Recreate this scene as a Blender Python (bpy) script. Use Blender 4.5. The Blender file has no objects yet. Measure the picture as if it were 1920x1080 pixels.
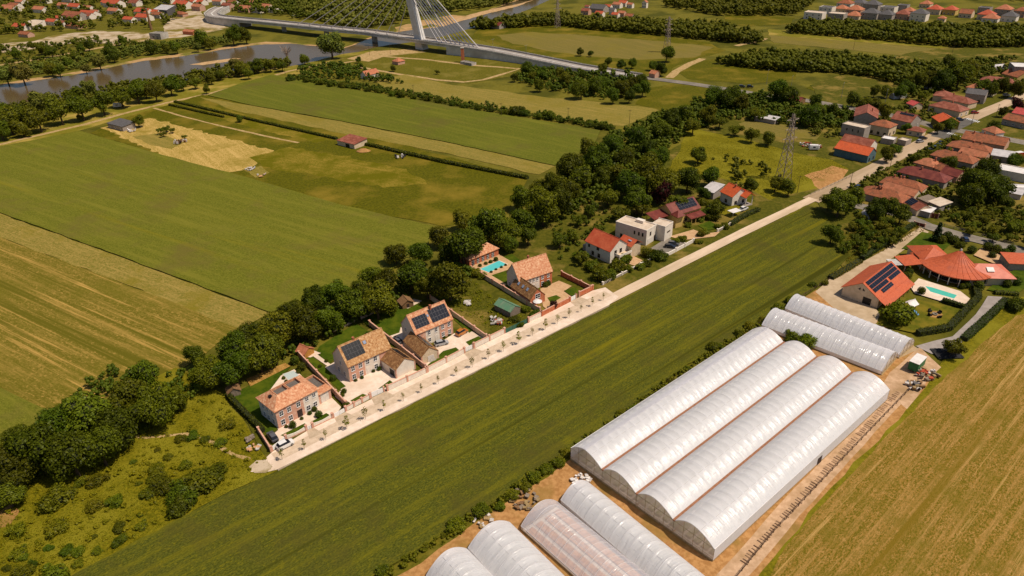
import bpy, math, random
import numpy as np
from mathutils import Matrix, Vector
rnd = random.Random(7)
R = math.radians
scene = bpy.context.scene
COL = scene.collection

# ---------------------------------------------------------------- camera
FPX, PITCH, ROLL, CAMH = 1350.0, R(29.14), R(-1.4), 118.0      # focal length in photo pixels (1920 wide)
FWD = np.array([0, math.cos(PITCH), -math.sin(PITCH)])
_r = np.array([1.0, 0, 0]); _u = np.cross(_r, FWD)
RGT = math.cos(ROLL) * _r + math.sin(ROLL) * _u
UPV = -math.sin(ROLL) * _r + math.cos(ROLL) * _u
CAM = np.array([0, 0, CAMH])
cd = bpy.data.cameras.new('camera'); cam = bpy.data.objects.new('camera', cd); COL.objects.link(cam)
cd.sensor_width = 36.0; cd.lens = FPX / 1920 * 36; cd.clip_start = 1; cd.clip_end = 12000
cam.matrix_world = Matrix(((RGT[0], UPV[0], -FWD[0], 0), (RGT[1], UPV[1], -FWD[1], 0), (RGT[2], UPV[2], -FWD[2], CAMH), (0, 0, 0, 1)))
scene.camera = cam

# ---------------------------------------------------------------- light
SUN = Vector((0.52, -0.16, 1.0)).normalized()                   # towards the sun
w = bpy.data.worlds.new('World'); scene.world = w; w.use_nodes = True
nt = w.node_tree
sky = nt.nodes.new('ShaderNodeTexSky'); sky.sky_type = 'NISHITA'; sky.sun_disc = False
sky.sun_elevation = math.asin(SUN.z); sky.sun_rotation = math.atan2(SUN.x, SUN.y)
sky.air_density = 1.0; sky.dust_density = 1.5; sky.ozone_density = 1.0
nt.links.new(sky.outputs[0], nt.nodes['Background'].inputs[0]); nt.nodes['Background'].inputs[1].default_value = 0.075
sl = bpy.data.lights.new('sun', 'SUN'); sl.energy = 4.6; sl.angle = R(0.55); sl.color = (1.0, 0.90, 0.76)
so = bpy.data.objects.new('sun', sl); COL.objects.link(so)
so.rotation_euler = SUN.to_track_quat('Z', 'Y').to_euler()
scene.view_settings.view_transform = 'Standard'; scene.view_settings.look = 'None'
scene.view_settings.exposure = 0.0; scene.view_settings.gamma = 1.0
scene.view_settings.use_curve_mapping = False
scene.cycles.max_bounces = 6; scene.cycles.transparent_max_bounces = 12; scene.cycles.diffuse_bounces = 3

# ---------------------------------------------------------------- helpers: photo pixel -> point of the place
def P(x, y, z=0.0):
    d = FWD * FPX + RGT * (x - 960) + UPV * (540 - y)
    t = (z - CAMH) / d[2]
    return CAM + d * t
def ppm(y): return 1.575 + 0.0074 * y           # photo pixels per metre at row y
def V(p): return Vector((float(p[0]), float(p[1]), float(p[2])))
def SR(r, g, b, k=1.28):                        # photo colour -> albedo under this light
    if g >= r * .96 and b < .6 * g: r, g, b = r * 1.15, g * 1.04, b * .95
    f = lambda c: ((c / 255 + 0.055) / 1.055) ** 2.4 if c > 10 else c / 255 / 12.92
    return (f(r) / k, f(g) / k, f(b) / k, 1)
ONES = 'zeroth first second third fourth fifth sixth seventh eighth ninth tenth eleventh twelfth thirteenth fourteenth fifteenth sixteenth seventeenth eighteenth nineteenth'.split()
TENS = {2: 'twent', 3: 'thirt', 4: 'fort', 5: 'fift', 6: 'sixt', 7: 'sevent', 8: 'eight', 9: 'ninet'}
def ordn(n):
    if n < 20: return ONES[n]
    if n < 100:
        return TENS[n // 10] + ('ieth' if n % 10 == 0 else 'y-' + ONES[n % 10])
    return 'hundred-and-' + ordn(n - 100) if n % 100 else 'hundredth'

class MB:
    """collects faces, then links them as one mesh object"""
    def __init__(s): s.v = []; s.f = []; s.m = []
    def add(s, vs, fs, mi=0):
        o = len(s.v); s.v += [tuple(map(float, p)) for p in vs]
        for f in fs: s.f.append(tuple(i + o for i in f)); s.m.append(mi)
        return s
    def box(s, x0, x1, y0, y1, z0, z1, mi=0):
        s.add([(x0, y0, z0), (x1, y0, z0), (x1, y1, z0), (x0, y1, z0), (x0, y0, z1), (x1, y0, z1), (x1, y1, z1), (x0, y1, z1)],
              [(0, 3, 2, 1), (4, 5, 6, 7), (0, 1, 5, 4), (1, 2, 6, 5), (2, 3, 7, 6), (3, 0, 4, 7)], mi); return s
    def bar(s, a, b, r=0.05, n=4, r2=None, mi=0, caps=True):
        a = Vector(a); b = Vector(b); d = (b - a)
        if d.length < 1e-6: return s
        d.normalize(); u = d.orthogonal().normalized(); w_ = d.cross(u); r2 = r if r2 is None else r2
        vs = []
        for p, q in ((a, r), (b, r2)):
            for k in range(n):
                t = 2 * math.pi * (k + .5) / n; vs.append(p + (u * math.cos(t) + w_ * math.sin(t)) * q)
        fs = [(k, (k + 1) % n, n + (k + 1) % n, n + k) for k in range(n)]
        if caps: fs += [tuple(range(n))[::-1], tuple(range(n, 2 * n))]
        s.add(vs, fs, mi); return s
    def prism(s, poly, z0, z1, mi=0):
        n = len(poly)
        s.add([(p[0], p[1], z0) for p in poly] + [(p[0], p[1], z1) for p in poly],
              [tuple(range(n))[::-1], tuple(range(n, 2 * n))] + [(k, (k + 1) % n, n + (k + 1) % n, n + k) for k in range(n)], mi); return s
    def extrude(s, prof, a0, a1, axis, mi=0):
        """profile of (h, z) pairs swept along axis 'x' or 'y'"""
        n = len(prof)
        mk = (lambda h, z, a: (a, h, z)) if axis == 'x' else (lambda h, z, a: (h, a, z))
        s.add([mk(h, z, a0) for h, z in prof] + [mk(h, z, a1) for h, z in prof],
              [tuple(range(n)), tuple(range(n, 2 * n))[::-1]] + [(k, n + k, n + (k + 1) % n, (k + 1) % n) for k in range(n)], mi); return s
    def lathe(s, prof, n=12, c=(0, 0), mi=0):
        vs = []; fs = []
        for r, z in prof:
            for k in range(n):
                t = 2 * math.pi * k / n; vs.append((c[0] + r * math.cos(t), c[1] + r * math.sin(t), z))
        for i in range(len(prof) - 1):
            for k in range(n):
                fs.append((i * n + k, i * n + (k + 1) % n, (i + 1) * n + (k + 1) % n, (i + 1) * n + k))
        fs.append(tuple(range(n))[::-1]); fs.append(tuple(range((len(prof) - 1) * n, len(prof) * n)))
        s.add(vs, fs, mi); return s
    def mesh(s, name, mats, smooth=False):
        me = bpy.data.meshes.new(name); me.from_pydata(s.v, [], s.f)
        for m in (mats if isinstance(mats, (list, tuple)) else [mats]): me.materials.append(m)
        if any(s.m): me.polygons.foreach_set('material_index', s.m)
        if smooth: me.polygons.foreach_set('use_smooth', [True] * len(me.polygons))
        me.update(); return me
    def build(s, name, mats, parent=None, smooth=False, **kw):
        return link(name, s.mesh(name, mats, smooth), parent, **kw)
def link(name, me, parent=None, loc=None, rz=None, scale=None, matrix=None):
    o = bpy.data.objects.new(name, me); COL.objects.link(o)
    if parent is not None: o.parent = parent
    if matrix is not None: o.matrix_local = matrix
    if loc is not None: o.location = loc
    if rz is not None: o.rotation_euler = (0, 0, rz)
    if scale is not None: o.scale = scale if hasattr(scale, '__len__') else (scale,) * 3
    return o
LABELS = {}
def tag(o, label, cat, group=None, kind=None):
    o['label'] = label; o['category'] = cat
    if group: o['group'] = group
    if kind: o['kind'] = kind
    LABELS.setdefault(label, []).append(o.name)
    return o
def thing(name, label, cat, loc, rz=0, group=None):
    o = bpy.data.objects.new(name, None); COL.objects.link(o); o.location = V(loc); o.rotation_euler = (0, 0, rz)
    o.empty_display_size = .3
    return tag(o, label, cat, group)
def struct(o, kind='structure'): o['kind'] = kind; return o

# ---------------------------------------------------------------- materials
MATS = {}
def N(nt, t, **kw):
    n = nt.nodes.new(t)
    for k, v in kw.items(): setattr(n, k, v)
    return n
def mat(name, c, c2=None, scale=3.0, rough=0.85, c3=None, scale3=0.3, amt3=(.45, .65), bump=0.0, bscale=None, stretch=None, coord='obj', spec=0.3, metal=0, detail=4, voronoi=False, rand=0.0, edge=(.4, .6)):
    """principled surface: c / c2 mixed by fine noise, c3 patches by coarse noise; stretch=(angle, along) elongates the grain"""
    m = bpy.data.materials.new(name); m.use_nodes = True; nt = m.node_tree; b = nt.nodes['Principled BSDF']
    b.inputs['Roughness'].default_value = rough; b.inputs['Specular IOR Level'].default_value = min(spec, .06) if coord == 'geo' else spec; b.inputs['Metallic'].default_value = metal
    c = tuple(c) if len(c) == 4 else (*c, 1)
    b.inputs['Base Color'].default_value = c
    if c2 is not None:
        tc = N(nt, 'ShaderNodeTexCoord') if coord == 'obj' else N(nt, 'ShaderNodeNewGeometry')
        vec = tc.outputs['Object'] if coord == 'obj' else tc.outputs['Position']
        if stretch:
            mp = N(nt, 'ShaderNodeMapping'); mp.vector_type = 'TEXTURE'
            mp.inputs['Rotation'].default_value = (0, 0, stretch[0]); mp.inputs['Scale'].default_value = (stretch[1], 1, 1)
            nt.links.new(vec, mp.inputs[0]); vecs = mp.outputs[0]
        else: vecs = vec
        if voronoi:
            n1 = N(nt, 'ShaderNodeTexVoronoi'); n1.inputs['Scale'].default_value = scale; nt.links.new(vecs, n1.inputs['Vector'])
            sp = N(nt, 'ShaderNodeSeparateColor'); nt.links.new(n1.outputs['Color'], sp.inputs[0]); f1 = sp.outputs[0]
        else:
            n1 = N(nt, 'ShaderNodeTexNoise'); n1.inputs['Scale'].default_value = scale; n1.inputs['Detail'].default_value = detail; n1.inputs['Roughness'].default_value = .65
            nt.links.new(vecs, n1.inputs['Vector'])
            mr = N(nt, 'ShaderNodeMapRange'); mr.inputs[1].default_value = edge[0]; mr.inputs[2].default_value = edge[1]
            nt.links.new(n1.outputs[0], mr.inputs[0]); f1 = mr.outputs[0]
        mx = N(nt, 'ShaderNodeMix', data_type='RGBA'); mx.inputs[6].default_value = c; mx.inputs[7].default_value = c2
        nt.links.new(f1, mx.inputs[0]); out = mx.outputs[2]
        if c3 is not None:
            n3 = N(nt, 'ShaderNodeTexNoise'); n3.inputs['Scale'].default_value = scale3; n3.inputs['Detail'].default_value = 6; n3.inputs['Roughness'].default_value = .6
            nt.links.new(vecs if stretch else vec, n3.inputs['Vector'])
            m3 = N(nt, 'ShaderNodeMapRange'); m3.inputs[1].default_value = amt3[0]; m3.inputs[2].default_value = amt3[1]
            nt.links.new(n3.outputs[0], m3.inputs[0])
            mx3 = N(nt, 'ShaderNodeMix', data_type='RGBA'); nt.links.new(m3.outputs[0], mx3.inputs[0]); nt.links.new(out, mx3.inputs[6]); mx3.inputs[7].default_value = c3
            out = mx3.outputs[2]
        if rand:
            oi = N(nt, 'ShaderNodeObjectInfo'); hs = N(nt, 'ShaderNodeHueSaturation')
            ma = N(nt, 'ShaderNodeMapRange'); ma.inputs[3].default_value = 1 - rand; ma.inputs[4].default_value = 1 + rand
            nt.links.new(oi.outputs['Random'], ma.inputs[0]); nt.links.new(ma.outputs[0], hs.inputs['Value']); nt.links.new(out, hs.inputs['Color']); out = hs.outputs[0]
        nt.links.new(out, b.inputs['Base Color'])
        if bump:
            n2 = N(nt, 'ShaderNodeTexNoise'); n2.inputs['Scale'].default_value = bscale or scale; n2.inputs['Detail'].default_value = 4
            nt.links.new(vecs, n2.inputs['Vector'])
            bp = N(nt, 'ShaderNodeBump'); bp.inputs['Strength'].default_value = min(1, bump); bp.inputs['Distance'].default_value = max(.1, bump * .4)
            nt.links.new(n2.outputs[0], bp.inputs['Height']); nt.links.new(bp.outputs[0], b.inputs['Normal'])
    MATS[name] = m
    return m
M = MATS
def leafmat(name, c, c2, tr=0.3, rand=.25, hue=.03, scale=.8):
    """foliage: two greens by noise in the crown, brightness and hue differ from plant to plant, light passes through the leaves"""
    m = bpy.data.materials.new(name); m.use_nodes = True; nt = m.node_tree; nt.nodes.remove(nt.nodes['Principled BSDF'])
    tc = N(nt, 'ShaderNodeNewGeometry'); n1 = N(nt, 'ShaderNodeTexNoise'); n1.inputs['Scale'].default_value = scale; n1.inputs['Detail'].default_value = 3
    nt.links.new(tc.outputs['Position'], n1.inputs['Vector'])
    wn = N(nt, 'ShaderNodeMath', operation='MULTIPLY_ADD'); wn.inputs[1].default_value = .55
    nt.links.new(tc.outputs['Random Per Island'], wn.inputs[0])
    mr = N(nt, 'ShaderNodeMapRange'); mr.inputs[1].default_value = .3; mr.inputs[2].default_value = .7; mr.inputs[4].default_value = .6
    nt.links.new(n1.outputs[0], mr.inputs[0]); nt.links.new(mr.outputs[0], wn.inputs[2])
    mx = N(nt, 'ShaderNodeMix', data_type='RGBA'); mx.inputs[6].default_value = c; mx.inputs[7].default_value = c2; nt.links.new(wn.outputs[0], mx.inputs[0])
    oi = N(nt, 'ShaderNodeObjectInfo'); hs = N(nt, 'ShaderNodeHueSaturation')
    a = N(nt, 'ShaderNodeMapRange'); a.inputs[3].default_value = 1 - rand; a.inputs[4].default_value = 1 + rand; nt.links.new(oi.outputs['Random'], a.inputs[0])
    ml = N(nt, 'ShaderNodeMath', operation='MULTIPLY'); ml.inputs[1].default_value = 7.31; nt.links.new(oi.outputs['Random'], ml.inputs[0])
    fr = N(nt, 'ShaderNodeMath', operation='FRACT'); nt.links.new(ml.outputs[0], fr.inputs[0])
    h = N(nt, 'ShaderNodeMapRange'); h.inputs[3].default_value = .5 - hue; h.inputs[4].default_value = .5 + hue; nt.links.new(fr.outputs[0], h.inputs[0])
    nt.links.new(a.outputs[0], hs.inputs['Value']); nt.links.new(h.outputs[0], hs.inputs['Hue']); nt.links.new(mx.outputs[2], hs.inputs['Color'])
    d = N(nt, 'ShaderNodeBsdfDiffuse'); t = N(nt, 'ShaderNodeBsdfTranslucent'); g = N(nt, 'ShaderNodeBsdfGlossy'); g.inputs['Roughness'].default_value = .5
    nt.links.new(hs.outputs[0], d.inputs[0]); nt.links.new(hs.outputs[0], t.inputs[0])
    s1 = N(nt, 'ShaderNodeMixShader'); s1.inputs[0].default_value = tr; nt.links.new(d.outputs[0], s1.inputs[1]); nt.links.new(t.outputs[0], s1.inputs[2])
    s2 = N(nt, 'ShaderNodeMixShader'); s2.inputs[0].default_value = .008; nt.links.new(s1.outputs[0], s2.inputs[1]); nt.links.new(g.outputs[0], s2.inputs[2])
    nt.links.new(s2.outputs[0], nt.nodes['Material Output'].inputs[0]); MATS[name] = m
    return m
def film(name, c, clear=.25, tr=.5, gloss=.08, rough=.25):
    """greenhouse plastic: part see-through, part milky, a little shiny, dusty in streaks"""
    m = bpy.data.materials.new(name); m.use_nodes = True; nt = m.node_tree; nt.nodes.remove(nt.nodes['Principled BSDF'])
    g0 = N(nt, 'ShaderNodeNewGeometry'); n1 = N(nt, 'ShaderNodeTexNoise'); n1.inputs['Scale'].default_value = .35; n1.inputs['Detail'].default_value = 7; n1.inputs['Roughness'].default_value = .7
    nt.links.new(g0.outputs['Position'], n1.inputs['Vector'])
    mr = N(nt, 'ShaderNodeMapRange'); mr.inputs[1].default_value = .3; mr.inputs[2].default_value = .7; mr.inputs[3].default_value = max(0, clear - .05); mr.inputs[4].default_value = clear + .05
    nt.links.new(n1.outputs[0], mr.inputs[0])
    tc = N(nt, 'ShaderNodeTexCoord'); mp = N(nt, 'ShaderNodeMapping'); mp.inputs['Scale'].default_value = (3.2, .35, .35); nt.links.new(tc.outputs['Object'], mp.inputs[0])
    oi = N(nt, 'ShaderNodeObjectInfo'); va = N(nt, 'ShaderNodeVectorMath', operation='ADD'); nt.links.new(mp.outputs[0], va.inputs[0])
    sc_ = N(nt, 'ShaderNodeVectorMath', operation='SCALE'); sc_.inputs[3].default_value = 40; nt.links.new(oi.outputs['Random'], sc_.inputs[0]); nt.links.new(sc_.outputs[0], va.inputs[1])
    n2 = N(nt, 'ShaderNodeTexNoise'); n2.inputs['Scale'].default_value = .8; n2.inputs['Detail'].default_value = 3; nt.links.new(va.outputs[0], n2.inputs['Vector'])
    bp = N(nt, 'ShaderNodeBump'); bp.inputs['Strength'].default_value = .7; bp.inputs['Distance'].default_value = .3; nt.links.new(n2.outputs[0], bp.inputs['Height'])
    d = N(nt, 'ShaderNodeBsdfDiffuse'); d.inputs[0].default_value = c; t = N(nt, 'ShaderNodeBsdfTranslucent'); t.inputs[0].default_value = c
    g = N(nt, 'ShaderNodeBsdfGlossy'); nt.links.new(bp.outputs[0], d.inputs['Normal']); nt.links.new(bp.outputs[0], g.inputs['Normal'])
    g.inputs['Roughness'].default_value = rough; tp = N(nt, 'ShaderNodeBsdfTransparent'); tp.inputs[0].default_value = (.95, .92, .9, 1)
    s1 = N(nt, 'ShaderNodeMixShader'); s1.inputs[0].default_value = tr; nt.links.new(d.outputs[0], s1.inputs[1]); nt.links.new(t.outputs[0], s1.inputs[2])
    s2 = N(nt, 'ShaderNodeMixShader'); s2.inputs[0].default_value = gloss; nt.links.new(s1.outputs[0], s2.inputs[1]); nt.links.new(g.outputs[0], s2.inputs[2])
    s3 = N(nt, 'ShaderNodeMixShader'); nt.links.new(mr.outputs[0], s3.inputs[0]); nt.links.new(s2.outputs[0], s3.inputs[1]); nt.links.new(tp.outputs[0], s3.inputs[2])
    nt.links.new(s3.outputs[0], nt.nodes['Material Output'].inputs[0]); MATS[name] = m
    return m
STREET = R(40.2)             # the street, the greenhouses and the near fields share this direction
FIELD = R(147.6)             # rows of the big fields behind the houses
# ground
mat('ground', SR(96, 96, 30), SR(120, 112, 40), .5, c3=SR(70, 76, 22), scale3=.03, amt3=(.45, .6), bump=.5, bscale=1.2, coord='geo')
def field_mat(name, ang, base, dark, light, row=1.0, tram=0.0, tramcol=None, tramamt=(.55, .75), patch=.02, patchc=None, patchamt=(.5, .7), grain=2.2, rowst=14, blob=1.0, tram2=0, tram2col=None, tram2amt=(.6, .7)):
    """crop or stubble: fine grain along the rows, broad bands along the rows, and uneven patches"""
    m = bpy.data.materials.new(name); m.use_nodes = True; nt = m.node_tree; b = nt.nodes['Principled BSDF']
    b.inputs['Roughness'].default_value = .95; b.inputs['Specular IOR Level'].default_value = .04
    g = N(nt, 'ShaderNodeNewGeometry')
    def mapped(al):
        mp = N(nt, 'ShaderNodeMapping'); mp.vector_type = 'TEXTURE'; mp.inputs['Rotation'].default_value = (0, 0, ang); mp.inputs['Scale'].default_value = (al, 1, 1)
        nt.links.new(g.outputs['Position'], mp.inputs[0]); return mp.outputs[0]
    def noise(vec, sc, lo, hi, det=4, ro=.65):
        n = N(nt, 'ShaderNodeTexNoise'); n.inputs['Scale'].default_value = sc; n.inputs['Detail'].default_value = det; n.inputs['Roughness'].default_value = ro
        nt.links.new(vec, n.inputs['Vector']); r = N(nt, 'ShaderNodeMapRange'); r.inputs[1].default_value = lo; r.inputs[2].default_value = hi
        nt.links.new(n.outputs[0], r.inputs[0]); return r.outputs[0]
    def mix(f, a, c):
        x = N(nt, 'ShaderNodeMix', data_type='RGBA'); nt.links.new(f, x.inputs[0])
        nt.links.new(a, x.inputs[6]) if not isinstance(a, tuple) else setattr(x.inputs[6], 'default_value', a)
        x.inputs[7].default_value = c; return x.outputs[2]
    out = mix(noise(mapped(1.7), grain, .41, .59, 2, .5), base, dark)
    out = mix(noise(mapped(2.2), grain * .8, .54, .66, 3, .6), out, light)
    if blob: out = mix(noise(mapped(1.5), blob, .5, .74, 6, .75), out, dark)
    out = mix(noise(mapped(rowst), row, .48, .72, 5, .7), out, light)
    if patchc is not None: out = mix(noise(g.outputs['Position'], patch, patchamt[0], patchamt[1], 8, .68), out, patchc)
    if tram: out = mix(noise(mapped(45), tram, tramamt[0], tramamt[1], 5, .7), out, tramcol)
    if tram2: out = mix(noise(mapped(90), tram2, tram2amt[0], tram2amt[1], 3, .6), out, tram2col)
    nt.links.new(out, b.inputs['Base Color'])
    bn = N(nt, 'ShaderNodeTexNoise'); bn.inputs['Scale'].default_value = grain * 1.3; bn.inputs['Detail'].default_value = 3; nt.links.new(mapped(1.8), bn.inputs['Vector'])
    bp = N(nt, 'ShaderNodeBump'); bp.inputs['Strength'].default_value = .6; bp.inputs['Distance'].default_value = .22
    nt.links.new(bn.outputs[0], bp.inputs['Height']); nt.links.new(bp.outputs[0], b.inputs['Normal'])
    MATS[name] = m; return m
# ================================================================ THE SETTING
field_mat('wheat_far', FIELD, SR(100, 110, 38), SR(84, 94, 28), SR(110, 116, 44), row=.25, patch=.035, patchc=SR(110, 99, 44), patchamt=(.5, .72), grain=2.6, blob=1.6, tram=.12, tramcol=SR(116, 116, 30), tramamt=(.58, .78))
field_mat('wheat_up', FIELD + R(-8), SR(92, 104, 36), SR(78, 90, 28), SR(104, 112, 42), row=.25, patch=.03, patchc=SR(102, 94, 42), patchamt=(.5, .72), grain=2.0, blob=1.2)
field_mat('wheat_near', STREET, SR(84, 93, 33), SR(60, 69, 21), SR(102, 106, 26), row=.5, rowst=20, tram=.28, tramcol=SR(136, 122, 14), tramamt=(.56, .78), patch=.06, patchc=SR(84, 78, 32), patchamt=(.48, .74), grain=3.6, blob=2.6, tram2=.16, tram2col=SR(60, 66, 16), tram2amt=(.61, .67))
field_mat('stubble_far', FIELD, SR(128, 112, 42), SR(92, 92, 28), SR(168, 136, 66), row=.6, rowst=30, tram=.45, tramcol=SR(200, 158, 84), tramamt=(.55, .66), tram2=.22, tram2col=SR(88, 90, 26), tram2amt=(.56, .64), patch=.03, patchc=SR(96, 98, 30), patchamt=(.48, .68))
field_mat('dry_strip', FIELD, SR(150, 128, 62), SR(120, 112, 44), SR(168, 142, 74), row=.9, patch=.05, patchc=SR(112, 110, 36), patchamt=(.52, .68))
field_mat('dry_field', FIELD + R(-8), SR(146, 126, 60), SR(122, 114, 48), SR(160, 136, 68), row=.5, patch=.03, patchc=SR(112, 110, 40), patchamt=(.5, .68))
field_mat('stubble_right', STREET + R(1), SR(156, 119, 53), SR(104, 93, 20), SR(180, 138, 78), row=.9, rowst=36, blob=1.9, tram=.5, tramcol=SR(204, 162, 98), tramamt=(.57, .68), tram2=.3, tram2col=SR(126, 102, 30), tram2amt=(.56, .68), patch=.12, patchc=SR(119, 103, 30), patchamt=(.48, .74), grain=3.4)
field_mat('mown', FIELD + R(-20), SR(196, 162, 92), SR(156, 132, 56), SR(216, 178, 108), row=.35, rowst=24, tram=.3, tramcol=SR(140, 124, 50), tramamt=(.55, .7), patch=.05, patchc=SR(150, 128, 52), patchamt=(.52, .68))
field_mat('dry_meadow', FIELD, SR(142, 120, 42), SR(108, 102, 20), SR(158, 130, 54), row=.5, patch=.07, patchc=SR(88, 92, 13), patchamt=(.42, .58))
field_mat('brown_field', FIELD - R(22), SR(128, 112, 56), SR(112, 104, 46), SR(140, 120, 62), row=.3, patch=.02, patchc=SR(112, 110, 44))
mat('meadow', SR(112, 112, 20), SR(84, 88, 12), 1.4, c3=SR(134, 124, 30), scale3=.07, amt3=(.45, .62), bump=.7, bscale=2, coord='geo', detail=6)
mat('meadow_far', SR(88, 92, 13), SR(68, 74, 7), .9, c3=SR(132, 112, 34), scale3=.045, amt3=(.48, .68), bump=.5, bscale=1, coord='geo', detail=6)
mat('scrub', SR(78, 84, 22), SR(100, 100, 30), .8, c3=SR(130, 116, 50), scale3=.05, amt3=(.52, .68), bump=.7, bscale=1.2, coord='geo', detail=6)
mat('lawn', SR(62, 84, 14), SR(50, 72, 10), 1.5, c3=SR(78, 94, 20), scale3=.25, bump=.2, bscale=6, coord='geo')
mat('gardens', SR(84, 88, 26), SR(66, 74, 18), .6, c3=SR(138, 116, 54), scale3=.07, amt3=(.5, .64), bump=.7, bscale=1.2, coord='geo', detail=6)
mat('dirt', SR(196, 146, 92), SR(168, 120, 70), .9, c3=SR(150, 118, 60), scale3=.12, amt3=(.5, .68), bump=.4, coord='geo', detail=6)
mat('sand', SR(206, 168, 122), SR(180, 144, 98), .2, coord='geo')
mat('rubble', SR(206, 184, 156), SR(170, 146, 108), .12, c3=SR(112, 108, 50), scale3=.03, amt3=(.5, .6), coord='geo', detail=6)
mat('track', SR(196, 164, 116), SR(170, 140, 88), .5, c3=SR(136, 122, 60), scale3=.2, amt3=(.56, .68), coord='geo')
mat('paving', SR(248, 224, 202), SR(234, 208, 184), .6, c3=SR(222, 196, 170), scale3=.1, coord='geo', rough=.8)
mat('paving_dark', SR(222, 196, 168), SR(206, 180, 152), .8, coord='geo')
mat('gateway', SR(204, 180, 152), SR(188, 164, 136), .8, coord='geo')
mat('paving_warm', SR(212, 172, 130), SR(196, 156, 114), .9, coord='geo')
mat('road_pale', SR(208, 180, 150), SR(190, 164, 134), .3, c3=SR(168, 142, 110), scale3=.08, coord='geo', stretch=(STREET, 6))
mat('lane_pale', SR(232, 204, 174), SR(216, 188, 158), .4, c3=SR(200, 174, 142), scale3=.12, coord='geo', stretch=(STREET, 5))
mat('asphalt', SR(150, 138, 124), SR(134, 124, 112), .5, c3=SR(120, 112, 102), scale3=.1, coord='geo')
mat('asphalt_dark', SR(112, 106, 98), SR(98, 94, 88), .5, coord='geo')
mat('drive', SR(172, 160, 152), SR(158, 146, 138), .4, coord='geo')
mat('yard', SR(206, 180, 148), SR(190, 164, 132), .35, c3=SR(176, 150, 116), scale3=.08, coord='geo', detail=6)
mat('concrete_lane', SR(216, 178, 142), SR(196, 158, 122), .7, c3=SR(172, 138, 100), scale3=.15, coord='geo')
mat('white_paint', (.75, .73, .7, 1), (.6, .58, .55, 1), 2)
mat('bank_grass', SR(128, 122, 40), SR(104, 104, 28), .4, c3=SR(172, 146, 70), scale3=.05, amt3=(.48, .62), bump=.5, coord='geo', detail=6)
LAYER = [0.0]
def dense(poly, step, amp, seed=1):
    """cut the edges of an outline into short pieces and unsettle them, as grown edges are"""
    rr = random.Random(seed); out = []
    for i in range(len(poly)):
        a, b = poly[i], poly[(i + 1) % len(poly)]
        L = math.hypot(b[0] - a[0], b[1] - a[1]); n = max(1, int(L / step))
        for k in range(n):
            t = k / n; j = amp if k else amp * .5
            out.append((a[0] + (b[0] - a[0]) * t + rr.uniform(-j, j), a[1] + (b[1] - a[1]) * t + rr.uniform(-j, j)))
    return out
def px(poly, z=0.0): return [tuple(P(x, y, z)[:2]) for x, y in poly]
def sheet(name, poly, m, z=None, step=0, amp=0, kind='structure', thick=0, world=False):
    if z is None: LAYER[0] += .004; z = .03 + LAYER[0]
    q = list(poly) if world else px(poly)
    if step: q = dense(q, step, amp, len(q) + int(abs(q[0][0])))
    b = MB(); n = len(q)
    if thick: b.prism(q, z - thick, z)
    else: b.add([(x, y, z) for x, y in q], [tuple(range(n))])
    o = b.build(name, M[m])
    me = o.data; bad = [p.index for p in me.polygons if p.normal.z < -.5 and not thick]
    if bad: me.flip_normals()
    return struct(o, kind)
def ribbon(pts, width, z=None, world=False):
    """outline of a strip of even width along pixel points"""
    q = [Vector(p[:2]) if world else Vector(P(*p)[:2]) for p in pts]
    L, Rr = [], []
    for i, p in enumerate(q):
        d = (q[min(i + 1, len(q) - 1)] - q[max(i - 1, 0)]).normalized(); n = Vector((-d.y, d.x))
        wd = width[i] if hasattr(width, '__len__') else width
        L.append(tuple(p + n * wd / 2)); Rr.append(tuple(p - n * wd / 2))
    return L + Rr[::-1]
def strip(name, pts, width, m, step=0, amp=0, z=None, world=False):
    return sheet(name, ribbon(pts, width, world=world), m, z=z, world=True, step=step, amp=amp)

g = MB(); G = 6000
g.add([(-G, -600, 0), (G, -600, 0), (G, 9000, 0), (-G, 9000, 0)], [(0, 1, 2, 3)]); struct(g.build('ground', M['ground']))

# --- far land, river and its banks
sheet('town_ground', [(-400, -110), (700, -110), (470, 10), (400, 30), (300, 80), (180, 105), (0, 125), (-200, 140)], 'scrub', step=14, amp=3)
sheet('rubble_ground', [(330, 25), (372, 18), (385, 32), (430, 52), (390, 62), (340, 70), (300, 72), (310, 45)], 'rubble', step=8, amp=1.5)
sheet('rubble_ground', [(-80, 95), (0, 82), (60, 78), (100, 66), (180, 58), (290, 62), (300, 72), (230, 84), (150, 78), (60, 92), (-80, 112)], 'rubble', step=8, amp=2)
strip('river_path', [(-60, 138), (0, 122), (80, 110), (150, 96), (230, 82), (330, 66), (400, 56)], 6, 'track', step=10, amp=.5)
RIVER_FAR = [(-160, 192), (-60, 170), (0, 160), (66, 151), (110, 145), (180, 133), (215, 125), (270, 114), (330, 107), (380, 100), (430, 91), (500, 83), (545, 82), (590, 86), (640, 92), (660, 86), (700, 70), (760, 58), (815, 52), (860, 40), (900, 26), (950, 8), (985, -4), (1010, -14)]
RIVER_NEAR = [(1060, -14), (1030, 0), (985, 20), (930, 40), (860, 60), (800, 76), (730, 84), (690, 92), (640, 106), (560, 124), (470, 140), (380, 150), (250, 172), (130, 198), (0, 225), (-160, 262)]
mat('bank_sand', SR(200, 158, 108), SR(172, 138, 90), .15, c3=SR(120, 114, 46), scale3=.04, amt3=(.5, .6), coord='geo')
sheet('river_bank', [(x, y - (5 if 60 < x < 540 else 2)) for x, y in RIVER_FAR] + RIVER_NEAR, 'bank_sand', step=9, amp=1.5)
wm = bpy.data.materials.new('river_water'); wm.use_nodes = True; b_ = wm.node_tree.nodes['Principled BSDF']
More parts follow.
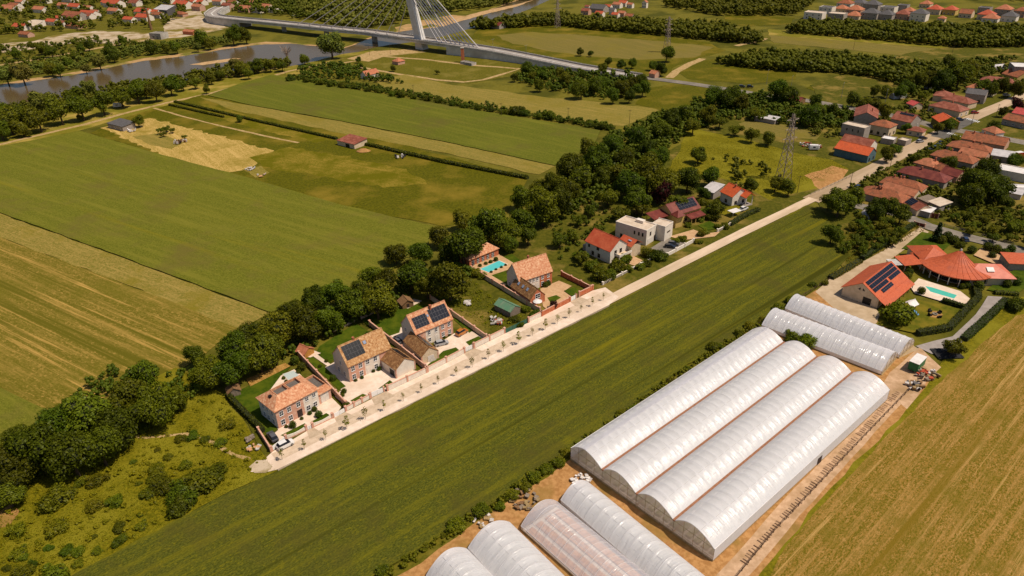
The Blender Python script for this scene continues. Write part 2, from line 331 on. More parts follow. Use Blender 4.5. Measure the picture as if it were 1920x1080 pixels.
b_.inputs['Base Color'].default_value = (.10, .066, .028, 1); b_.inputs['Roughness'].default_value = .16; b_.inputs['IOR'].default_value = 1.33; b_.inputs['Specular IOR Level'].default_value = .32
wn_ = N(wm.node_tree, 'ShaderNodeTexNoise'); wn_.inputs['Scale'].default_value = .25; wn_.inputs['Detail'].default_value = 5
wb_ = N(wm.node_tree, 'ShaderNodeBump'); wb_.inputs['Strength'].default_value = .12; wb_.inputs['Distance'].default_value = .3
wg_ = N(wm.node_tree, 'ShaderNodeNewGeometry'); wm.node_tree.links.new(wg_.outputs['Position'], wn_.inputs['Vector'])
wm.node_tree.links.new(wn_.outputs[0], wb_.inputs['Height']); wm.node_tree.links.new(wb_.outputs[0], b_.inputs['Normal']); M['river_water'] = wm
sheet('river', RIVER_FAR + RIVER_NEAR, 'river_water', step=7, amp=1.2)
sheet('sand_bar', [(356, 121), (400, 114), (440, 109), (452, 110), (420, 117), (380, 122)], 'sand', step=6, amp=.7)
sheet('sand_bar', [(1000, 0), (960, 10), (900, 22), (850, 36), (800, 42), (830, 50), (870, 38), (920, 24), (970, 12)], 'sand', step=8, amp=1)
sheet('far_bank', [(745, 60), (790, 50), (850, 36), (880, 30), (850, 28), (780, 40), (740, 52)], 'bank_sand', step=8, amp=1.5)
sheet('levee_grass', [(-120, 275), (0, 240), (120, 212), (260, 178), (380, 152), (470, 138), (560, 122), (640, 102), (700, 94), (720, 104), (600, 135), (510, 142), (395, 178), (250, 215), (150, 245), (0, 275), (-120, 300)], 'bank_grass', step=8, amp=1)
strip('levee_path', [(-120, 300), (0, 271), (80, 252), (160, 233), (240, 211), (320, 191), (400, 174), (480, 152), (540, 134), (600, 121), (660, 106), (720, 97), (770, 92)], 3.6, 'track', step=8, amp=.5)
strip('levee_crest', [(180, 195), (300, 168), (400, 150), (500, 132), (560, 122)], 3, 'dry_strip', step=8, amp=.6)
# --- beyond the bridge
sheet('meadow_beyond_bridge', [(880, 70), (900, 55), (1000, 44), (1100, 50), (1200, 62), (1330, 80), (1360, 95), (1270, 122), (1250, 140), (1180, 135), (1080, 118), (960, 92)], 'meadow_far', step=10, amp=1.5)
sheet('brown_field', [(930, 66), (1000, 60), (1200, 74), (1340, 88), (1300, 108), (1200, 112), (1080, 104), (960, 82)], 'brown_field', step=10, amp=2)
sheet('green_field', [(1285, 122), (1345, 110), (1440, 118), (1500, 128), (1490, 150), (1400, 158), (1290, 148), (1270, 135)], 'meadow_far', step=10, amp=1.5)
sheet('dike', [(1440, 55), (1480, 57), (1700, 76), (1880, 92), (1880, 100), (1700, 86), (1440, 66)], 'bank_grass', step=8, amp=1)
sheet('brown_field', [(1440, 66), (1700, 86), (1870, 102), (1760, 112), (1640, 98), (1450, 80)], 'brown_field', step=10, amp=1.5)
sheet('green_field', [(1360, 28), (1400, 28), (1490, 34), (1480, 46), (1400, 50), (1360, 44)], 'meadow_far', step=10, amp=1.5)
strip('track', [(1380, 86), (1420, 78), (1435, 72)], 5, 'track', step=8, amp=.5)
strip('track', [(1255, 146), (1268, 134), (1290, 122), (1318, 110)], 6, 'track', step=8, amp=.5)
sheet('small_field', [(1510, 165), (1560, 150), (1640, 145), (1650, 152), (1600, 168), (1550, 178)], 'meadow_far', step=10, amp=1.5)
# --- waste ground by the bridge
sheet('waste_ground', [(560, 140), (640, 108), (740, 92), (820, 92), (920, 105), (1010, 128), (985, 140), (880, 156), (760, 145), (640, 150)], 'scrub', step=10, amp=1.5)
sheet('bare_ground', [(650, 110), (700, 96), (770, 92), (800, 98), (720, 106), (690, 116)], 'track', step=7, amp=1.2)
strip('track', [(645, 118), (720, 106), (800, 112), (880, 122), (975, 129), (940, 140), (905, 150), (870, 154), (820, 150), (740, 138), (650, 122)], 3.4, 'track', step=8, amp=.5)
sheet('brown_field', [(700, 152), (760, 140), (850, 160), (1000, 180), (1150, 196), (1240, 205), (1170, 237), (1080, 225), (960, 207), (840, 190), (720, 165)], 'dry_field', step=10, amp=1.5)
sheet('green_field', [(1190, 196), (1220, 165), (1260, 158), (1340, 165), (1400, 172), (1330, 192), (1250, 210)], 'meadow_far', step=10, amp=1.5)
# --- the fields behind the houses
sheet('meadow_field', [(170, 250), (250, 216), (380, 178), (520, 200), (640, 240), (990, 335), (950, 400), (830, 425), (640, 388), (470, 338), (300, 292)], 'meadow_far', step=8, amp=1)
sheet('mown_field', [(190, 240), (282, 222), (400, 252), (512, 283), (470, 315), (425, 324), (380, 315), (300, 290)], 'mown', step=2.5, amp=1.3)
sheet('dry_meadow', [(470, 296), (540, 276), (640, 292), (760, 318), (800, 345), (720, 352), (600, 330), (510, 318)], 'dry_meadow', step=4, amp=1.6)
sheet('dry_meadow', [(380, 195), (450, 212), (560, 245), (620, 262), (590, 268), (470, 240), (390, 215)], 'dry_meadow', step=4, amp=1.2)
strip('track', [(288, 203), (340, 218), (420, 238), (500, 256), (560, 268)], 1.6, 'track', step=6, amp=.3)
sheet('bare_plot', [(250, 256), (300, 250), (345, 268), (322, 280), (280, 272)], 'dry_field', step=3, amp=.6)
sheet('bare_plot', [(455, 318), (490, 312), (506, 324), (480, 334)], 'dry_field', step=3, amp=.6)
sheet('dry_strip', [(375, 182), (480, 200), (640, 228), (840, 268), (1045, 310), (1010, 328), (840, 288), (640, 250), (430, 205)], 'dry_field', step=8, amp=.8)
sheet('wheat_field', [(390, 180), (450, 158), (510, 141), (640, 165), (880, 206), (1125, 246), (1112, 278), (1040, 312), (840, 268), (640, 228), (480, 200)], 'wheat_up', z=.55, thick=.5, step=6, amp=.35)
sheet('stubble_field', [(-160, 395), (-60, 425), (0, 445), (180, 512), (330, 570), (450, 615), (345, 690), (230, 735), (100, 778), (0, 728), (-160, 650)], 'stubble_far', step=7, amp=.6)
sheet('dry_strip', [(-160, 350), (0, 401), (250, 491), (505, 588), (450, 618), (330, 570), (180, 512), (0, 445), (-160, 392)], 'dry_strip', step=6, amp=.5)
sheet('wheat_field', [(-160, 320), (0, 277), (150, 247), (300, 291), (470, 336), (640, 386), (812, 426), (800, 475), (650, 545), (507, 588), (250, 491), (0, 400), (-160, 350)], 'wheat_far', z=.6, thick=.55, step=5, amp=.3)
sheet('wheat_field', [(-160, 660), (0, 729), (102, 778), (95, 815), (0, 850), (-160, 850)], 'wheat_far', z=.6, thick=.55, step=5, amp=.3)
# --- rough meadow lower left
sheet('meadow', [(-160, 880), (90, 800), (330, 690), (420, 740), (500, 860), (520, 885), (430, 925), (130, 1085), (60, 1130), (-160, 1130)], 'meadow', step=6, amp=.8)
strip('footpath', [(228, 812), (270, 822), (310, 818), (350, 814), (400, 830), (430, 850), (470, 862)], .9, 'track', step=2, amp=.3)
sheet('bare_patch', [(-10, 965), (20, 945), (35, 960), (20, 985), (-10, 995)], 'dirt', step=3, amp=.6)
# --- gardens between tree belt and street
sheet('garden_ground', [(420, 740), (560, 690), (800, 560), (900, 500), (1080, 390), (1180, 320), (1300, 260), (1420, 180), (1500, 190), (1560, 250), (1600, 330), (1530, 370), (1140, 560), (510, 870)], 'gardens', step=8, amp=1)
sheet('green_field', [(1240, 330), (1275, 285), (1290, 240), (1400, 262), (1480, 285), (1560, 300), (1590, 318), (1540, 350), (1440, 375), (1400, 350), (1330, 330)], 'meadow', step=7, amp=1)
sheet('bare_patch', [(1510, 330), (1560, 312), (1600, 322), (1590, 345), (1540, 358)], 'dirt', step=5, amp=1)
sheet('bare_plot', [(1385, 232), (1420, 222), (1540, 252), (1530, 262), (1460, 258), (1400, 246)], 'brown_field', step=6, amp=.8)
sheet('village_ground', [(1520, 160), (1700, 100), (2000, 60), (2300, 500), (1920, 480), (1700, 420), (1570, 360), (1600, 300)], 'gardens', step=10, amp=1)
sheet('orchard_ground', [(1530, 375), (1600, 360), (1700, 420), (1720, 430), (1580, 520), (1560, 440)], 'gardens', step=6, amp=.8)
sheet('garden_ground', [(1700, 410), (1740, 370), (2100, 420), (2100, 560), (1930, 490), (1800, 445)], 'gardens', step=8, amp=1)
# --- near wheat, right stubble
sheet('stubble_field', [(1990, 555), (1900, 590), (1830, 650), (1760, 715), (1660, 815), (1560, 920), (1470, 1020), (1400, 1130), (2200, 1130), (2200, 560)], 'stubble_right', step=6, amp=.5)
sheet('field_edge', [(2100, 520), (1900, 560), (1870, 585), (1790, 650), (1750, 700), (1650, 810), (1550, 915), (1455, 1020), (1385, 1130), (1412, 1130), (1475, 1022), (1565, 922), (1665, 817), (1765, 715), (1835, 652), (1905, 592), (2100, 560)], 'meadow', step=4, amp=.4)
sheet('wheat_field', [(40, 1140), (140, 1080), (430, 926), (520, 887), (700, 797), (920, 687), (1142, 577), (1330, 480), (1512, 387), (1545, 397), (1562, 436), (1592, 482), (1540, 535), (1440, 600), (1290, 685), (1060, 858), (860, 988), (690, 1090), (610, 1140)], 'wheat_near', z=.55, thick=.5, step=3, amp=.25)
# --- greenhouse yard
sheet('yard_earth', [(690, 1100), (870, 985), (1060, 858), (1300, 690), (1440, 602), (1530, 545), (1640, 600), (1760, 690), (1700, 770), (1560, 915), (1470, 1020), (1380, 1140), (640, 1140)], 'dirt', step=5, amp=.5)
sheet('verge', [(700, 1090), (870, 978), (1062, 850), (1300, 682), (1440, 596), (1450, 606), (1300, 696), (1075, 860), (880, 992), (760, 1075), (720, 1095)], 'scrub', step=4, amp=.6)
strip('concrete_lane', [(1330, 1130), (1400, 1052), (1480, 958), (1560, 872), (1640, 785), (1700, 720)], 4.6, 'concrete_lane', step=5, amp=.15)
sheet('yard_paving', [(1640, 745), (1668, 700), (1725, 652), (1765, 690), (1740, 712), (1720, 745), (1700, 768), (1668, 742)], 'concrete_lane', step=5, amp=.2)
sheet('farm_yard', [(1528, 548), (1560, 520), (1640, 480), (1725, 427), (1742, 436), (1680, 480), (1600, 530), (1650, 590), (1640, 615), (1724, 656), (1690, 670), (1620, 630)], 'yard', step=5, amp=.2)
sheet('villa_drive', [(1716, 650), (1786, 632), (1830, 590), (1852, 556), (1885, 558), (1870, 580), (1800, 645), (1770, 668), (1745, 664)], 'drive', step=5, amp=.15)
# --- roads
strip('village_street', [(1520, 376), (1570, 352), (1640, 316), (1700, 284), (1760, 252), (1800, 232), (1860, 205), (1930, 176), (2100, 110)], 7.5, 'road_pale', step=10, amp=.15)
strip('lane', [(1120, 574), (1250, 508), (1400, 433), (1525, 373)], 4.3, 'lane_pale', step=8, amp=.1)
strip('side_road', [(1600, 385), (1690, 403), (1740, 425), (1800, 442), (1880, 462), (1960, 482), (2200, 540)], 6.5, 'asphalt', step=8, amp=.15)
strip('main_road', [(1187, 143), (1300, 158), (1440, 180), (1520, 190), (1620, 208), (1700, 222), (1760, 240), (1850, 254), (1960, 276)], 8, 'asphalt', step=10, amp=.1)
sheet('crossing_asphalt', [(1745, 256), (1765, 236), (1810, 222), (1835, 226), (1795, 246), (1775, 262)], 'asphalt_dark')
sheet('pavement', [(470, 886), (490, 868), (512, 848), (575, 810), (650, 773), (727, 735), (800, 701), (871, 664), (946, 627), (1015, 595), (1068, 568), (1111, 546), (1135, 540), (1160, 558), (1142, 573), (920, 683), (700, 793), (520, 882), (495, 888)], 'paving', step=6, amp=.05)
strip('carriageway', [(515, 860), (700, 768), (900, 670), (1060, 590), (1140, 551)], 3.6, 'paving_dark', step=8, amp=.03)
for A, B in (((575, 809), (588, 803)), ((627, 785), (648, 774)), ((696, 748), (724, 735)), ((870, 664), (890, 654)), ((1069, 567), (1087, 558))):
    a, b = P(*A)[:2], P(*B)[:2]; v = (b - a) / np.hypot(*(b - a)); n = np.array([v[1], -v[0]]); sheet('gateway_paving', [tuple(a), tuple(b), tuple(b + n * 3.4 + v * .8), tuple(a + n * 3.4 - v * .8)], 'gateway', world=True)
sheet('gravel_spill', [(466, 878), (480, 866), (500, 864), (512, 876), (498, 888), (476, 888)], 'rubble', step=2, amp=.4)
# street kerbs
for pts in ([(522, 884.5), (700, 795), (920, 685), (1142, 574.5)],):
    q = ribbon(pts, .16); b = MB(); b.prism(q, .03, .62); struct(b.build('kerb', mat('kerb', SR(214, 190, 164), SR(196, 172, 146), 2)))
# zebra crossing
zs = []
for (x0, y0, x1, y1) in ((1812, 223, 1836, 230), (1776, 250, 1800, 258)):
    for k in range(7):
        t = (k + .5) / 7; c = P(x0 + (x1 - x0) * t, y0 + (y1 - y0) * t)[:2]; d = np.array([math.cos(R(36)), math.sin(R(36))]); n = np.array([-d[1], d[0]])
        q = [c + d * 1.5 + n * .25, c - d * 1.5 + n * .25, c - d * 1.5 - n * .25, c + d * 1.5 - n * .25]
        sheet('road_marking', [tuple(p) for p in q], 'white_paint', z=LAYER[0] + .08, world=True)
# ================================================================ VEGETATION
leafmat('leaf_dark', SR(46, 62, 5), SR(98, 114, 21), rand=.34, hue=.035)
leafmat('leaf_mid', SR(58, 76, 9), SR(108, 122, 26), rand=.25)
leafmat('leaf_bush', SR(70, 88, 9), SR(116, 126, 24), rand=.25)
leafmat('leaf_willow', SR(80, 94, 30), SR(126, 136, 58), rand=.2)
leafmat('leaf_far', SR(50, 66, 10), SR(100, 114, 30), rand=.0, scale=.09)
leafmat('leaf_far_willow', SR(72, 86, 24), SR(120, 130, 52), rand=.0, scale=.07)
leafmat('leaf_hedge', SR(44, 62, 12), SR(86, 102, 22), rand=.2)
leafmat('leaf_light', SR(92, 104, 24), SR(132, 136, 40), rand=.15)
leafmat('leaf_purple', SR(52, 22, 22), SR(86, 40, 36), rand=.15, hue=.01)
leafmat('leaf_conifer', SR(26, 42, 18), SR(54, 72, 34), rand=.15)
leafmat('leaf_crop', SR(52, 68, 14), SR(92, 104, 26), rand=.1)
leafmat('leaf_weed', SR(104, 106, 14), SR(148, 140, 26), rand=0, scale=.25)
leafmat('leaf_dry', SR(150, 128, 80), SR(176, 150, 108), rand=.1)
mat('bark', SR(92, 72, 48), SR(60, 48, 34), 4)
mat('core', SR(30, 38, 4), SR(42, 50, 7), 2)  # dark filler added inside crowns and hedges to block light, as inner shade
def lobes(seed, kind):
    r = np.random.RandomState(seed); L = []
    if kind == 'round':
        for k in range(15):
            a = r.uniform(0, 6.283); h = r.uniform(-.55, .8); q = math.sqrt(max(0, 1 - h * h * .8)) * r.uniform(.4, .72)
            L.append((q * math.cos(a), q * math.sin(a), 1.12 + h * .72, r.uniform(.28, .46)))
        L.append((0, 0, 1.15, .6))
    elif kind == 'spread':
        for k in range(16):
            a = r.uniform(0, 6.283); h = r.uniform(-.3, .45); q = r.uniform(.25, .8)
            L.append((q * math.cos(a), q * math.sin(a), .95 + h * .7, r.uniform(.22, .36)))
    elif kind == 'tall':
        for k in range(18):
            z = r.uniform(.45, 2.9); q = .5 * math.sin(math.pi * min(1, (z + .2) / 3.3)) ; a = r.uniform(0, 6.283)
            L.append((q * math.cos(a) * .8, q * math.sin(a) * .8, z, r.uniform(.24, .4)))
    elif kind == 'bush':
        for k in range(11):
            a = r.uniform(0, 6.283); q = r.uniform(.2, .72)
            L.append((q * math.cos(a), q * math.sin(a), r.uniform(.25, .85) * (1.15 - q * .5), r.uniform(.26, .42)))
        L.append((0, 0, .4, .55))
    elif kind == 'ball':
        L.append((0, 0, .85, .9))
    elif kind == 'cone':
        for k in range(16):
            z = .25 + 2.6 * k / 16; q = .62 * (1 - z / 3.1); a = k * 2.4
            L.append((q * .6 * math.cos(a), q * .6 * math.sin(a), z, .12 + q * .62))
    return L
def leaves(L, n, size, seed, jit=.55):
    """n bent leaf sprays on the lobes: arrays of verts (n*4) with outward-ish normals"""
    r = np.random.RandomState(seed); L = np.array(L); wgt = L[:, 3] ** 2; idx = r.choice(len(L), n, p=wgt / wgt.sum())
    d = r.normal(size=(n, 3)); d[:, 2] += .25; d /= np.linalg.norm(d, axis=1)[:, None]
    rad = L[idx, 3] * (1 - .4 * r.rand(n) ** 2.2) * (1 + .12 * r.rand(n))
    c = L[idx, :3] + d * rad[:, None]
    nrm = d + r.normal(size=(n, 3)) * jit; nrm[:, 2] += .2; nrm /= np.linalg.norm(nrm, axis=1)[:, None]
    t = np.cross(nrm, r.normal(size=(n, 3))); t /= np.linalg.norm(t, axis=1)[:, None]; b = np.cross(nrm, t)
    s = (size * (.55 + .9 * r.rand(n)))[:, None]; k = (.5 + .4 * r.rand(n))[:, None]
    v = np.empty((n, 4, 3)); v[:, 0] = c - t * s; v[:, 1] = c + b * s * k - nrm * s * .2; v[:, 2] = c + t * s; v[:, 3] = c - b * s * k - nrm * s * .2
    keep = v[:, :, 2].min(axis=1) > .02
    return v[keep]
ICO = None
def ico():
    global ICO
    if ICO is None:
        t = (1 + 5 ** .5) / 2
        v = np.array([(-1, t, 0), (1, t, 0), (-1, -t, 0), (1, -t, 0), (0, -1, t), (0, 1, t), (0, -1, -t), (0, 1, -t), (t, 0, -1), (t, 0, 1), (-t, 0, -1), (-t, 0, 1)]); v /= np.linalg.norm(v[0])
        f = np.array([(0, 11, 5), (0, 5, 1), (0, 1, 7), (0, 7, 10), (0, 10, 11), (1, 5, 9), (5, 11, 4), (11, 10, 2), (10, 7, 6), (7, 1, 8), (3, 9, 4), (3, 4, 2), (3, 2, 6), (3, 6, 8), (3, 8, 9), (4, 9, 5), (2, 4, 11), (6, 2, 10), (8, 6, 7), (9, 8, 1)])
        ICO = (v, f)
    return ICO
def np_mesh(name, quads, mats, cores=None):
    """quads (n,4,3) as material 0, core blobs (verts, tris) as material 1"""
    n = len(quads); v = quads.reshape(-1, 3); nc = 0
    lv = np.arange(n * 4); ls = np.arange(n) * 4; lt = np.full(n, 4); mi = np.zeros(n, int)
    if cores is not None and len(cores[0]):
        o = len(v); v = np.vstack([v, cores[0]]); f = cores[1] + o
        ls = np.concatenate([ls, n * 4 + np.arange(len(f)) * 3]); lt = np.concatenate([lt, np.full(len(f), 3)]); lv = np.concatenate([lv, f.ravel()]); mi = np.concatenate([mi, np.ones(len(f), int)])
    me = bpy.data.meshes.new(name); me.vertices.add(len(v)); me.vertices.foreach_set('co', v.astype(np.float32).ravel())
    me.loops.add(len(lv)); me.loops.foreach_set('vertex_index', lv.astype(np.int32)); me.polygons.add(len(ls))
    me.polygons.foreach_set('loop_start', ls.astype(np.int32)); me.polygons.foreach_set('loop_total', lt.astype(np.int32)); me.polygons.foreach_set('material_index', mi.astype(np.int32))
    for m in mats: me.materials.append(m)
    me.update(calc_edges=True); me.validate(); return me
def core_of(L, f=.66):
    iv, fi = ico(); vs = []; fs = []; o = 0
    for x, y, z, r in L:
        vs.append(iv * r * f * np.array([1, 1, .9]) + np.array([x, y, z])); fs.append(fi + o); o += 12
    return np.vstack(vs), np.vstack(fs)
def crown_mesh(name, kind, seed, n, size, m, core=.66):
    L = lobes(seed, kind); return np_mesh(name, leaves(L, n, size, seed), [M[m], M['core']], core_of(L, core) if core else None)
def trunk_mesh(name, h, r, seed, limbs=5, spread=.5):
    b = MB(); rr = random.Random(seed)
    b.bar((0, 0, 0), (0, 0, h * .55), r, 7, r * .75).bar((0, 0, h * .55), (rr.uniform(-.06, .06), rr.uniform(-.06, .06), h), r * .75, 6, r * .35)
    for k in range(limbs):
        a = k * 6.283 / limbs + rr.uniform(-.4, .4); z = h * rr.uniform(.42, .75)
        b.bar((0, 0, z), (spread * math.cos(a), spread * math.sin(a), z + h * rr.uniform(.3, .5)), r * .45, 5, r * .15)
    return b.mesh(name, M['bark'])
CR = {}
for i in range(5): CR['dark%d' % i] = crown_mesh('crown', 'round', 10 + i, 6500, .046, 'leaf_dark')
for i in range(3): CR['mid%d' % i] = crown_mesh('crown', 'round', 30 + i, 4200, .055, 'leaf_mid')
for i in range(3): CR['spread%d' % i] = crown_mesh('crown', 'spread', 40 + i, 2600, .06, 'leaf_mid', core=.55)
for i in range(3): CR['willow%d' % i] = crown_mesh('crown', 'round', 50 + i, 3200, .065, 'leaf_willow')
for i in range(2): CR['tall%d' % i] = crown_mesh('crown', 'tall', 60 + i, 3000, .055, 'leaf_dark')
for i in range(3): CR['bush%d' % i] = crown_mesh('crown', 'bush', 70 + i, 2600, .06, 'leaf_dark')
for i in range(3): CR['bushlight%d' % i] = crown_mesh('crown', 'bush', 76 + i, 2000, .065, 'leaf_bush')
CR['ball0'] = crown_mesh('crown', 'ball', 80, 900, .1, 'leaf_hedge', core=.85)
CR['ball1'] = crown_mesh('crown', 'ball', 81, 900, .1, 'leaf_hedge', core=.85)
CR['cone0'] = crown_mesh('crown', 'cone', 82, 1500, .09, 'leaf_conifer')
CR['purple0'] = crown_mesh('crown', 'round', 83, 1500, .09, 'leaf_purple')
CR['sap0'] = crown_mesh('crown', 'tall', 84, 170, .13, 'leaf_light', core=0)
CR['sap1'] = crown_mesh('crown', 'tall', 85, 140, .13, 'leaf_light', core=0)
TR = [trunk_mesh('trunk', 1.15, .075, s) for s in range(4)]
TRS = trunk_mesh('trunk', .95, .03, 9, 3, .2)
DEAD = trunk_mesh('trunk', 1.2, .05, 5, 8, .5)
COUNT = {}
def plant(name, label, cat, pos, r, crown, group=None, trunk=True, zs=1.0, rz=None):
    rr = rnd.uniform(0, 6.28) if rz is None else rz
    t = thing(name, label, cat, (pos[0], pos[1], 0.02), rr, group)
    fam = crown if crown in CR else rnd.choice([k for k in CR if k.rstrip('0123456789') == crown])
    s = (r * rnd.uniform(.94, 1.06), r * rnd.uniform(.94, 1.06), r * zs * rnd.uniform(.92, 1.08))
    link('crown', CR[fam], t, scale=s)
    if trunk: link('trunk', rnd.choice(TR), t, scale=(r, r, r * zs))
    COUNT[cat] = COUNT.get(cat, 0) + 1
    return t
def tree_px(x, y, rpx, crown, label, group, name='broadleaf_tree', zs=1.0, cat='tree'):
    r = rpx / ppm(y); p = P(x, y, 1.1 * r * zs); return plant(name, label, cat, p, r, crown, group, zs=zs)
def bush_px(x, y, rpx, label, group, crown='bush', name='bush', cat='bush', zs=1.0):
    r = rpx / ppm(y); p = P(x, y, .55 * r); return plant(name, label, cat, p, r, crown, group, trunk=False, zs=zs)
def row(items, fmt, group, fn, crown, **kw):
    """things of one row, labelled by their place in it (counted from the left)"""
    items = sorted(items)
    for i, it in enumerate(items, 1):
        fn(it[0], it[1], it[2], it[3] if len(it) > 3 else crown, fmt.format(ordn(i)), group, **kw) if fn is tree_px else fn(it[0], it[1], it[2], fmt.format(ordn(i)), group, crown=it[3] if len(it) > 3 else crown, **kw)
def inside(p, poly):
    x, y = p; c = False
    for i in range(len(poly)):
        (x1, y1), (x2, y2) = poly[i], poly[i - 1]
        if (y1 > y) != (y2 > y) and x < (x2 - x1) * (y - y1) / (y2 - y1) + x1: c = not c
    return c
def scatter(poly, n, seed, gap, avoid=(), world=False):
    """n points spread over the ground inside a pixel outline, at least gap metres apart; returns pixel points"""
    rr = random.Random(seed); xs = [p[0] for p in poly]; ys = [p[1] for p in poly]; out = []; W = []
    G = {}
    for _ in range(n * 80):
        if len(out) >= n: break
        p = (rr.uniform(min(xs), max(xs)), rr.uniform(min(ys), max(ys)))
        # even over the ground, not over the picture
        if rr.random() > ((1.575 + .0074 * min(ys)) / ppm(p[1])) ** 3: continue
        if not inside(p, poly): continue
        q = P(*p); kx, ky = int(q[0] // gap), int(q[1] // gap)
        if any((q[0] - a[0]) ** 2 + (q[1] - a[1]) ** 2 < gap * gap for i in (-1, 0, 1) for j in (-1, 0, 1) for a in G.get((kx + i, ky + j), ())): continue
        G.setdefault((kx, ky), []).append(q); out.append(p)
    return out
def wood(name, label, poly, n, seed, r, m='leaf_far', gap=3.5, quads=46, tall=1.0, ymax=None, size=.2):
    """a far wood that reads as one mass: many small crowns in one mesh"""
    pts = scatter(poly, n, seed, gap); rr = np.random.RandomState(seed); Q = []; cv = []; cf = []; o = 0; iv, fi = ico()
    protos = [(lambda L: (leaves(L, quads, size, s, .28), core_of(L[::2], .82)))(lobes(200 + s, 'round')) for s in range(4)]
    for (x, y) in pts:
        p = P(x, y); s = rr.uniform(*r); q, (c_v, c_f) = protos[rr.randint(4)]; a = rr.uniform(0, 6.28)
        rot = np.array([[math.cos(a), -math.sin(a), 0], [math.sin(a), math.cos(a), 0], [0, 0, 1]]); sc = np.array([s, s, s * tall * rr.uniform(.8, 1.15)])
        off = np.array([p[0], p[1], -.25 * s])
        Q.append((q @ rot.T) * sc + off); cv.append((c_v @ rot.T) * sc + off); cf.append(c_f + o); o += len(c_v)
    if not Q: return
    o_ = link(name, np_mesh(name, np.vstack(Q), [M[m], M[m]], (np.vstack(cv), np.vstack(cf))))
    return tag(o_, label, 'wood', kind='stuff')

# --- the dense belt behind the houses, from the lower left corner up to the village
BELT = [(20, 870, 58), (70, 838, 62), (25, 815, 40), (133, 852, 55), (110, 795, 45), (160, 770, 62), (187, 835, 48), (232, 740, 52), (287, 755, 58), (225, 790, 45), (262, 700, 32), (330, 745, 34), (214, 828, 32), (15, 925, 36, 'mid'),
        (366, 662, 30), (385, 692, 38), (433, 647, 46), (440, 684, 44), (473, 627, 35), (484, 662, 42), (520, 618, 40), (512, 648, 38), (567, 600, 45), (612, 596, 32), (556, 616, 28), (588, 560, 30), (628, 548, 34), (545, 580, 26),
        (660, 566, 42), (697, 514, 34), (672, 540, 26), (741, 472, 27), (784, 470, 28), (768, 512, 42), (842, 522, 44), (800, 535, 32), (820, 440, 23), (868, 452, 44), (838, 470, 30), (915, 420, 40), (870, 408, 26), (942, 428, 34), (980, 405, 35), (1018, 385, 40), (1045, 378, 34), (978, 370, 24), (706, 562, 38), (728, 568, 26, 'mid'), (720, 525, 28),
        (955, 455, 22, 'mid'), (990, 440, 22, 'mid'), (1040, 346, 30), (1068, 312, 27), (1062, 352, 28), (1092, 334, 26), (1120, 296, 28), (1150, 266, 27), (1170, 292, 25), (1132, 330, 27), (1192, 252, 24), (1216, 272, 24), (1240, 240, 22), (1258, 222, 20), (1284, 208, 19), (1100, 275, 22), (1010, 350, 24)]
row([(b[0], b[1] + b[2] * .1, b[2] * rnd.uniform(.72, .98), b[3] if len(b) > 3 else rnd.choice(('dark', 'dark', 'dark', 'mid'))) for b in BELT], '{} tree from the left in the dense belt behind the villas', 'trees of the dense belt behind the villas', tree_px, 'dark')
# --- wooded gardens beyond the belt
GW = [(1215, 330, 32), (1180, 345, 28), (1250, 345, 30), (1195, 375, 26, 'mid'), (1205, 385, 20, 'spread'), (1290, 335, 24), (1240, 360, 22, 'purple'), (1265, 385, 22, 'mid'), (1160, 325, 24, 'mid'), (1140, 365, 22, 'spread'), (1165, 395, 18, 'spread'),
      (1232, 300, 22), (1210, 310, 22, 'mid'), (1310, 290, 16, 'mid'), (1330, 330, 20), (1340, 180, 18), (1368, 178, 22), (1388, 190, 16, 'mid'), (1455, 168, 20), (1478, 178, 18), (1300, 235, 16, 'mid'), (1325, 215, 18, 'mid'), (1350, 225, 15, 'spread'), (1380, 240, 14, 'spread'), (1420, 210, 14, 'spread'), (1518, 215, 20), (1535, 205, 14, 'mid'), (1410, 252, 14, 'mid'), (1440, 258, 14, 'mid'), (1345, 395, 16, 'mid'), (1320, 360, 14), (1120, 430, 14, 'spread'), (1090, 480, 16, 'spread'), (1075, 440, 14, 'spread'), (1050, 450, 16, 'mid'), (1085, 410, 14, 'spread'), (1110, 390, 16, 'spread'), (1480, 350, 16, 'mid'), (1455, 345, 14, 'mid'), (1410, 345, 14, 'mid')]
row(GW, '{} tree from the left in the leafy gardens behind the lane houses', 'trees in the gardens behind the lane houses', tree_px, 'dark')
# --- around the levee cabin
row([(258, 226, 12), (300, 244, 8, 'spread'), (312, 240, 8, 'spread'), (322, 243, 7, 'spread'), (306, 250, 7, 'spread'), (345, 255, 6, 'spread'), (150, 220, 7), (52, 250, 7), (386, 168, 8), (448, 222, 7)], '{} lone tree from the left beside the levee cabin and path', 'lone trees by the levee', tree_px, 'mid')
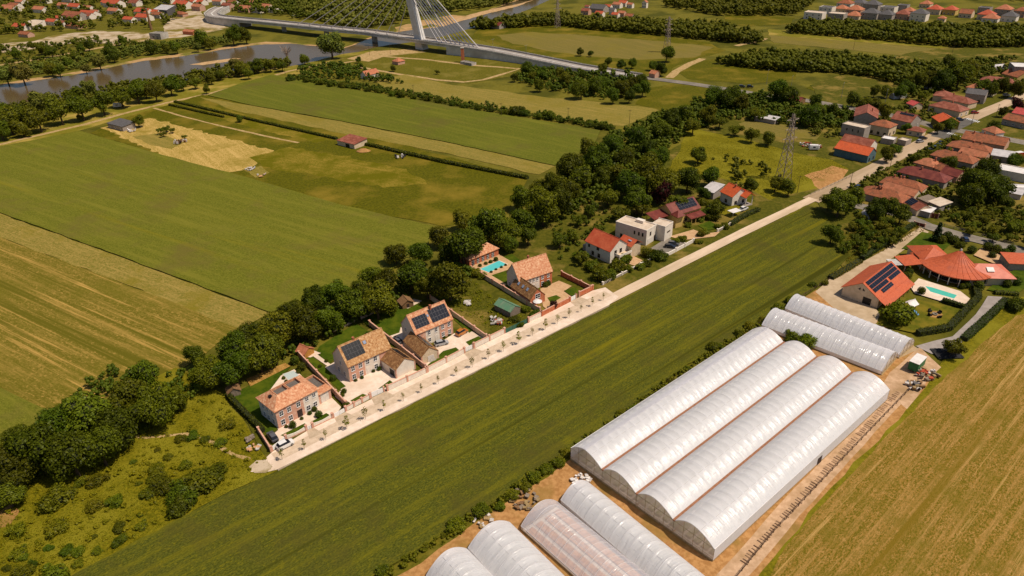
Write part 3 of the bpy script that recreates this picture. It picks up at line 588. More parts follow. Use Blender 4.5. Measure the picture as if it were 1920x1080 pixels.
# --- river banks
NEARB = [(-10, 205, 24), (15, 225, 26), (45, 212, 24), (80, 195, 26, 'willow'), (70, 222, 24), (110, 208, 24), (150, 200, 24), (135, 182, 20), (165, 165, 16, 'willow'), (190, 192, 22), (225, 180, 20), (255, 172, 20), (270, 165, 18), (290, 172, 18), (318, 160, 18), (342, 158, 12), (365, 155, 11), (395, 146, 11), (412, 140, 10), (440, 122, 12, 'willow'), (455, 128, 14), (480, 122, 14), (505, 122, 12), (528, 122, 11), (465, 138, 10), (620, 82, 24, 'willow'), (570, 110, 10), (652, 148, 6), (0, 245, 18), (40, 240, 16)]
row(NEARB, '{} tree from the left along the near bank of the river', 'trees along the near river bank', tree_px, 'mid')
FARB = [(10, 140, 18, 'willow'), (40, 138, 20, 'willow'), (95, 128, 14), (110, 132, 12), (185, 115, 15, 'willow'), (160, 128, 10, 'willow'), (282, 88, 13), (212, 104, 12), (205, 95, 14), (375, 72, 16), (392, 80, 12), (435, 66, 17), (460, 66, 14), (370, 88, 9, 'willow'), (330, 88, 12), (310, 90, 9), (75, 90, 12), (95, 95, 12), (165, 85, 10), (60, 85, 9), (150, 92, 9), (30, 100, 10), (230, 75, 9), (140, 105, 10), (130, 118, 9)]
row(FARB, '{} tree from the left on the far bank of the river', 'trees on the far river bank', tree_px, 'mid')
# --- thicket by the bridge ramp
THK = [(988, 128, 12), (1000, 142, 10), (1015, 138, 12), (1052, 140, 14), (1060, 150, 12), (1095, 138, 9), (1090, 165, 18), (1115, 160, 16), (1130, 155, 13), (1150, 180, 13), (1165, 165, 15), (1185, 155, 12), (1205, 165, 15), (1200, 150, 13), (1012, 160, 11), (965, 145, 8), (1180, 180, 12), (1140, 115, 9), (1130, 125, 10), (1165, 120, 9), (1185, 118, 9), (1240, 130, 11), (1250, 100, 14), (1088, 97, 7), (1108, 100, 6), (820, 134, 5, 'spread'), (737, 128, 6), (672, 112, 6), (676, 122, 6), (1225, 122, 9)]
row(THK, '{} tree from the left in the thickets along the bridge ramp', 'trees along the bridge ramp', tree_px, 'dark')
# --- hedgerow between the upper wheat and the dry field
HR = [(545, 147, 10), (575, 150, 9), (600, 155, 9), (620, 158, 9), (645, 160, 10), (665, 162, 9), (690, 168, 8), (712, 170, 8), (735, 176, 9), (752, 176, 12), (775, 182, 8), (800, 185, 8), (822, 188, 9), (848, 194, 9), (872, 198, 9), (895, 202, 9), (920, 205, 9), (945, 210, 9), (968, 205, 16), (985, 212, 10), (1010, 218, 9), (1032, 215, 14), (1055, 225, 8), (1080, 226, 9), (1105, 232, 12), (1125, 235, 13), (1145, 238, 10)]
row(HR, '{} bush from the left in the hedgerow above the upper wheat field', 'bushes of the hedgerow above the wheat', bush_px, 'bush')
# --- village trees
VT = [(1575, 380, 26), (1555, 375, 18), (1600, 370, 20, 'mid'), (1645, 392, 20), (1664, 390, 19), (1690, 402, 18, 'mid'), (1560, 438, 20), (1835, 345, 32), (1870, 350, 26), (1820, 365, 22), (1850, 318, 22), (1780, 304, 14), (1717, 298, 12, 'mid'), (1865, 238, 12), (1785, 232, 12, 'mid'), (1760, 240, 10, 'mid'), (1665, 290, 14), (1680, 280, 12), (1658, 208, 14, 'mid'), (1640, 200, 14), (1620, 195, 14), (1600, 185, 13, 'mid'), (1700, 165, 14), (1720, 150, 16), (1745, 148, 16), (1770, 150, 18), (1800, 140, 22), (1815, 130, 18), (1780, 115, 12), (1840, 160, 13, 'mid'), (1860, 168, 12, 'mid'), (1880, 160, 12), (1905, 168, 14), (1530, 188, 12), (1560, 205, 12, 'mid'), (1690, 172, 12), (1730, 178, 10, 'mid'), (1665, 170, 12), (1640, 172, 10), (1908, 195, 12, 'purple'), (1880, 210, 9), (1700, 240, 10), (1615, 210, 9), (1905, 300, 14), (1890, 380, 14, 'mid'), (1900, 420, 16, 'spread')]
row(VT, '{} tree from the left among the village houses', 'trees among the village houses', tree_px, 'dark')
# --- orchards
OR = scatter([(1600, 405), (1640, 400), (1700, 430), (1640, 480), (1580, 470), (1590, 440)], 18, 3, 4.2)
row([(x, y, rnd.uniform(9, 14)) for x, y in OR], '{} small fruit tree from the left in the overgrown orchard beside the wheat', 'fruit trees in the orchard beside the wheat', tree_px, 'spread', name='fruit_tree')
OR2 = scatter([(1780, 400), (1830, 385), (1960, 400), (1960, 470), (1880, 445), (1800, 430)], 24, 4, 5)
row([(x, y, rnd.uniform(8, 13)) for x, y in OR2], '{} small fruit tree from the left in the garden plots across the side road', 'fruit trees in the plots across the side road', tree_px, 'spread', name='fruit_tree')
# --- bushes in the rough meadow
MB_ = [(105, 930, 36), (335, 925, 36), (370, 900, 40), (340, 945, 30), (395, 885, 36), (310, 905, 28), (290, 890, 22), (275, 920, 20, 'bushlight'), (30, 995, 24), (32, 1035, 20), (105, 985, 26), (180, 945, 20, 'bushlight'), (215, 940, 20, 'bushlight'), (148, 1030, 16), (183, 1030, 12), (222, 1012, 18), (95, 1075, 34, 'bushlight'), (175, 1005, 9), (427, 795, 18), (430, 790, 10), (340, 820, 14, 'bushlight'), (262, 800, 20, 'bushlight'), (315, 855, 12), (295, 842, 8), (250, 865, 8), (350, 870, 16), (180, 895, 24, 'bushlight'), (150, 900, 18, 'bushlight'), (260, 905, 8), (40, 1068, 22, 'bushlight'), (145, 1055, 14, 'bushlight')]
MB_ += [(x, y, rnd.uniform(7, 18), rnd.choice(('bush', 'bushlight'))) for x, y in scatter([(0, 950), (120, 880), (260, 830), (420, 790), (470, 850), (380, 930), (150, 1050), (0, 1075)], 14, 77, 2.5)]
row([(b[0], b[1], b[2], b[3] if len(b) > 3 else ('bush' if b[2] > 26 else rnd.choice(('bush', 'bushlight', 'bushlight')))) for b in MB_], '{} bush from the left in the rough meadow', 'bushes in the rough meadow', bush_px, 'bush', zs=.75)
# --- hedge of bushes between wheat and greenhouses
GH = [(856, 984, 22), (898, 958, 20), (935, 950, 14), (960, 932, 15), (985, 912, 16), (1005, 895, 15), (1025, 878, 17), (1045, 866, 15), (1062, 848, 14), (1085, 835, 10), (1110, 815, 8), (1140, 795, 9), (1165, 775, 11), (1185, 765, 10), (1215, 745, 9), (1235, 735, 8), (1260, 715, 9), (1290, 690, 9), (1335, 652, 14), (1350, 648, 10), (1385, 626, 12), (1408, 612, 13), (1430, 600, 12), (1462, 578, 14), (1487, 562, 15), (1525, 535, 9), (1545, 530, 8), (720, 1070, 16), (760, 1048, 10), (800, 1022, 9), (830, 1005, 8)]
row(GH, '{} bush from the left in the hedge between wheat and greenhouses', 'bushes between wheat and greenhouses', bush_px, 'bushlight')
for i, (x, y, r, c, l) in enumerate([(1487, 632, 20, 'bushlight', 'round dark bush before the greenhouse gables, left of its twin'), (1519, 641, 21, 'bushlight', 'round dark bush before the greenhouse gables, right of its twin'), (1680, 590, 32, 'bushlight', 'wide olive bush at the corner of the playground lawn')]):
    bush_px(x, y, r, l, 'round bushes by the greenhouses' if i < 2 else None, crown=c, zs=1.1)
tree_px(1790, 648, 22, 'spread', 'lone leafy tree beside the black netting at the stubble field', None)
bush_px(1905, 570, 22, 'dark shrub at the photo edge beside the driveway gate', None, crown='bush')
# --- far woods, each one mass
wood('wood', 'broad pale green wood on the far side of the river behind the cables', [(545, 20), (640, -20), (760, -40), (1040, -40), (1000, 0), (900, 18), (800, 28), (740, 46), (660, 58), (620, 48)], 1500, 21, (3.6, 6.2), m='leaf_far_willow', gap=4.2)
wood('wood', 'dark wood behind the meadow beyond the bridge', [(1040, 34), (1090, 42), (1250, 48), (1340, 56), (1430, 74), (1420, 84), (1350, 78), (1250, 68), (1130, 58), (1040, 48), (900, 56), (880, 52), (960, 42)], 1100, 22, (3.2, 5.4), gap=3.8)
wood('wood', 'wood along the top of the photo behind the small far village', [(1240, -40), (1560, -40), (1520, 10), (1490, 30), (1350, 30), (1250, 14)], 1200, 23, (3.2, 5.6), gap=4.5)
wood('wood', 'wood below the row of far suburban houses', [(1480, 58), (1530, 48), (1700, 54), (1920, 60), (2000, 72), (1960, 88), (1800, 90), (1640, 76), (1480, 62)], 1100, 24, (3, 5), gap=3.6, m='leaf_far')
wood('wood', 'long dark wood between the main road and the brown field', [(1345, 120), (1440, 104), (1560, 110), (1660, 120), (1760, 136), (1790, 148), (1700, 164), (1640, 146), (1560, 136), (1480, 136), (1400, 128)], 1100, 25, (2.6, 4.6), gap=3.0, size=.18)
wood('wood', 'wood above the row of far suburban houses', [(1560, -60), (2100, -60), (2100, 0), (1920, 4), (1700, -6)], 900, 26, (3, 5.5), gap=5)
wood('wood', 'trees filling the gardens of the town across the river', [(-200, -40), (480, -40), (380, 10), (300, 52), (200, 56), (60, 62), (-200, 80)], 1000, 27, (2.6, 5.2), gap=5.5, m='leaf_far')
wood('wood', 'scrub and small trees on the waste ground across the river', [(-120, 108), (0, 94), (150, 74), (300, 80), (340, 90), (200, 112), (60, 128), (-120, 150)], 260, 28, (1.4, 3.2), gap=4, m='leaf_far')
wood('wood', 'trees around the far bank houses at the bridge head', [(420, 10), (560, -10), (640, 20), (600, 40), (520, 32), (440, 24)], 260, 29, (3, 5), gap=4.5)
wood('wood', 'scrubby young trees between the levee path and the upper wheat', [(560, 128), (640, 122), (700, 136), (760, 158), (640, 150), (570, 145)], 150, 30, (1.2, 2.8), gap=2.2)
wood('wood', 'bushes and small trees in the gardens below the main road', [(1300, 190), (1420, 178), (1520, 200), (1600, 215), (1580, 240), (1480, 235), (1380, 225), (1300, 245)], 420, 31, (1.0, 2.8), gap=2.2, m='leaf_far')
wood('wood', 'undergrowth filling the gaps in the tree belt behind the villas', [(1000, 400), (1060, 330), (1150, 255), (1250, 215), (1320, 200), (1290, 250), (1240, 290), (1200, 340), (1130, 370), (1050, 410)], 420, 32, (1.4, 3.0), gap=2.0)
wood('wood', 'shrubs in the terraced garden behind the orange-roofed house', [(1030, 420), (1090, 380), (1160, 390), (1150, 430), (1090, 460), (1050, 490)], 60, 33, (.6, 1.4), gap=2.2)
wood('wood', 'bushes and small trees around the village gardens', [(1660, 160), (1750, 120), (1900, 110), (1960, 150), (1870, 180), (1780, 175), (1700, 190)], 300, 34, (1.2, 2.8), gap=2.6)
wood('wood', 'undergrowth under the lower end of the tree belt', [(-60, 880), (60, 800), (220, 690), (350, 700), (380, 690), (560, 640), (640, 580), (700, 560), (880, 470), (880, 520), (700, 590), (560, 670), (420, 710), (340, 770), (240, 800), (120, 880), (0, 940)], 190, 35, (1.1, 2.2), gap=2.3, size=.16)
wood('wood', 'continuous scrub of the hedgerow above the upper wheat field', [(540, 143), (640, 157), (760, 172), (880, 196), (1000, 214), (1130, 234), (1140, 242), (1000, 222), (880, 204), (760, 181), (640, 165), (545, 150)], 330, 36, (1.0, 2.1), gap=1.7, size=.18)
wood('wood', 'dense undergrowth below the trees of the near river bank', [(-60, 218), (60, 195), (150, 178), (260, 158), (340, 148), (430, 128), (540, 118), (545, 126), (420, 150), (300, 174), (150, 210), (0, 252), (-60, 265)], 420, 37, (1.8, 3.6), gap=2.8, m='leaf_far')
wood('wood', 'bushy growth below the trees of the far river bank', [(-60, 165), (0, 150), (110, 138), (200, 118), (280, 104), (360, 92), (460, 78), (470, 70), (350, 78), (250, 92), (150, 112), (0, 136), (-60, 150)], 300, 38, (1.6, 3.4), gap=3, m='leaf_far_willow')
wood('wood', 'thicket bushes below the trees along the bridge ramp', [(960, 148), (1000, 128), (1060, 138), (1120, 140), (1200, 148), (1210, 172), (1150, 190), (1080, 178), (1010, 168)], 260, 39, (1.2, 3), gap=2.6)
wood('wood', 'shrubs between the houses of the village by the street', [(1560, 370), (1640, 330), (1760, 268), (1860, 290), (1900, 330), (1880, 380), (1760, 400), (1700, 400), (1640, 392)], 260, 40, (.8, 2.0), gap=3)
wood('wood', 'overgrown thickets in the orchard beside the wheat', [(1545, 400), (1600, 385), (1700, 415), (1690, 440), (1600, 478), (1570, 450)], 36, 41, (.6, 1.4), gap=2.4)
wood('wood', 'shrubs and plants in the garden plots across the side road', [(1760, 405), (1830, 380), (1960, 395), (1960, 470), (1880, 448), (1790, 425)], 130, 42, (.7, 1.6), gap=2.6)
wood('wood', 'low scrub in the weedy field below the lattice mast', [(1280, 330), (1320, 290), (1400, 300), (1460, 320), (1500, 345), (1440, 365), (1360, 350)], 34, 43, (.8, 2.4), gap=1.6)
leafmat('leaf_clump', SR(86, 96, 10), SR(132, 132, 22), rand=0, scale=.2)
wood('weed_clumps', 'clumps of tall weeds and brambles all over the lower left meadow', [(-60, 960), (90, 860), (250, 800), (340, 740), (420, 750), (500, 862), (430, 915), (130, 1075), (-60, 1080)], 420, 44, (.35, 1.0), gap=1.0, m='leaf_clump', tall=.6, size=.22)
wood('weed_clumps', 'clumps of weeds and brambles in the plot between two villas', [(800, 555), (880, 520), (960, 590), (990, 590), (930, 622), (870, 590)], 90, 45, (.3, .9), gap=1.1, m='leaf_clump', tall=.6, size=.22)
wood('wood', 'continuous leafy scrub between the wheat and the greenhouse yard', [(700, 1090), (850, 990), (1060, 846), (1200, 750), (1300, 680), (1440, 594), (1450, 602), (1300, 692), (1200, 762), (1075, 858), (870, 996), (720, 1092)], 300, 46, (.5, 1.3), gap=1.0, m='leaf_bush', tall=.8, size=.2)
wood('wood', 'garden greenery between the houses left of the village street', [(1480, 215), (1560, 205), (1680, 200), (1740, 180), (1760, 215), (1700, 240), (1600, 225), (1560, 262), (1520, 255)], 150, 47, (.7, 2.0), gap=2.6)
# --- grass and weeds in the meadows
def tufts(name, label, poly, n, seed, h, m):
    rr = np.random.RandomState(seed); pts = []
    xs = [p[0] for p in poly]; ys = [p[1] for p in poly]
    while len(pts) < n:
        c = (rr.uniform(min(xs), max(xs)), rr.uniform(min(ys), max(ys)))
        if inside(c, poly): pts.append(P(*c))
    p = np.array(pts); n = len(p); a = rr.uniform(0, 6.28, n); hh = h * rr.uniform(.4, 1.3, n); ww = h * rr.uniform(.4, 1.2, n)
    t = np.stack([np.cos(a), np.sin(a), np.zeros(n)], 1); lean = np.stack([rr.uniform(-.6, .6, n), rr.uniform(-.6, .6, n), np.ones(n)], 1)
    v = np.empty((n, 4, 3)); base = p + np.array([0, 0, .05]); v[:, 0] = base - t * ww[:, None] * .4; v[:, 1] = base + t * ww[:, None] * .4
    v[:, 2] = base + lean * hh[:, None] + t * ww[:, None] * .6; v[:, 3] = base + lean * hh[:, None] - t * ww[:, None] * .6
    o = link(name, np_mesh(name, v, [M[m]])); tag(o, label, 'grass', kind='stuff')
tufts('grass', 'rough tall grass and weeds covering the lower left meadow', [(-60, 960), (90, 850), (330, 730), (420, 745), (500, 860), (520, 885), (430, 922), (130, 1080), (-60, 1080)], 30000, 5, .24, 'leaf_weed')
tufts('grass', 'tall weeds in the empty plot between two villas', [(800, 555), (880, 520), (960, 590), (990, 590), (930, 628), (870, 590)], 4000, 6, .28, 'leaf_weed')
tufts('grass', 'weedy grass in the field below the lattice mast', [(1240, 330), (1280, 270), (1400, 262), (1560, 300), (1590, 318), (1500, 350), (1440, 370), (1330, 330)], 9000, 7, .28, 'leaf_weed')
tufts('grass', 'wild grass in the orchards and plots by the side road', [(1560, 440), (1640, 400), (1740, 430), (1660, 470), (1590, 500)], 3000, 8, .4, 'leaf_weed')
# ================================================================ BUILDINGS
mat('tile_orange', SR(218, 156, 116), SR(190, 118, 80), 3.0, c3=SR(230, 180, 140), scale3=1.6, amt3=(.5, .62), voronoi=True)
mat('tile_ochre', SR(200, 150, 100), SR(160, 108, 62), 3.0, c3=SR(214, 172, 124), scale3=1.6, amt3=(.5, .62), voronoi=True)
mat('tile_brown', SR(160, 112, 68), SR(122, 82, 48), 3.0, c3=SR(180, 136, 88), scale3=1.4, amt3=(.5, .62), voronoi=True)
mat('tile_old', SR(178, 104, 68), SR(146, 84, 54), 2.4, voronoi=True, c3=SR(128, 82, 54), scale3=.5, amt3=(.5, .65))
mat('tile_salmon', SR(204, 128, 92), SR(184, 108, 74), 2.4, voronoi=True, c3=SR(164, 104, 70), scale3=.5)
mat('roof_red', SR(206, 102, 64), SR(188, 86, 52), 2.0, voronoi=True, rough=.6, c3=SR(184, 76, 44), scale3=.3)
mat('roof_villa', SR(212, 104, 62), SR(192, 88, 48), 2.4, voronoi=True, rough=.6, c3=SR(182, 90, 60), scale3=.35, amt3=(.5, .7))
mat('roof_red_sheen', SR(224, 124, 96), SR(208, 108, 82), .8, rough=.5)  # villa red lightened to hold the wing roof's sheen in its colour
mat('roof_orange', SR(228, 104, 54), SR(208, 88, 42), 2.2, voronoi=True, rough=.65, c3=SR(196, 92, 52), scale3=.4, amt3=(.52, .7))
mat('roof_darkred', SR(122, 50, 38), SR(104, 42, 32), 2.0, voronoi=True, rough=.6, c3=SR(138, 66, 50), scale3=.4)
mat('roof_crimson', SR(152, 82, 58), SR(130, 68, 46), 2.0, voronoi=True, rough=.6, c3=SR(168, 100, 76), scale3=.4)
mat('roof_pink', SR(214, 92, 84), SR(196, 78, 70), 1, rough=.5)
mat('roof_grey', SR(104, 98, 96), SR(88, 84, 82), 1, rough=.7)
mat('roof_pale', SR(226, 204, 180), SR(206, 182, 156), .5, rough=.7)
mat('roof_white', SR(244, 236, 230), SR(226, 216, 208), .5, rough=.5)
mat('roof_metal', SR(216, 206, 202), SR(192, 184, 180), .4, rough=.4)
mat('roof_green', SR(104, 146, 112), SR(84, 128, 96), .6, rough=.6, c3=SR(130, 150, 120), scale3=.6)
mat('brick', SR(228, 174, 148), SR(208, 148, 120), 5, c3=SR(236, 196, 172), scale3=1.2, amt3=(.5, .7))
mat('brick_red', SR(208, 118, 78), SR(182, 94, 60), 5, c3=SR(214, 134, 94), scale3=1)
mat('render_white', SR(246, 232, 214), SR(236, 220, 202), .8)
mat('render_cream', SR(232, 206, 172), SR(216, 190, 156), .8)
mat('render_yellow', SR(220, 184, 108), SR(206, 170, 96), .8)
mat('render_grey', SR(176, 162, 150), SR(160, 146, 134), .8)
mat('render_pink', SR(214, 168, 142), SR(200, 152, 126), .8)
mat('render_blue', SR(96, 122, 128), SR(82, 108, 116), .8)
mat('render_olive', SR(128, 112, 40), SR(112, 98, 34), .8)
mat('wood_brown', SR(150, 112, 76), SR(124, 90, 58), 2, stretch=(0, .3))
mat('wood_orange', SR(204, 146, 72), SR(186, 126, 56), 2)
mat('wood_grey', SR(150, 132, 114), SR(124, 108, 92), 2)
mat('frame_white', (.78, .74, .7, 1)); mat('frame_dark', SR(70, 52, 42)); mat('door_dark', SR(62, 46, 40)); mat('door_white', SR(238, 226, 212), SR(226, 212, 198), 1)
mat('deck_grey', SR(116, 106, 98), SR(100, 92, 84), 1.5)
def glass(name, c, rough=.08, spec=.5):
    m = mat(name, c, rough=rough, spec=spec); return m
glass('pane', SR(40, 42, 48)); glass('skylight_glass', SR(150, 160, 180)); glass('solar', SR(24, 26, 38), rough=.2, spec=.35); glass('solar_black', SR(12, 12, 18), rough=.2, spec=.3)
mat('solar_frame', SR(104, 100, 102), rough=.5); mat('solar_frame_dark', SR(70, 66, 70), rough=.4)
mat('steel', SR(168, 160, 152), SR(140, 132, 124), 1, rough=.5, metal=.2); mat('concrete', SR(206, 196, 184), SR(186, 176, 164), .3, c3=SR(168, 158, 146), scale3=.1); mat('concrete_dark', SR(150, 140, 128), SR(132, 124, 112), .3)
mat('black_part', SR(26, 24, 24), rough=.5); mat('chimney', SR(188, 112, 80), SR(160, 92, 64), 4)
WC = {}
def window_mesh(w, h, style):
    k = (round(w, 2), round(h, 2), style)
    if k not in WC:
        f = MB(); t = .09; m = M['frame_dark' if style == 'dark' else 'frame_white']
        f.box(-w / 2 - t, -w / 2, -.06, .02, -t, h + t); f.box(w / 2, w / 2 + t, -.06, .02, -t, h + t); f.box(-w / 2, w / 2, -.06, .02, h, h + t); f.box(-w / 2 - .06, w / 2 + .06, -.12, .02, -t - .05, 0)
        if style != 'plain' and w > .5:
            f.box(-.035, .035, -.05, .02, 0, h); f.box(-w / 2, -.035, -.05, .02, h * .5 - .03, h * .5 + .03); f.box(.035, w / 2, -.05, .02, h * .5 - .03, h * .5 + .03)
        p = MB(); p.box(-w / 2, w / 2, -.025, .015, 0, h)
        WC[k] = (f.mesh('window', m), p.mesh('pane', M['pane']))
    return WC[k]
def face_matrix(face, w, d, u, z, off=0):
    """where on a face: u metres from its left end seen from outside"""
    if face == 'front': return Matrix.Translation((-w / 2 + u, -d / 2 - off, z))
    if face == 'left': return Matrix.Translation((-w / 2 - off, d / 2 - u, z)) @ Matrix.Rotation(-math.pi / 2, 4, 'Z')
    if face == 'right': return Matrix.Translation((w / 2 + off, -d / 2 + u, z)) @ Matrix.Rotation(math.pi / 2, 4, 'Z')
    return Matrix.Translation((w / 2 - u, d / 2 + off, z)) @ Matrix.Rotation(math.pi, 4, 'Z')
def window(root, w, d, face, u, z, ww=1.0, wh=1.3, style='white', off=0):
    fm, pm = window_mesh(ww, wh, style); o = link('window', fm, root, matrix=face_matrix(face, w, d, u, z, off + .01)); link('pane', pm, o); return o
def door(root, w, d, face, u, ww=1.0, wh=2.1, m='door_dark', off=0, z=.05, name='door'):
    b = MB(); b.box(-ww / 2, ww / 2, -.05, .02, 0, wh); o = b.build(name, M[m], root, matrix=face_matrix(face, w, d, u, z, off + .01))
    h = MB(); h.box(ww * .34, ww * .4, -.09, -.05, wh * .45, wh * .5); h.build('handle', M['steel'], o); return o
def roof_mesh(kind, w, d, e, r, ov, t=.16):
    b = MB()
    if kind in ('gx', 'gy'):
        W, D = (w, d) if kind == 'gx' else (d, w); s = r / (D / 2); lo = e - s * ov; h = D / 2 + ov; ax = 'x' if kind == 'gx' else 'y'
        b.extrude([(-h, lo), (-h, lo + t), (0, e + r + t), (h, lo + t), (h, lo), (0, e + r)], -W / 2 - ov * .6, W / 2 + ov * .6, ax)
        b.extrude([(-.14, e + r + t - .05), (-.08, e + r + t + .1), (.08, e + r + t + .1), (.14, e + r + t - .05)], -W / 2 - ov * .6 - .01, W / 2 + ov * .6 + .01, ax)
    elif kind == 'hip':
        W, D = w / 2 + ov, d / 2 + ov; k = min(W, D) ; rx, ry = W - k, D - k; s = r / (min(w, d) / 2); lo = e - s * ov; top = lo + s * k
        rx = max(rx, .05); ry = max(ry, .0)
        if W >= D: R1, R2 = (-rx, 0), (rx, 0)
        else: R1, R2 = (0, -max(D - k, .05)), (0, max(D - k, .05))
        c = [(-W, -D), (W, -D), (W, D), (-W, D)]
        vs = [(x, y, lo) for x, y in c] + [(x, y, lo + t) for x, y in c] + [(*R1, top + t), (*R2, top + t)]
        fs = [(0, 3, 2, 1), (0, 1, 5, 4), (1, 2, 6, 5), (2, 3, 7, 6), (3, 0, 4, 7)]
        fs += [(4, 5, 9, 8), (5, 6, 9), (6, 7, 8, 9), (7, 4, 8)] if W >= D else [(4, 5, 8), (5, 6, 9, 8), (6, 7, 9), (7, 4, 8, 9)]
        b.add(vs, fs)
    elif kind == 'shed':
        b.extrude([(-d / 2 - ov, e), (-d / 2 - ov, e + t), (d / 2 + ov, e + r + t), (d / 2 + ov, e + r)], -w / 2 - ov, w / 2 + ov, 'x')
    return b
def wall_mesh(kind, w, d, e, r):
    b = MB()
    if kind == 'gx': b.extrude([(-d / 2, 0), (-d / 2, e), (0, e + r), (d / 2, e), (d / 2, 0)], -w / 2, w / 2, 'x')
    elif kind == 'gy': b.extrude([(-w / 2, 0), (-w / 2, e), (0, e + r), (w / 2, e), (w / 2, 0)], -d / 2, d / 2, 'y')
    elif kind == 'shed': b.extrude([(-d / 2, 0), (-d / 2, e), (d / 2, e + r), (d / 2, 0)], -w / 2, w / 2, 'x')
    else: b.box(-w / 2, w / 2, -d / 2, d / 2, 0, e)
    return b
def place(A, B, z, depth=None, C=None, dfix=0):
    """front wall from pixel A to pixel B (at height z): returns centre, heading, width, depth"""
    a, b = P(*A, z), P(*B, z); v = (b - a)[:2]; w = float(np.hypot(*v)); rz = math.atan2(v[1], v[0]); n = np.array([-math.sin(rz), math.cos(rz)])
    if C is not None: depth = abs(float((P(*C, z) - a)[:2] @ n)) + dfix
    c = (a[:2] + b[:2]) / 2 + n * depth / 2
    return (c[0], c[1], 0.0), rz, w, depth
def house(name, label, A, B, z, depth=None, C=None, roof='gx', r=None, wall='render_white', tile='tile_old', ov=.35, wins=(), auto=None, doors=(), cat='house', group=None, chim=0, e=None, wstyle='white', root=None, z0=0):
    loc, rz, w, d = place(A, B, z, depth, C); e = z if e is None else e
    r = (min(w, d) if roof == 'hip' else d if roof in ('gx', 'shed') else w) * .3 if r is None else r
    t = thing(name, label, cat, loc, rz, group) if root is None else root
    wall_mesh(roof, w, d, e, r).build('wall', M[wall], t)
    if roof == 'flat':
        b = MB(); p = .22
        b.box(-w / 2 - .03, w / 2 + .03, -d / 2 - .03, -d / 2 + p, e, e + .45); b.box(-w / 2 - .03, w / 2 + .03, d / 2 - p, d / 2 + .03, e, e + .45)
        b.box(-w / 2 - .03, -w / 2 + p, -d / 2 + p, d / 2 - p, e, e + .45); b.box(w / 2 - p, w / 2 + .03, -d / 2 + p, d / 2 - p, e, e + .45); b.build('parapet', M[wall], t)
        b = MB(); b.box(-w / 2 + p, w / 2 - p, -d / 2 + p, d / 2 - p, e + .002, e + .12); b.build('roof', M[tile], t)
    else:
        ro = roof_mesh(roof, w, d, e, r, ov).build('roof', M[tile], t)
        for k in range(chim):
            q = random.Random(label + str(k)); x = q.uniform(-.3, .3) * w; y = q.uniform(-.12, .12) * d
            c = MB(); c.box(x - .25, x + .25, y - .3, y + .3, e + r * .45, e + r + .75); c.box(x - .32, x + .32, y - .37, y + .37, e + r + .75, e + r + .9); c.build('chimney', M['chimney'], ro)
    for f, u, zz, ww, wh in wins: window(t, w, d, f, u * (w if f in ('front', 'back') else d), zz, ww, wh, wstyle)
    for f, u, ww, wh, m in doors: door(t, w, d, f, u * (w if f in ('front', 'back') else d), ww, wh, m)
    if auto:
        for f, n in auto.items():
            L = w if f in ('front', 'back') else d
            for fl in range(max(1, int((e - .4) / 2.6))):
                for k in range(n): window(t, w, d, f, L * (k + .5) / n, .95 + fl * 2.7, min(1.1, L / n * .5), 1.2, wstyle)
    return t, w, d, e, r
PANEL = {}
def solar(root, w, d, e, r, side, u0, u1, v0, v1, nx, ny, m='solar', fm='solar_frame', roof='gx', lift=.3, name='solar_panel'):
    """panels on a roof slope: u along the ridge, v from eave (0) to ridge (1); each panel a part with its dark face"""
    W, D = (w, d) if roof == 'gx' else (d, w); s = r / (D / 2); ang = math.atan(s); sl = math.hypot(D / 2, r)
    pw = (u1 - u0) * W / nx; ph = (v1 - v0) * sl / ny; key = (round(pw, 3), round(ph, 3), m)
    if key not in PANEL:
        f = MB(); f.box(-pw / 2 + .01, pw / 2 - .01, -ph / 2 + .01, ph / 2 - .01, 0, .05); g = MB(); g.box(-pw / 2 + .04, pw / 2 - .04, -ph / 2 + .04, ph / 2 - .04, .045, .058)
        PANEL[key] = (f.mesh(name, M[fm]), g.mesh('cells', M[m]))
    base = Matrix.Identity(4)
    if roof == 'gx': base = Matrix.Rotation(0 if side == 'front' else math.pi, 4, 'Z')
    else: base = Matrix.Rotation({'left': -math.pi / 2, 'right': math.pi / 2}[side], 4, 'Z')
    for i in range(nx):
        for j in range(ny):
            u = -W / 2 + u0 * W + (i + .5) * pw; v = (v0 + (j + .5) * (v1 - v0) / ny)
            mtx = base @ Matrix.Translation((u, -D / 2 * (1 - v), e + r * v + lift)) @ Matrix.Rotation(ang, 4, 'X')
            o = link(name, PANEL[key][0], root, matrix=mtx); link('cells', PANEL[key][1], o)
def bay(root, w, d, x0, x1, e, m, y0=-.06, name='brick_bay'):
    b = MB(); b.box(-w / 2 + x0, -w / 2 + x1, -d / 2 + y0, -d / 2 - .002, 0, e); return b.build(name, M[m], root)

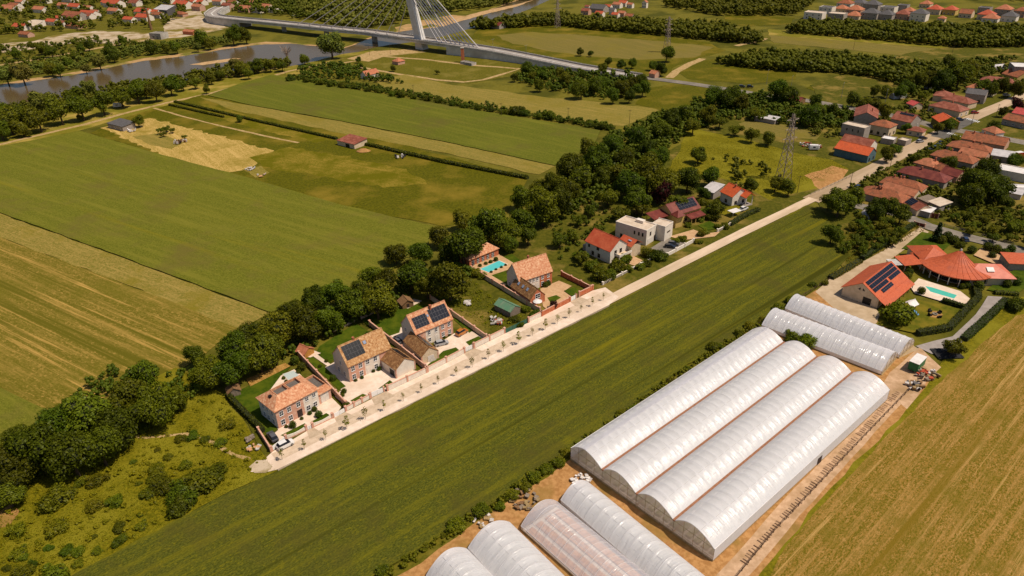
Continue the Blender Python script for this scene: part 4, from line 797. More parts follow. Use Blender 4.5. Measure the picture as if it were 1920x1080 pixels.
# --- villa with the hipped roof and sunken roof terraces (street end)
t, w, d, e, r = house('villa', 'brick villa with hipped mottled roof and sunken roof terraces beside the white car', (523.1, 805.3), (600.5, 762.5), 0, C=(497.7, 775.7), roof='flat', wall='render_white', tile='deck_grey', e=5.7)
for o in list(t.children):
    if o.name.startswith(('parapet', 'roof')): bpy.data.objects.remove(o)
def frustum(root, x0, x1, y0, y1, e, top, ins, wells, m='tile_orange', ov=.45):
    X0, X1, Y0, Y1 = x0 - ov, x1 + ov, y0 - ov, y1 + ov; a = (X0 + ins, X1 - ins, Y0 + ins, Y1 - ins)
    b = MB(); b.add([(X0, Y0, e), (X1, Y0, e), (X1, Y1, e), (X0, Y1, e), (X0, Y0, e + .15), (X1, Y0, e + .15), (X1, Y1, e + .15), (X0, Y1, e + .15), (a[0], a[2], top), (a[1], a[2], top), (a[1], a[3], top), (a[0], a[3], top)],
          [(0, 3, 2, 1), (0, 1, 5, 4), (1, 2, 6, 5), (2, 3, 7, 6), (3, 0, 4, 7), (4, 5, 9, 8), (5, 6, 10, 9), (6, 7, 11, 10), (7, 4, 8, 11)])
    o = b.build('roof', M[m], root)
    for (u0, u1) in wells:
        xx0, xx1 = a[0] + u0 * (a[1] - a[0]), a[0] + u1 * (a[1] - a[0]); k = MB(); k.box(xx0 + .22, xx1 - .22, a[2] + .22, a[3] - .22, e + .2, top - .55); k.build('roof_terrace', M['deck_grey'], o)
        k = MB(); k.box(xx0, xx1, a[2], a[2] + .2, e + .2, top + .12); k.box(xx0, xx1, a[3] - .2, a[3], e + .2, top + .12); k.box(xx0, xx0 + .2, a[2] + .2, a[3] - .2, e + .2, top + .12); k.box(xx1 - .2, xx1, a[2] + .2, a[3] - .2, e + .2, top + .12); k.build('terrace_kerb', M['tile_orange'], o)
    return o
ro = frustum(t, -w / 2, w / 2, -d / 2, d / 2, e, e + 2.3, 2.9, [(0, .48), (.5, 1)])
c = MB(); c.box(-w / 2 + 1.2, -w / 2 + 1.9, -.4, .6, e + .8, e + 1.9); c.build('chimney', M['black_part'], ro)
b = MB(); b.box(w / 2 + .004, w / 2 + 4.0, -d / 2 + .6, d / 2 - .4, 0, 3.4); b.build('garage_wall', M['render_white'], t)
frustum(t, w / 2 + .1, w / 2 + 4.0, -d / 2 + .6, d / 2 - .4, 3.4, 4.9, 1.0, [(.0, 1)])
b = MB(); b.box(w / 2 + .9, w / 2 + 3.3, -d / 2 + .52, -d / 2 + .62, .05, 2.5); b.build('garage_door', M['door_white'], t)
for x in (w / 2 + .45, w / 2 + 3.65):
    b = MB(); b.box(x - .35, x + .35, -d / 2 + .5, -d / 2 + .598, 0, 3.35); b.build('brick_pier', M['brick'], t)
bay(t, w, d, 0, w * .64, e - .05, 'brick')
for u in (.12, .3, .52): window(t, w, d, 'front', u * w, 3.6, 1.0, 1.3, off=.06)
for u in (.12, .3): window(t, w, d, 'front', u * w, .9, 1.0, 1.4, off=.06)
for u in (.73, .9):
    window(t, w, d, 'front', u * w, 3.9, .9, 1.0); window(t, w, d, 'front', u * w, .9, 1.0, 1.4)
door(t, w, d, 'front', w * .52, 1.4, 2.5, off=.06)
for u in (.25, .5, .78): window(t, w, d, 'left', u * d, .9, .9, 1.4); window(t, w, d, 'left', u * d, 3.6, .8, 1.1)
# --- villa with black solar field
t, w, d, e, r = house('villa', 'white and brick villa whose tiled roof carries one black solar field', (652, 686.7), (732, 651), 5.6, depth=8.3, roof='gx', r=4.3, wall='render_white', tile='tile_ochre', chim=1)
bay(t, w, d, 0, w * .37, e - .1, 'brick'); bay(t, w, d, w * .72, w, e - .1, 'brick')
for u in (.1, .27): window(t, w, d, 'front', u * w, 3.5, 1.0, 1.4, off=.06); window(t, w, d, 'front', u * w, .9, 1.0, 1.4, off=.06)
for u in (.44, .62): window(t, w, d, 'front', u * w, 3.5, 1.0, 1.4)
window(t, w, d, 'front', .62 * w, .9, 1.0, 1.4); door(t, w, d, 'front', .44 * w, 1.2, 2.2, 'door_white')
for u in (.3, .7): window(t, w, d, 'left', u * d, .9, .9, 1.4)
window(t, w, d, 'left', .5 * d, 4.0, .8, 1.1)
solar(t, w, d, e, r, 'front', .04, .46, .2, .9, 6, 3, 'solar_black', 'solar_frame_dark')
solar(t, w, d, e, r, 'front', .5, .57, .58, .75, 1, 1, 'skylight_glass', 'frame_dark', name='skylight')
t, w, d, e, r = house('garage_wing', 'low gabled garage with white front beside the villa with black solar field', (744.4, 711.1), (778.9, 693.3), 0, depth=8.2, roof='gy', r=2.2, wall='render_white', tile='tile_brown', e=3.1, cat='garage', ov=.2)
solar(t, w, d, e, r, 'right', .1, .85, .3, .98, 3, 2, 'solar_black', 'solar_frame_dark', roof='gy')
for x in (-w / 2, w / 2):
    b = MB(); b.box(x - .2, x + .2, -d / 2 - .05, -d / 2 + .3, 0, 3.0); b.build('brick_pier', M['brick'], t)
door(t, w, d, 'left', d * .75, 2.2, 2.2, 'black_part', name='garage_door')
# --- villa with two gridded solar fields
t, w, d, e, r = house('villa', 'white and brick villa with two gridded solar fields on its tiled roof', (778.9, 625.6), (847.8, 596.7), 5.6, depth=7.8, roof='gx', r=4.3, wall='render_white', tile='tile_orange', chim=1)
bay(t, w, d, w * .63, w, e - .1, 'brick'); bay(t, w, d, 0, w * .26, e - .1, 'brick')
for u in (.72, .9): window(t, w, d, 'front', u * w, 3.5, .9, 1.3, off=.06); window(t, w, d, 'front', u * w, .9, .9, 1.3, off=.06)
for u in (.35, .54): window(t, w, d, 'front', u * w, 3.4, .9, 1.3)
window(t, w, d, 'front', .35 * w, .9, .9, 1.3); door(t, w, d, 'front', .54 * w, 1.1, 2.2, 'door_white')
for u in (.3, .7): window(t, w, d, 'left', u * d, .9, .9, 1.4); window(t, w, d, 'left', u * d, 3.8, .8, 1.1)
solar(t, w, d, e, r, 'front', .06, .42, .14, .74, 5, 3); solar(t, w, d, e, r, 'front', .5, .97, .12, .84, 6, 3)
solar(t, w, d, e, r, 'front', .43, .48, .5, .64, 1, 1, 'skylight_glass', 'frame_dark', name='skylight')
t, w, d, e, r = house('garage_wing', 'gabled garage with brown tiles and white triangular side gate', (792.2, 685.6), (822.2, 673.3), 0, depth=10.5, roof='gy', r=2.1, wall='render_cream', tile='tile_brown', e=3.0, cat='garage', ov=.2)
solar(t, w, d, e, r, 'right', .1, .8, .3, .95, 4, 2, 'solar_black', 'solar_frame_dark', roof='gy')
for x in (-w / 2, w / 2):
    b = MB(); b.box(x - .2, x + .2, -d / 2 - .06, -d / 2 + .3, 0, 2.9); b.build('brick_pier', M['brick'], t)
door(t, w, d, 'front', w * .55, 2.0, 2.3, 'door_white', name='garage_door')
b = MB(); b.extrude([(-w / 2 + 1.9, 0), (-w / 2 + 3.4, 2.3), (-w / 2 + 4.6, 0)], -d / 2 - .35, -d / 2 - .25, 'y'); b.build('gate_leaf', M['door_white'], t)
# --- large brick house with annex and pool house
t, w, d, e, r = house('villa', 'large brick and white house with steep mottled roof and lower annex', (973.3, 526.7), (1035, 506.7), 5.2, depth=7.6, roof='gx', r=4.6, wall='render_white', tile='tile_orange', chim=1)
bay(t, w, d, w * .62, w, e - .1, 'brick_red'); bay(t, w, d, 0, w * .24, e - .1, 'brick_red')
for u in (.7, .88): window(t, w, d, 'front', u * w, 3.2, .9, 1.3, off=.06); window(t, w, d, 'front', u * w, .8, .9, 1.3, off=.06)
for u in (.33, .43, .54): window(t, w, d, 'front', u * w, 3.2, .8, 1.2)
window(t, w, d, 'front', .43 * w, .8, .8, 1.2); door(t, w, d, 'front', .54 * w, 1.1, 2.2, 'door_white')
for u in (.25, .72): window(t, w, d, 'left', u * d, .8, .8, 1.3)
window(t, w, d, 'left', .6 * d, 3.4, .8, 1.2); b = MB(); b.box(w / 2 + .002, w / 2 + .06, -d / 2, d / 2, 0, e - .3); b.build('brick_side', M['brick_red'], t)
t, w, d, e, r = house('brick_annex', 'low brick annex with skylights and arched gable window', (994.7, 576.7), (1021.7, 566.7), 0, depth=11.2, roof='gy', r=3.0, wall='brick_red', tile='tile_brown', e=2.9, cat='annex', ov=.2)
window(t, w, d, 'front', w * .5, 2.6, 1.7, 1.5)
for k in range(3): solar(t, w, d, e, r, 'left', .2 + .22 * k, .29 + .22 * k, .35, .62, 1, 1, 'skylight_glass', 'frame_dark', roof='gy', name='skylight')
t, w, d, e, r = house('pool_house', 'brick pool house with hipped roof and arched openings', (879.7, 486.7), (934.2, 465), 3.2, depth=5.6, roof='hip', r=2.1, wall='brick_red', tile='tile_orange', cat='pool house')
for k in range(5):
    b = MB(); u = w * (.12 + .17 * k) - w / 2
    pts = [(u - .65, .1), (u + .65, .1), (u + .65, 1.9)] + [(u + .65 * math.cos(a), 1.9 + .65 * math.sin(a)) for a in (R(36), R(72), R(108), R(144))] + [(u - .65, 1.9)]
    b.add([(x, -d / 2 - .04, z) for x, z in pts], [tuple(range(len(pts)))]); o = b.build('arched_opening', M['pane'], t)
    f = MB()
    for q in (.7, 1.3, 1.9): f.box(u - .65, u + .65, -d / 2 - .09, -d / 2 - .045, q - .03, q + .03)
    f.box(u - .03, u + .03, -d / 2 - .088, -d / 2 - .046, .1, 2.4); f.build('glazing_bar', M['frame_white'], o)
# --- garden sheds
house('garden_shed', 'small wooden garden shed with orange roof behind the black solar villa', (571, 664), (588, 653), 1.9, depth=3.4, roof='gy', r=1.2, wall='wood_orange', tile='tile_salmon', cat='shed', ov=.4, e=1.9)
house('garden_shed', 'small brown wooden shed at the back corner of a lawn', (754.5, 572), (775, 566), 1.9, depth=3.6, roof='gy', r=1.2, wall='wood_brown', tile='wood_brown', cat='shed', ov=.4, doors=(('front', .5, .9, 1.7, 'door_dark'),))
house('garden_shed', 'small brown shed beside the meadow hedge behind the hipped villa', (428, 738), (450, 731), 1.8, depth=2.8, roof='gy', r=1.1, wall='wood_grey', tile='wood_brown', cat='shed', ov=.35)
t, *_ = house('plot_shed', 'long grey shed with patched green roof in the weedy plot', (927, 571), (957, 585.5), 2.3, depth=4.4, roof='gx', r=1.3, wall='wood_grey', tile='roof_green', cat='shed', ov=.2)
# --- orange-roofed house
t, w, d, e, r = house('house', 'white house with broad red-orange roof and balcony wing on the lane', (1098.7, 450.4), (1144.6, 470.8), 5.3, depth=9.0, roof='gx', r=3.2, wall='render_white', tile='roof_red', ov=.5, wins=(('front', .14, 3.4, .7, .9), ('front', .3, .9, 1, 1.3), ('front', .55, .9, 1, 1.3), ('front', .5, 3.6, 1, .9), ('right', .3, 3.3, 1, 1.3), ('right', .6, 3.3, 1, 1.3), ('right', .3, .9, 1, 1.3)), wstyle='dark')
b = MB(); b.box(w / 2 - 4, w / 2 + 1.8, d / 2 + .003, d / 2 + 5, 0, 4.9); b.build('wing_wall', M['render_cream'], t)
b = MB(); W0, W1 = w / 2 - 4.3, w / 2 + 2.3; y = d / 2 + 2.5; b.extrude([(d / 2 - .6, 4.7), (d / 2 - .6, 4.85), (y, 6.75), (d / 2 + 5.5, 4.85), (d / 2 + 5.5, 4.7), (y, 6.6)], W0, W1, 'x'); wr = b.build('wing_roof', M['roof_red'], t)
b = MB(); b.box(w / 2 - .8, w / 2 + .6, y - 1.6, y - .6, 6.0, 6.2); b.build('roof_window', M['skylight_glass'], wr)
b = MB(); b.box(w / 2 + .004, w / 2 + 2.2, -d / 2 + 2.5, d / 2 - .01, 2.55, 2.75); bl = b.build('balcony', M['render_cream'], t)
f = MB(); f.box(w / 2 + 2.05, w / 2 + 2.2, -d / 2 + 2.5, d / 2 - .01, 2.752, 3.6); f.box(w / 2 + .01, w / 2 + 2.04, -d / 2 + 2.5, -d / 2 + 2.62, 2.752, 3.6); f.build('railing', M['render_white'], bl)
for yy in (-d / 2 + 2.7, 0, d / 2 - .3):
    f = MB(); f.box(w / 2 + 1.8, w / 2 + 2.1, yy - .15, yy + .15, 0, 2.548); f.build('pillar', M['render_white'], t)
b = MB(); b.box(w / 2 + 2.3, w / 2 + 4.4, -1.2, 2.2, 0, .35); b.box(w / 2 + 2.3, w / 2 + 5, -1.4, 2.4, 0, .18); b.build('steps', M['paving_warm'], t)
b = MB(); b.box(-w / 2 - 2.5, -w / 2 - .01, -d / 2 + 1, d / 2 - 2, 0, 2.4); b.build('lean_to', M['render_grey'], t)
# --- white cube house
t, w, d, e, r = house('modern_house', 'white flat-roofed cube house between the orange and dark red roofs', (1154.7, 416.8), (1212.8, 434.1), 6.0, depth=7.0, roof='flat', wall='render_white', tile='roof_pale', wins=(('front', .62, 3.6, .5, 1.2), ('front', .76, 3.6, .5, 1.2), ('front', .88, 3.6, .5, 1.2), ('right', .4, 3.6, .8, 1.2), ('front', .2, .8, .8, 1.2)), wstyle='dark')
b = MB(); b.box(w / 2 - 2.5, w / 2 + 3.6, 3.502, 9.4, 0, 6.1); b.build('front_block', M['render_white'], t)
b = MB(); b.box(w / 2 - 2.3, w / 2 + 3.4, 3.7, 9.2, 6.102, 6.2); b.build('block_roof', M['roof_pale'], t)
b = MB(); b.box(w / 2 - 2.55, w / 2 + 3.65, 3.46, 3.68, 6.102, 6.5); b.box(w / 2 + 3.42, w / 2 + 3.66, 3.69, 9.2, 6.102, 6.5); b.box(w / 2 - 2.55, w / 2 + 3.65, 9.21, 9.42, 6.102, 6.5); b.build('block_parapet', M['render_white'], t)
b = MB(); b.box(-1.0, 2.2, 1.2, 3.0, 6.1, 7.2); b.build('stair_head', M['render_white'], t)
b = MB(); b.box(w / 2 + 3.605, w / 2 + 3.66, 5.2, 7.6, 3.2, 3.8); b.build('slot_window', M['pane'], t)
b = MB(); b.box(w / 2 + .005, w / 2 + .06, -2.6, 1.6, .1, 2.5); b.build('garage_door', M['door_white'], t); b = MB(); b.box(w / 2 + .005, w / 2 + .05, 2.0, 3.2, .1, 2.4); b.build('door', M['frame_dark'], t)
# --- dark red roofed yellow house
t, w, d, e, r = house('house', 'yellow house with dark red hipped roof and rows of solar panels', (1262, 403), (1312, 388), 5.0, depth=8.5, roof='gx', r=2.9, wall='render_yellow', tile='roof_darkred', ov=.6, chim=1, auto={'front': 3, 'left': 2}, wstyle='dark')
solar(t, w, d, e, r, 'front', .3, .95, .15, .9, 6, 3, lift=.32)
b = MB(); b.box(-w / 2 - .4, -w / 2 + 3.2, -d / 2 - 2.2, -d / 2 - .005, 0, 5.3); b.build('stair_tower', M['render_yellow'], t)
roof_mesh('hip', 3.6, 3.6, 5.3, 1.6, .35).build('tower_roof', M['roof_darkred'], t, loc=(-w / 2 + 1.4, -d / 2 - 1.2, 0))
roof_mesh('shed', 7.5, 5.0, 4.2, .9, .2).build('porch_roof', M['roof_darkred'], t, loc=(-w / 2 - 4.1, 0, 0))
for x in (-w / 2 - 7.6, -w / 2 - 4.2):
    for y in (-2.2, 2.2):
        b = MB(); b.box(x - .12, x + .12, y - .12, y + .12, 0, 4.2); b.build('post', M['render_yellow'], t)
b = MB(); b.box(-w / 2 - 7.8, -w / 2 - .42, -2.4, 2.4, 0, 2.6); b.build('terrace_block', M['render_yellow'], t)
roof_mesh('shed', 7.5, 3.2, 2.7, .8, .2).build('veranda_roof', M['roof_darkred'], t, loc=(w / 2 - 3.6, -d / 2 - 1.7, 0))
for k in range(4):
    b = MB(); b.box(w / 2 - 7 + k * 2.2, w / 2 - 6.8 + k * 2.2, -d / 2 - 3.2, -d / 2 - 3.0, 0, 2.7); b.build('post', M['render_yellow'], t)
# --- orange house with white barn roof
t, w, d, e, r = house('house', 'white house with bright orange cross-gabled roof beside the metal-roofed shed', (1352, 358), (1374, 368.5), 4.6, depth=8.0, roof='gx', r=2.8, wall='render_white', tile='roof_orange', ov=.5, auto={'front': 1, 'right': 2}, wstyle='dark', chim=1)
roof_mesh('gy', 4.5, 4.5, 4.4, 1.6, .4).build('porch_roof', M['roof_orange'], t, loc=(w / 2 + 1.0, d / 2 - 1.4, 0), rz=math.pi / 2)
for y in (0.8, 4.2):
    b = MB(); b.box(w / 2 + 2.6, w / 2 + 2.85, d / 2 - 3.2 + y - .9, d / 2 - 2.95 + y - .9, 0, 4.2); b.build('pillar', M['render_white'], t)
b = MB(); b.box(w / 2 + .01, w / 2 + 2.9, d / 2 - 3.4, d / 2 + .6, 0, .5); b.build('porch_floor', M['render_grey'], t)
house('metal_shed', 'shed with bright corrugated metal roof behind the orange house', (1316, 356), (1338, 362), 3.2, depth=8.5, roof='shed', r=1.2, wall='render_grey', tile='roof_metal', cat='shed', ov=.3)
# --- barn with solar roof
t, w, d, e, r = house('barn', 'cream gabled barn whose red roof carries rows of solar panels', (1576.8, 554.9), (1643.7, 579), 0, depth=20.5, roof='gy', r=3.6, wall='render_cream', tile='roof_villa', e=3.4, cat='barn', ov=.6, doors=(('front', .7, 2.6, 2.5, 'black_part'),))
for k, (a, b0) in enumerate(((.74, .94), (.52, .72))): solar(t, w, d, e, r, 'right', .04, .96, a, b0, 12, 1, roof='gy', lift=.38)
solar(t, w, d, e, r, 'right', .04, .52, .3, .5, 6, 1, roof='gy', lift=.38); solar(t, w, d, e, r, 'right', .6, .96, .3, .5, 5, 1, roof='gy', lift=.38); solar(t, w, d, e, r, 'right', .2, .56, .06, .26, 6, 2, roof='gy', lift=.38)
for s in (-1, 1):
    b = MB(); b.add([(s * .35, -d / 2 - .03, e + 1.0), (s * 1.2, -d / 2 - .03, e + 1.0), (s * .35, -d / 2 - .03, e + 1.9)], [(0, 1, 2)]); b.build('vent_opening', M['door_dark'], t)
b = MB(); b.extrude([(w / 2 + .3, e - .35), (w / 2 + .3, e - .2), (w / 2 + 3.0, e - 1.45), (w / 2 + 3.0, e - 1.6)], -d / 2 - .3, d / 2 + .3, 'y'); po = b.build('lean_to_roof', M['roof_villa'], t)
for k in range(7):
    b = MB(); y = -d / 2 + .3 + k * (d - .6) / 6; b.box(w / 2 + 2.6, w / 2 + 2.8, y - .1, y + .1, 0, 1.75); b.build('post', M['wood_brown'], t)
# --- round villa
ap = P(1801.8, 470.2, 8.2); rr_ = float(np.linalg.norm((P(1795.3, 522, 3.3) - ap)[:2])); VZ = R(-20)
t = thing('round_villa', 'villa with sweeping round red roof and long wings by the pool', 'villa', (ap[0], ap[1], 0), 0)
S0, S1 = R(158), R(303)                                  # the round part is a fan, not a full circle
def fan(prof, n, a0, a1, c=0.0):
    b = MB(); vs = []; fs = []; k = len(prof)
    for i in range(n + 1):
        a = a0 + (a1 - a0) * i / n
        for r, z in prof: vs.append((r * math.cos(a), r * math.sin(a), z))
    for i in range(n):
        for q in range(k - 1): fs.append((i * k + q, (i + 1) * k + q, (i + 1) * k + q + 1, i * k + q + 1))
    b.add(vs, fs); return b
RP = [(.05, 3.05), (rr_, 3.05), (rr_, 3.35), (rr_ * .72, 4.2), (rr_ * .45, 5.4), (rr_ * .22, 6.9), (rr_ * .08, 8.0), (.05, 8.3)]
fan(RP, 30, S0, S1).build('round_roof', M['roof_villa'], t)
for k in range(15):
    a = S0 + (S1 - S0) * k / 14; b = MB(); q = [(rr_ * f * math.cos(a), rr_ * f * math.sin(a), z + .04) for f, z in ((1, 3.35), (.72, 4.2), (.45, 5.4), (.22, 6.9), (.08, 8.0))]
    for u, v in zip(q, q[1:]): b.bar(u, v, .05, 4)
    b.build('roof_seam', M['roof_villa'], t)
fan([(.05, 0), (rr_ * .74, 0), (rr_ * .74, 3.04)], 22, S0, S1).build('round_wall', M['render_cream'], t)
b = MB(); b.lathe([(.4, 8.2), (.4, 8.6), (.2, 9.0)], 10); b.build('finial', M['roof_metal'], t)
for k in range(9):
    a = S0 + .1 + (S1 - S0 - .2) * k / 8; b = MB(); b.bar((rr_ * .93 * math.cos(a), rr_ * .93 * math.sin(a), 0), (rr_ * .93 * math.cos(a), rr_ * .93 * math.sin(a), 3.04), .16, 8); b.build('column', M['render_white'], t)
for k in range(7):
    a = R(190 + 16 * k); q = MB(); q.box(-1.1, 1.1, -.05, .05, .3, 2.5); q.build('glazed_door', M['pane'], t, matrix=Matrix.Translation((rr_ * .745 * math.cos(a), rr_ * .745 * math.sin(a), 0)) @ Matrix.Rotation(a + math.pi / 2, 4, 'Z'))
def wing(A, B, z, depth, kind, r, e, tile, names=('wing_wall', 'wing_roof'), wins=(), ov=.6):
    loc, rz, w, d = place(A, B, z, depth); o = Matrix.Translation((loc[0] - ap[0], loc[1] - ap[1], 0)) @ Matrix.Rotation(rz, 4, 'Z')
    wl = wall_mesh(kind, w, d, e, r).build(names[0], M['render_cream'], t, matrix=o); rf = roof_mesh(kind, w, d, e, r, ov).build(names[1], M[tile], t, matrix=o)
    for f, u, zz, ww, wh in wins:
        fm, pm = window_mesh(ww, wh, 'dark'); q = link('window', fm, t, matrix=o @ face_matrix(f, w, d, u * (w if f in ('front', 'back') else d), zz, .01)); link('pane', pm, q)
    return wl, rf, w, d, o
wl, rf, w, d, o = wing((1814, 518.5), (1902, 521), 3.2, 9.5, 'hip', 2.4, 3.2, 'roof_red_sheen', wins=(('front', .2, .9, .8, 1.5), ('front', .42, .9, .8, 1.5)))
b = MB(); b.box(-1.0, 1.2, -.9, 1.0, 0, .14); b.build('skylight', M['roof_white'], rf, matrix=Matrix.Translation((.4, -2.4, 4.75)) @ Matrix.Rotation(.44, 4, 'X'))
wing((1704, 461), (1733, 488), 3.6, 9.5, 'hip', 2.4, 3.6, 'roof_villa', wins=(('front', .3, .9, 1.2, 1.5), ('front', .7, .9, 1.2, 1.5)))
wing((1737, 487), (1768, 480), 3.2, 6, 'hip', 2.2, 3.2, 'roof_villa')
loc, rz, w, d = place((1678, 481), (1697, 498), 2.8, 6)
cp = thing('carport', 'open carport with flat red roof beside the solar barn', 'carport', loc, rz)
roof_mesh('shed', w, d, 2.7, .5, .2).build('roof', M['roof_villa'], cp)
for x in (-w / 2, w / 2):
    for y in (-d / 2, d / 2): b = MB(); b.box(x - .1, x + .1, y - .1, y + .1, 0, 2.68 + (.5 if y > 0 else 0)); b.build('post', M['wood_brown'], cp)
loc, rz, w, d = place((1662, 487), (1672, 497), 2.5, 5)
cp = thing('pergola', 'white slatted pergola between barn and carport', 'pergola', loc, rz)
for k in range(6): b = MB(); x = -w / 2 + k * w / 5; b.box(x - .22, x + .22, -d / 2, d / 2, 2.5, 2.6); b.build('slat', M['roof_white'], cp)
for x in (-w / 2, w / 2):
    for y in (-d / 2 + .2, d / 2 - .2): b = MB(); b.box(x - .08, x + .08, y - .08, y + .08, 0, 2.49); b.build('post', M['frame_white'], cp)
house('outbuilding', 'red-roofed outbuilding cut by the right photo edge above the villa lawn', (1893, 494), (1935, 496), 2.8, depth=7, roof='shed', r=.6, wall='render_grey', tile='roof_villa', cat='shed')
# --- village, near the street
def vh(label, A, B, z, depth, roof, wall, tile, **kw): return house('village_house', label, A, B, z, depth=depth, roof=roof, wall=wall, tile=tile, **kw)
vh('blue-walled house with bright orange roof on the village street', (1565.5, 277), (1628, 291.5), 4.0, 8.5, 'gx', 'render_blue', 'roof_orange', r=2.6, auto={'right': 2}, wstyle='dark', ov=.4)
vh('house with flat red gabled roof right behind the blue-walled house', (1576, 263.5), (1631, 275.5), 5.0, 8.5, 'gx', 'render_white', 'roof_crimson', r=2.4, auto={'right': 2}, wstyle='dark')
vh('white flat-roofed box house behind the red and orange roofs', (1579, 233), (1621.5, 242), 6.0, 6.5, 'flat', 'render_grey', 'roof_pale', wins=(('front', .25, 3.6, .4, 1), ('front', .5, 3.6, .4, 1), ('front', .75, 3.6, .4, 1)), wstyle='dark')
vh('two-storey house with brown-orange hipped roof and porch roof', (1631, 232.5), (1668, 240), 5.2, 9, 'hip', 'render_cream', 'tile_old', r=2.2, auto={'front': 3, 'right': 2}, wstyle='dark')
t, w, d, e, r = vh('big grey-walled house with dark red gable facing the gardens', (1602, 218), (1645, 222), 5.6, 18, 'gy', 'render_grey', 'roof_crimson', r=2.6, auto={'front': 2}, wstyle='dark', chim=1)
t, w, d, e, r = vh('long red-roofed building with solar strip along its ridge', (1671, 222), (1708, 230), 4.6, 11, 'gx', 'render_grey', 'roof_crimson', r=3.0, chim=1, auto={'right': 2})
solar(t, w, d, e, r, 'front', .2, .9, .68, .9, 9, 1)
vh('small house with dark red hipped roof beside the parked cars', (1701, 243), (1730, 248), 3.0, 6, 'hip', 'render_cream', 'roof_crimson', r=1.5, auto={'front': 2})
vh('olive house with bright orange roof at the zebra crossing', (1748, 219), (1762, 229), 4.2, 10, 'gx', 'render_olive', 'roof_orange', r=2.3, auto={'right': 2})
vh('white canopy building beside the village street', (1652, 260), (1676, 264), 2.6, 6, 'flat', 'render_grey', 'roof_white')
vh('small shed with pale flat roof next to the white canopy', (1683, 262), (1699, 266), 2.4, 5, 'flat', 'render_grey', 'roof_pale', cat='shed')
vh('long house with red hipped roof opposite the crossing', (1742, 197), (1800, 209.5), 3.6, 10, 'hip', 'render_cream', 'roof_crimson', r=2.4, auto={'right': 2}, chim=1)
vh('red hipped roof house behind the long house at the crossing', (1765, 184), (1816, 195), 3.6, 9, 'hip', 'render_cream', 'roof_crimson', r=2.2, chim=1)
vh('wide red hipped house beside the polytunnel garden', (1750, 178.5), (1782, 182.5), 3.6, 10, 'hip', 'render_cream', 'roof_crimson', r=2.2, chim=1)
vh('two-storey grey-roofed house with white gable to the street', (1811, 174.5), (1848, 179), 5.4, 9, 'gx', 'render_grey', 'roof_grey', r=2.0, auto={'front': 2, 'right': 1}, wstyle='dark')
vh('long tiled house behind the grey-roofed house', (1812, 163), (1862, 171), 3.6, 8, 'hip', 'render_cream', 'tile_salmon', r=2.2, auto={'right': 2})
vh('long low house with crimson roof near the blue-grey hall', (1838, 149), (1902, 157), 3.4, 8, 'hip', 'render_cream', 'roof_crimson', r=2.0)
vh('brown-tiled house with yellow gable under the blue-grey hall', (1879, 137.5), (1908, 145), 3.8, 12, 'gx', 'render_yellow', 'tile_old', r=3.0)
vh('blue-grey hall with white roof edge at the top of the street', (1902, 126), (1945, 128), 8.5, 14, 'flat', 'render_grey', 'roof_white')
vh('red-roofed pink cottage beside the main road', (1700, 193), (1713, 198), 2.8, 6, 'gx', 'render_cream', 'roof_pink', r=1.5)
vh('dark red shed roof by the main road', (1476, 184.5), (1500, 189), 2.6, 7, 'gx', 'wood_brown', 'roof_darkred', r=1.2, cat='shed')
vh('tiled house at the right edge above the village cars', (1880, 222), (1925, 232), 3.4, 9, 'gx', 'render_grey', 'tile_old', r=2.0, auto={'front': 3})
vh('house with vivid pink-red roof at the right photo edge', (1898, 211), (1935, 218), 4.0, 8, 'gx', 'render_white', 'roof_pink', r=2.2)
vh('long brown-orange house, the uppermost across the street', (1803, 259), (1884, 273.5), 3.2, 9.5, 'gx', 'render_pink', 'tile_old', r=2.6, chim=3, auto={'left': 2})
vh('small orange hipped roof with white gutter behind the uppermost long house', (1842, 242), (1866, 250), 3.0, 6, 'hip', 'render_white', 'tile_salmon', r=2.0)
vh('brown hipped house, second down across the street', (1775, 273), (1856, 288.5), 3.2, 9, 'hip', 'render_grey', 'tile_old', r=2.4, chim=3)
vh('brown house with grey wall, third down across the street', (1745, 290), (1824, 307), 3.2, 8.5, 'hip', 'render_grey', 'tile_old', r=2.4, chim=2)
vh('salmon-roofed wing behind the third long house', (1797, 285.5), (1846, 296.5), 3.0, 7, 'gx', 'render_pink', 'tile_salmon', r=2.0, chim=1)
vh('short orange hipped house beside the lone street tree', (1714, 304), (1750, 313.5), 3.0, 8, 'hip', 'render_pink', 'tile_salmon', r=2.2, chim=1)
vh('small brick-tiled wing joining the dark red long house', (1751, 314), (1765, 320), 2.8, 6, 'gx', 'render_pink', 'tile_old', r=1.8)
vh('long house with dark maroon roof and pale side wall', (1682.6, 321.5), (1771, 342.7), 3.2, 9, 'hip', 'render_grey', 'roof_darkred', r=2.4, chim=1)
vh('maroon-roofed wing at the far end of the dark maroon house', (1763, 323), (1795, 332), 3.2, 7, 'gx', 'render_pink', 'roof_darkred', r=2.0)
vh('old tiled house with hipped end, above the twin long roofs', (1650, 341.5), (1727, 359), 3.2, 8, 'hip', 'render_cream', 'tile_old', r=2.4, chim=3)
vh('middle of the three old tiled long houses', (1653, 351), (1714, 368), 3.2, 6, 'gx', 'render_cream', 'tile_salmon', r=2.0)
vh('lowest of the three old tiled long houses, by the orchard', (1610, 359.5), (1691, 380), 3.2, 8.5, 'hip', 'render_grey', 'tile_old', r=2.5, chim=3)
t, w, d, e, r = vh('low house with mauve roof and solar panels by the side road', (1694, 380.5), (1720, 394.5), 2.8, 7, 'gx', 'render_cream', 'roof_crimson', r=1.8)
solar(t, w, d, e, r, 'front', .02, .5, .1, .95, 4, 2)
vh('ragged white lean-to roof beside the burgundy gate', (1721, 393), (1744, 399), 2.6, 5, 'shed', 'render_grey', 'roof_white', r=.4, cat='shed')
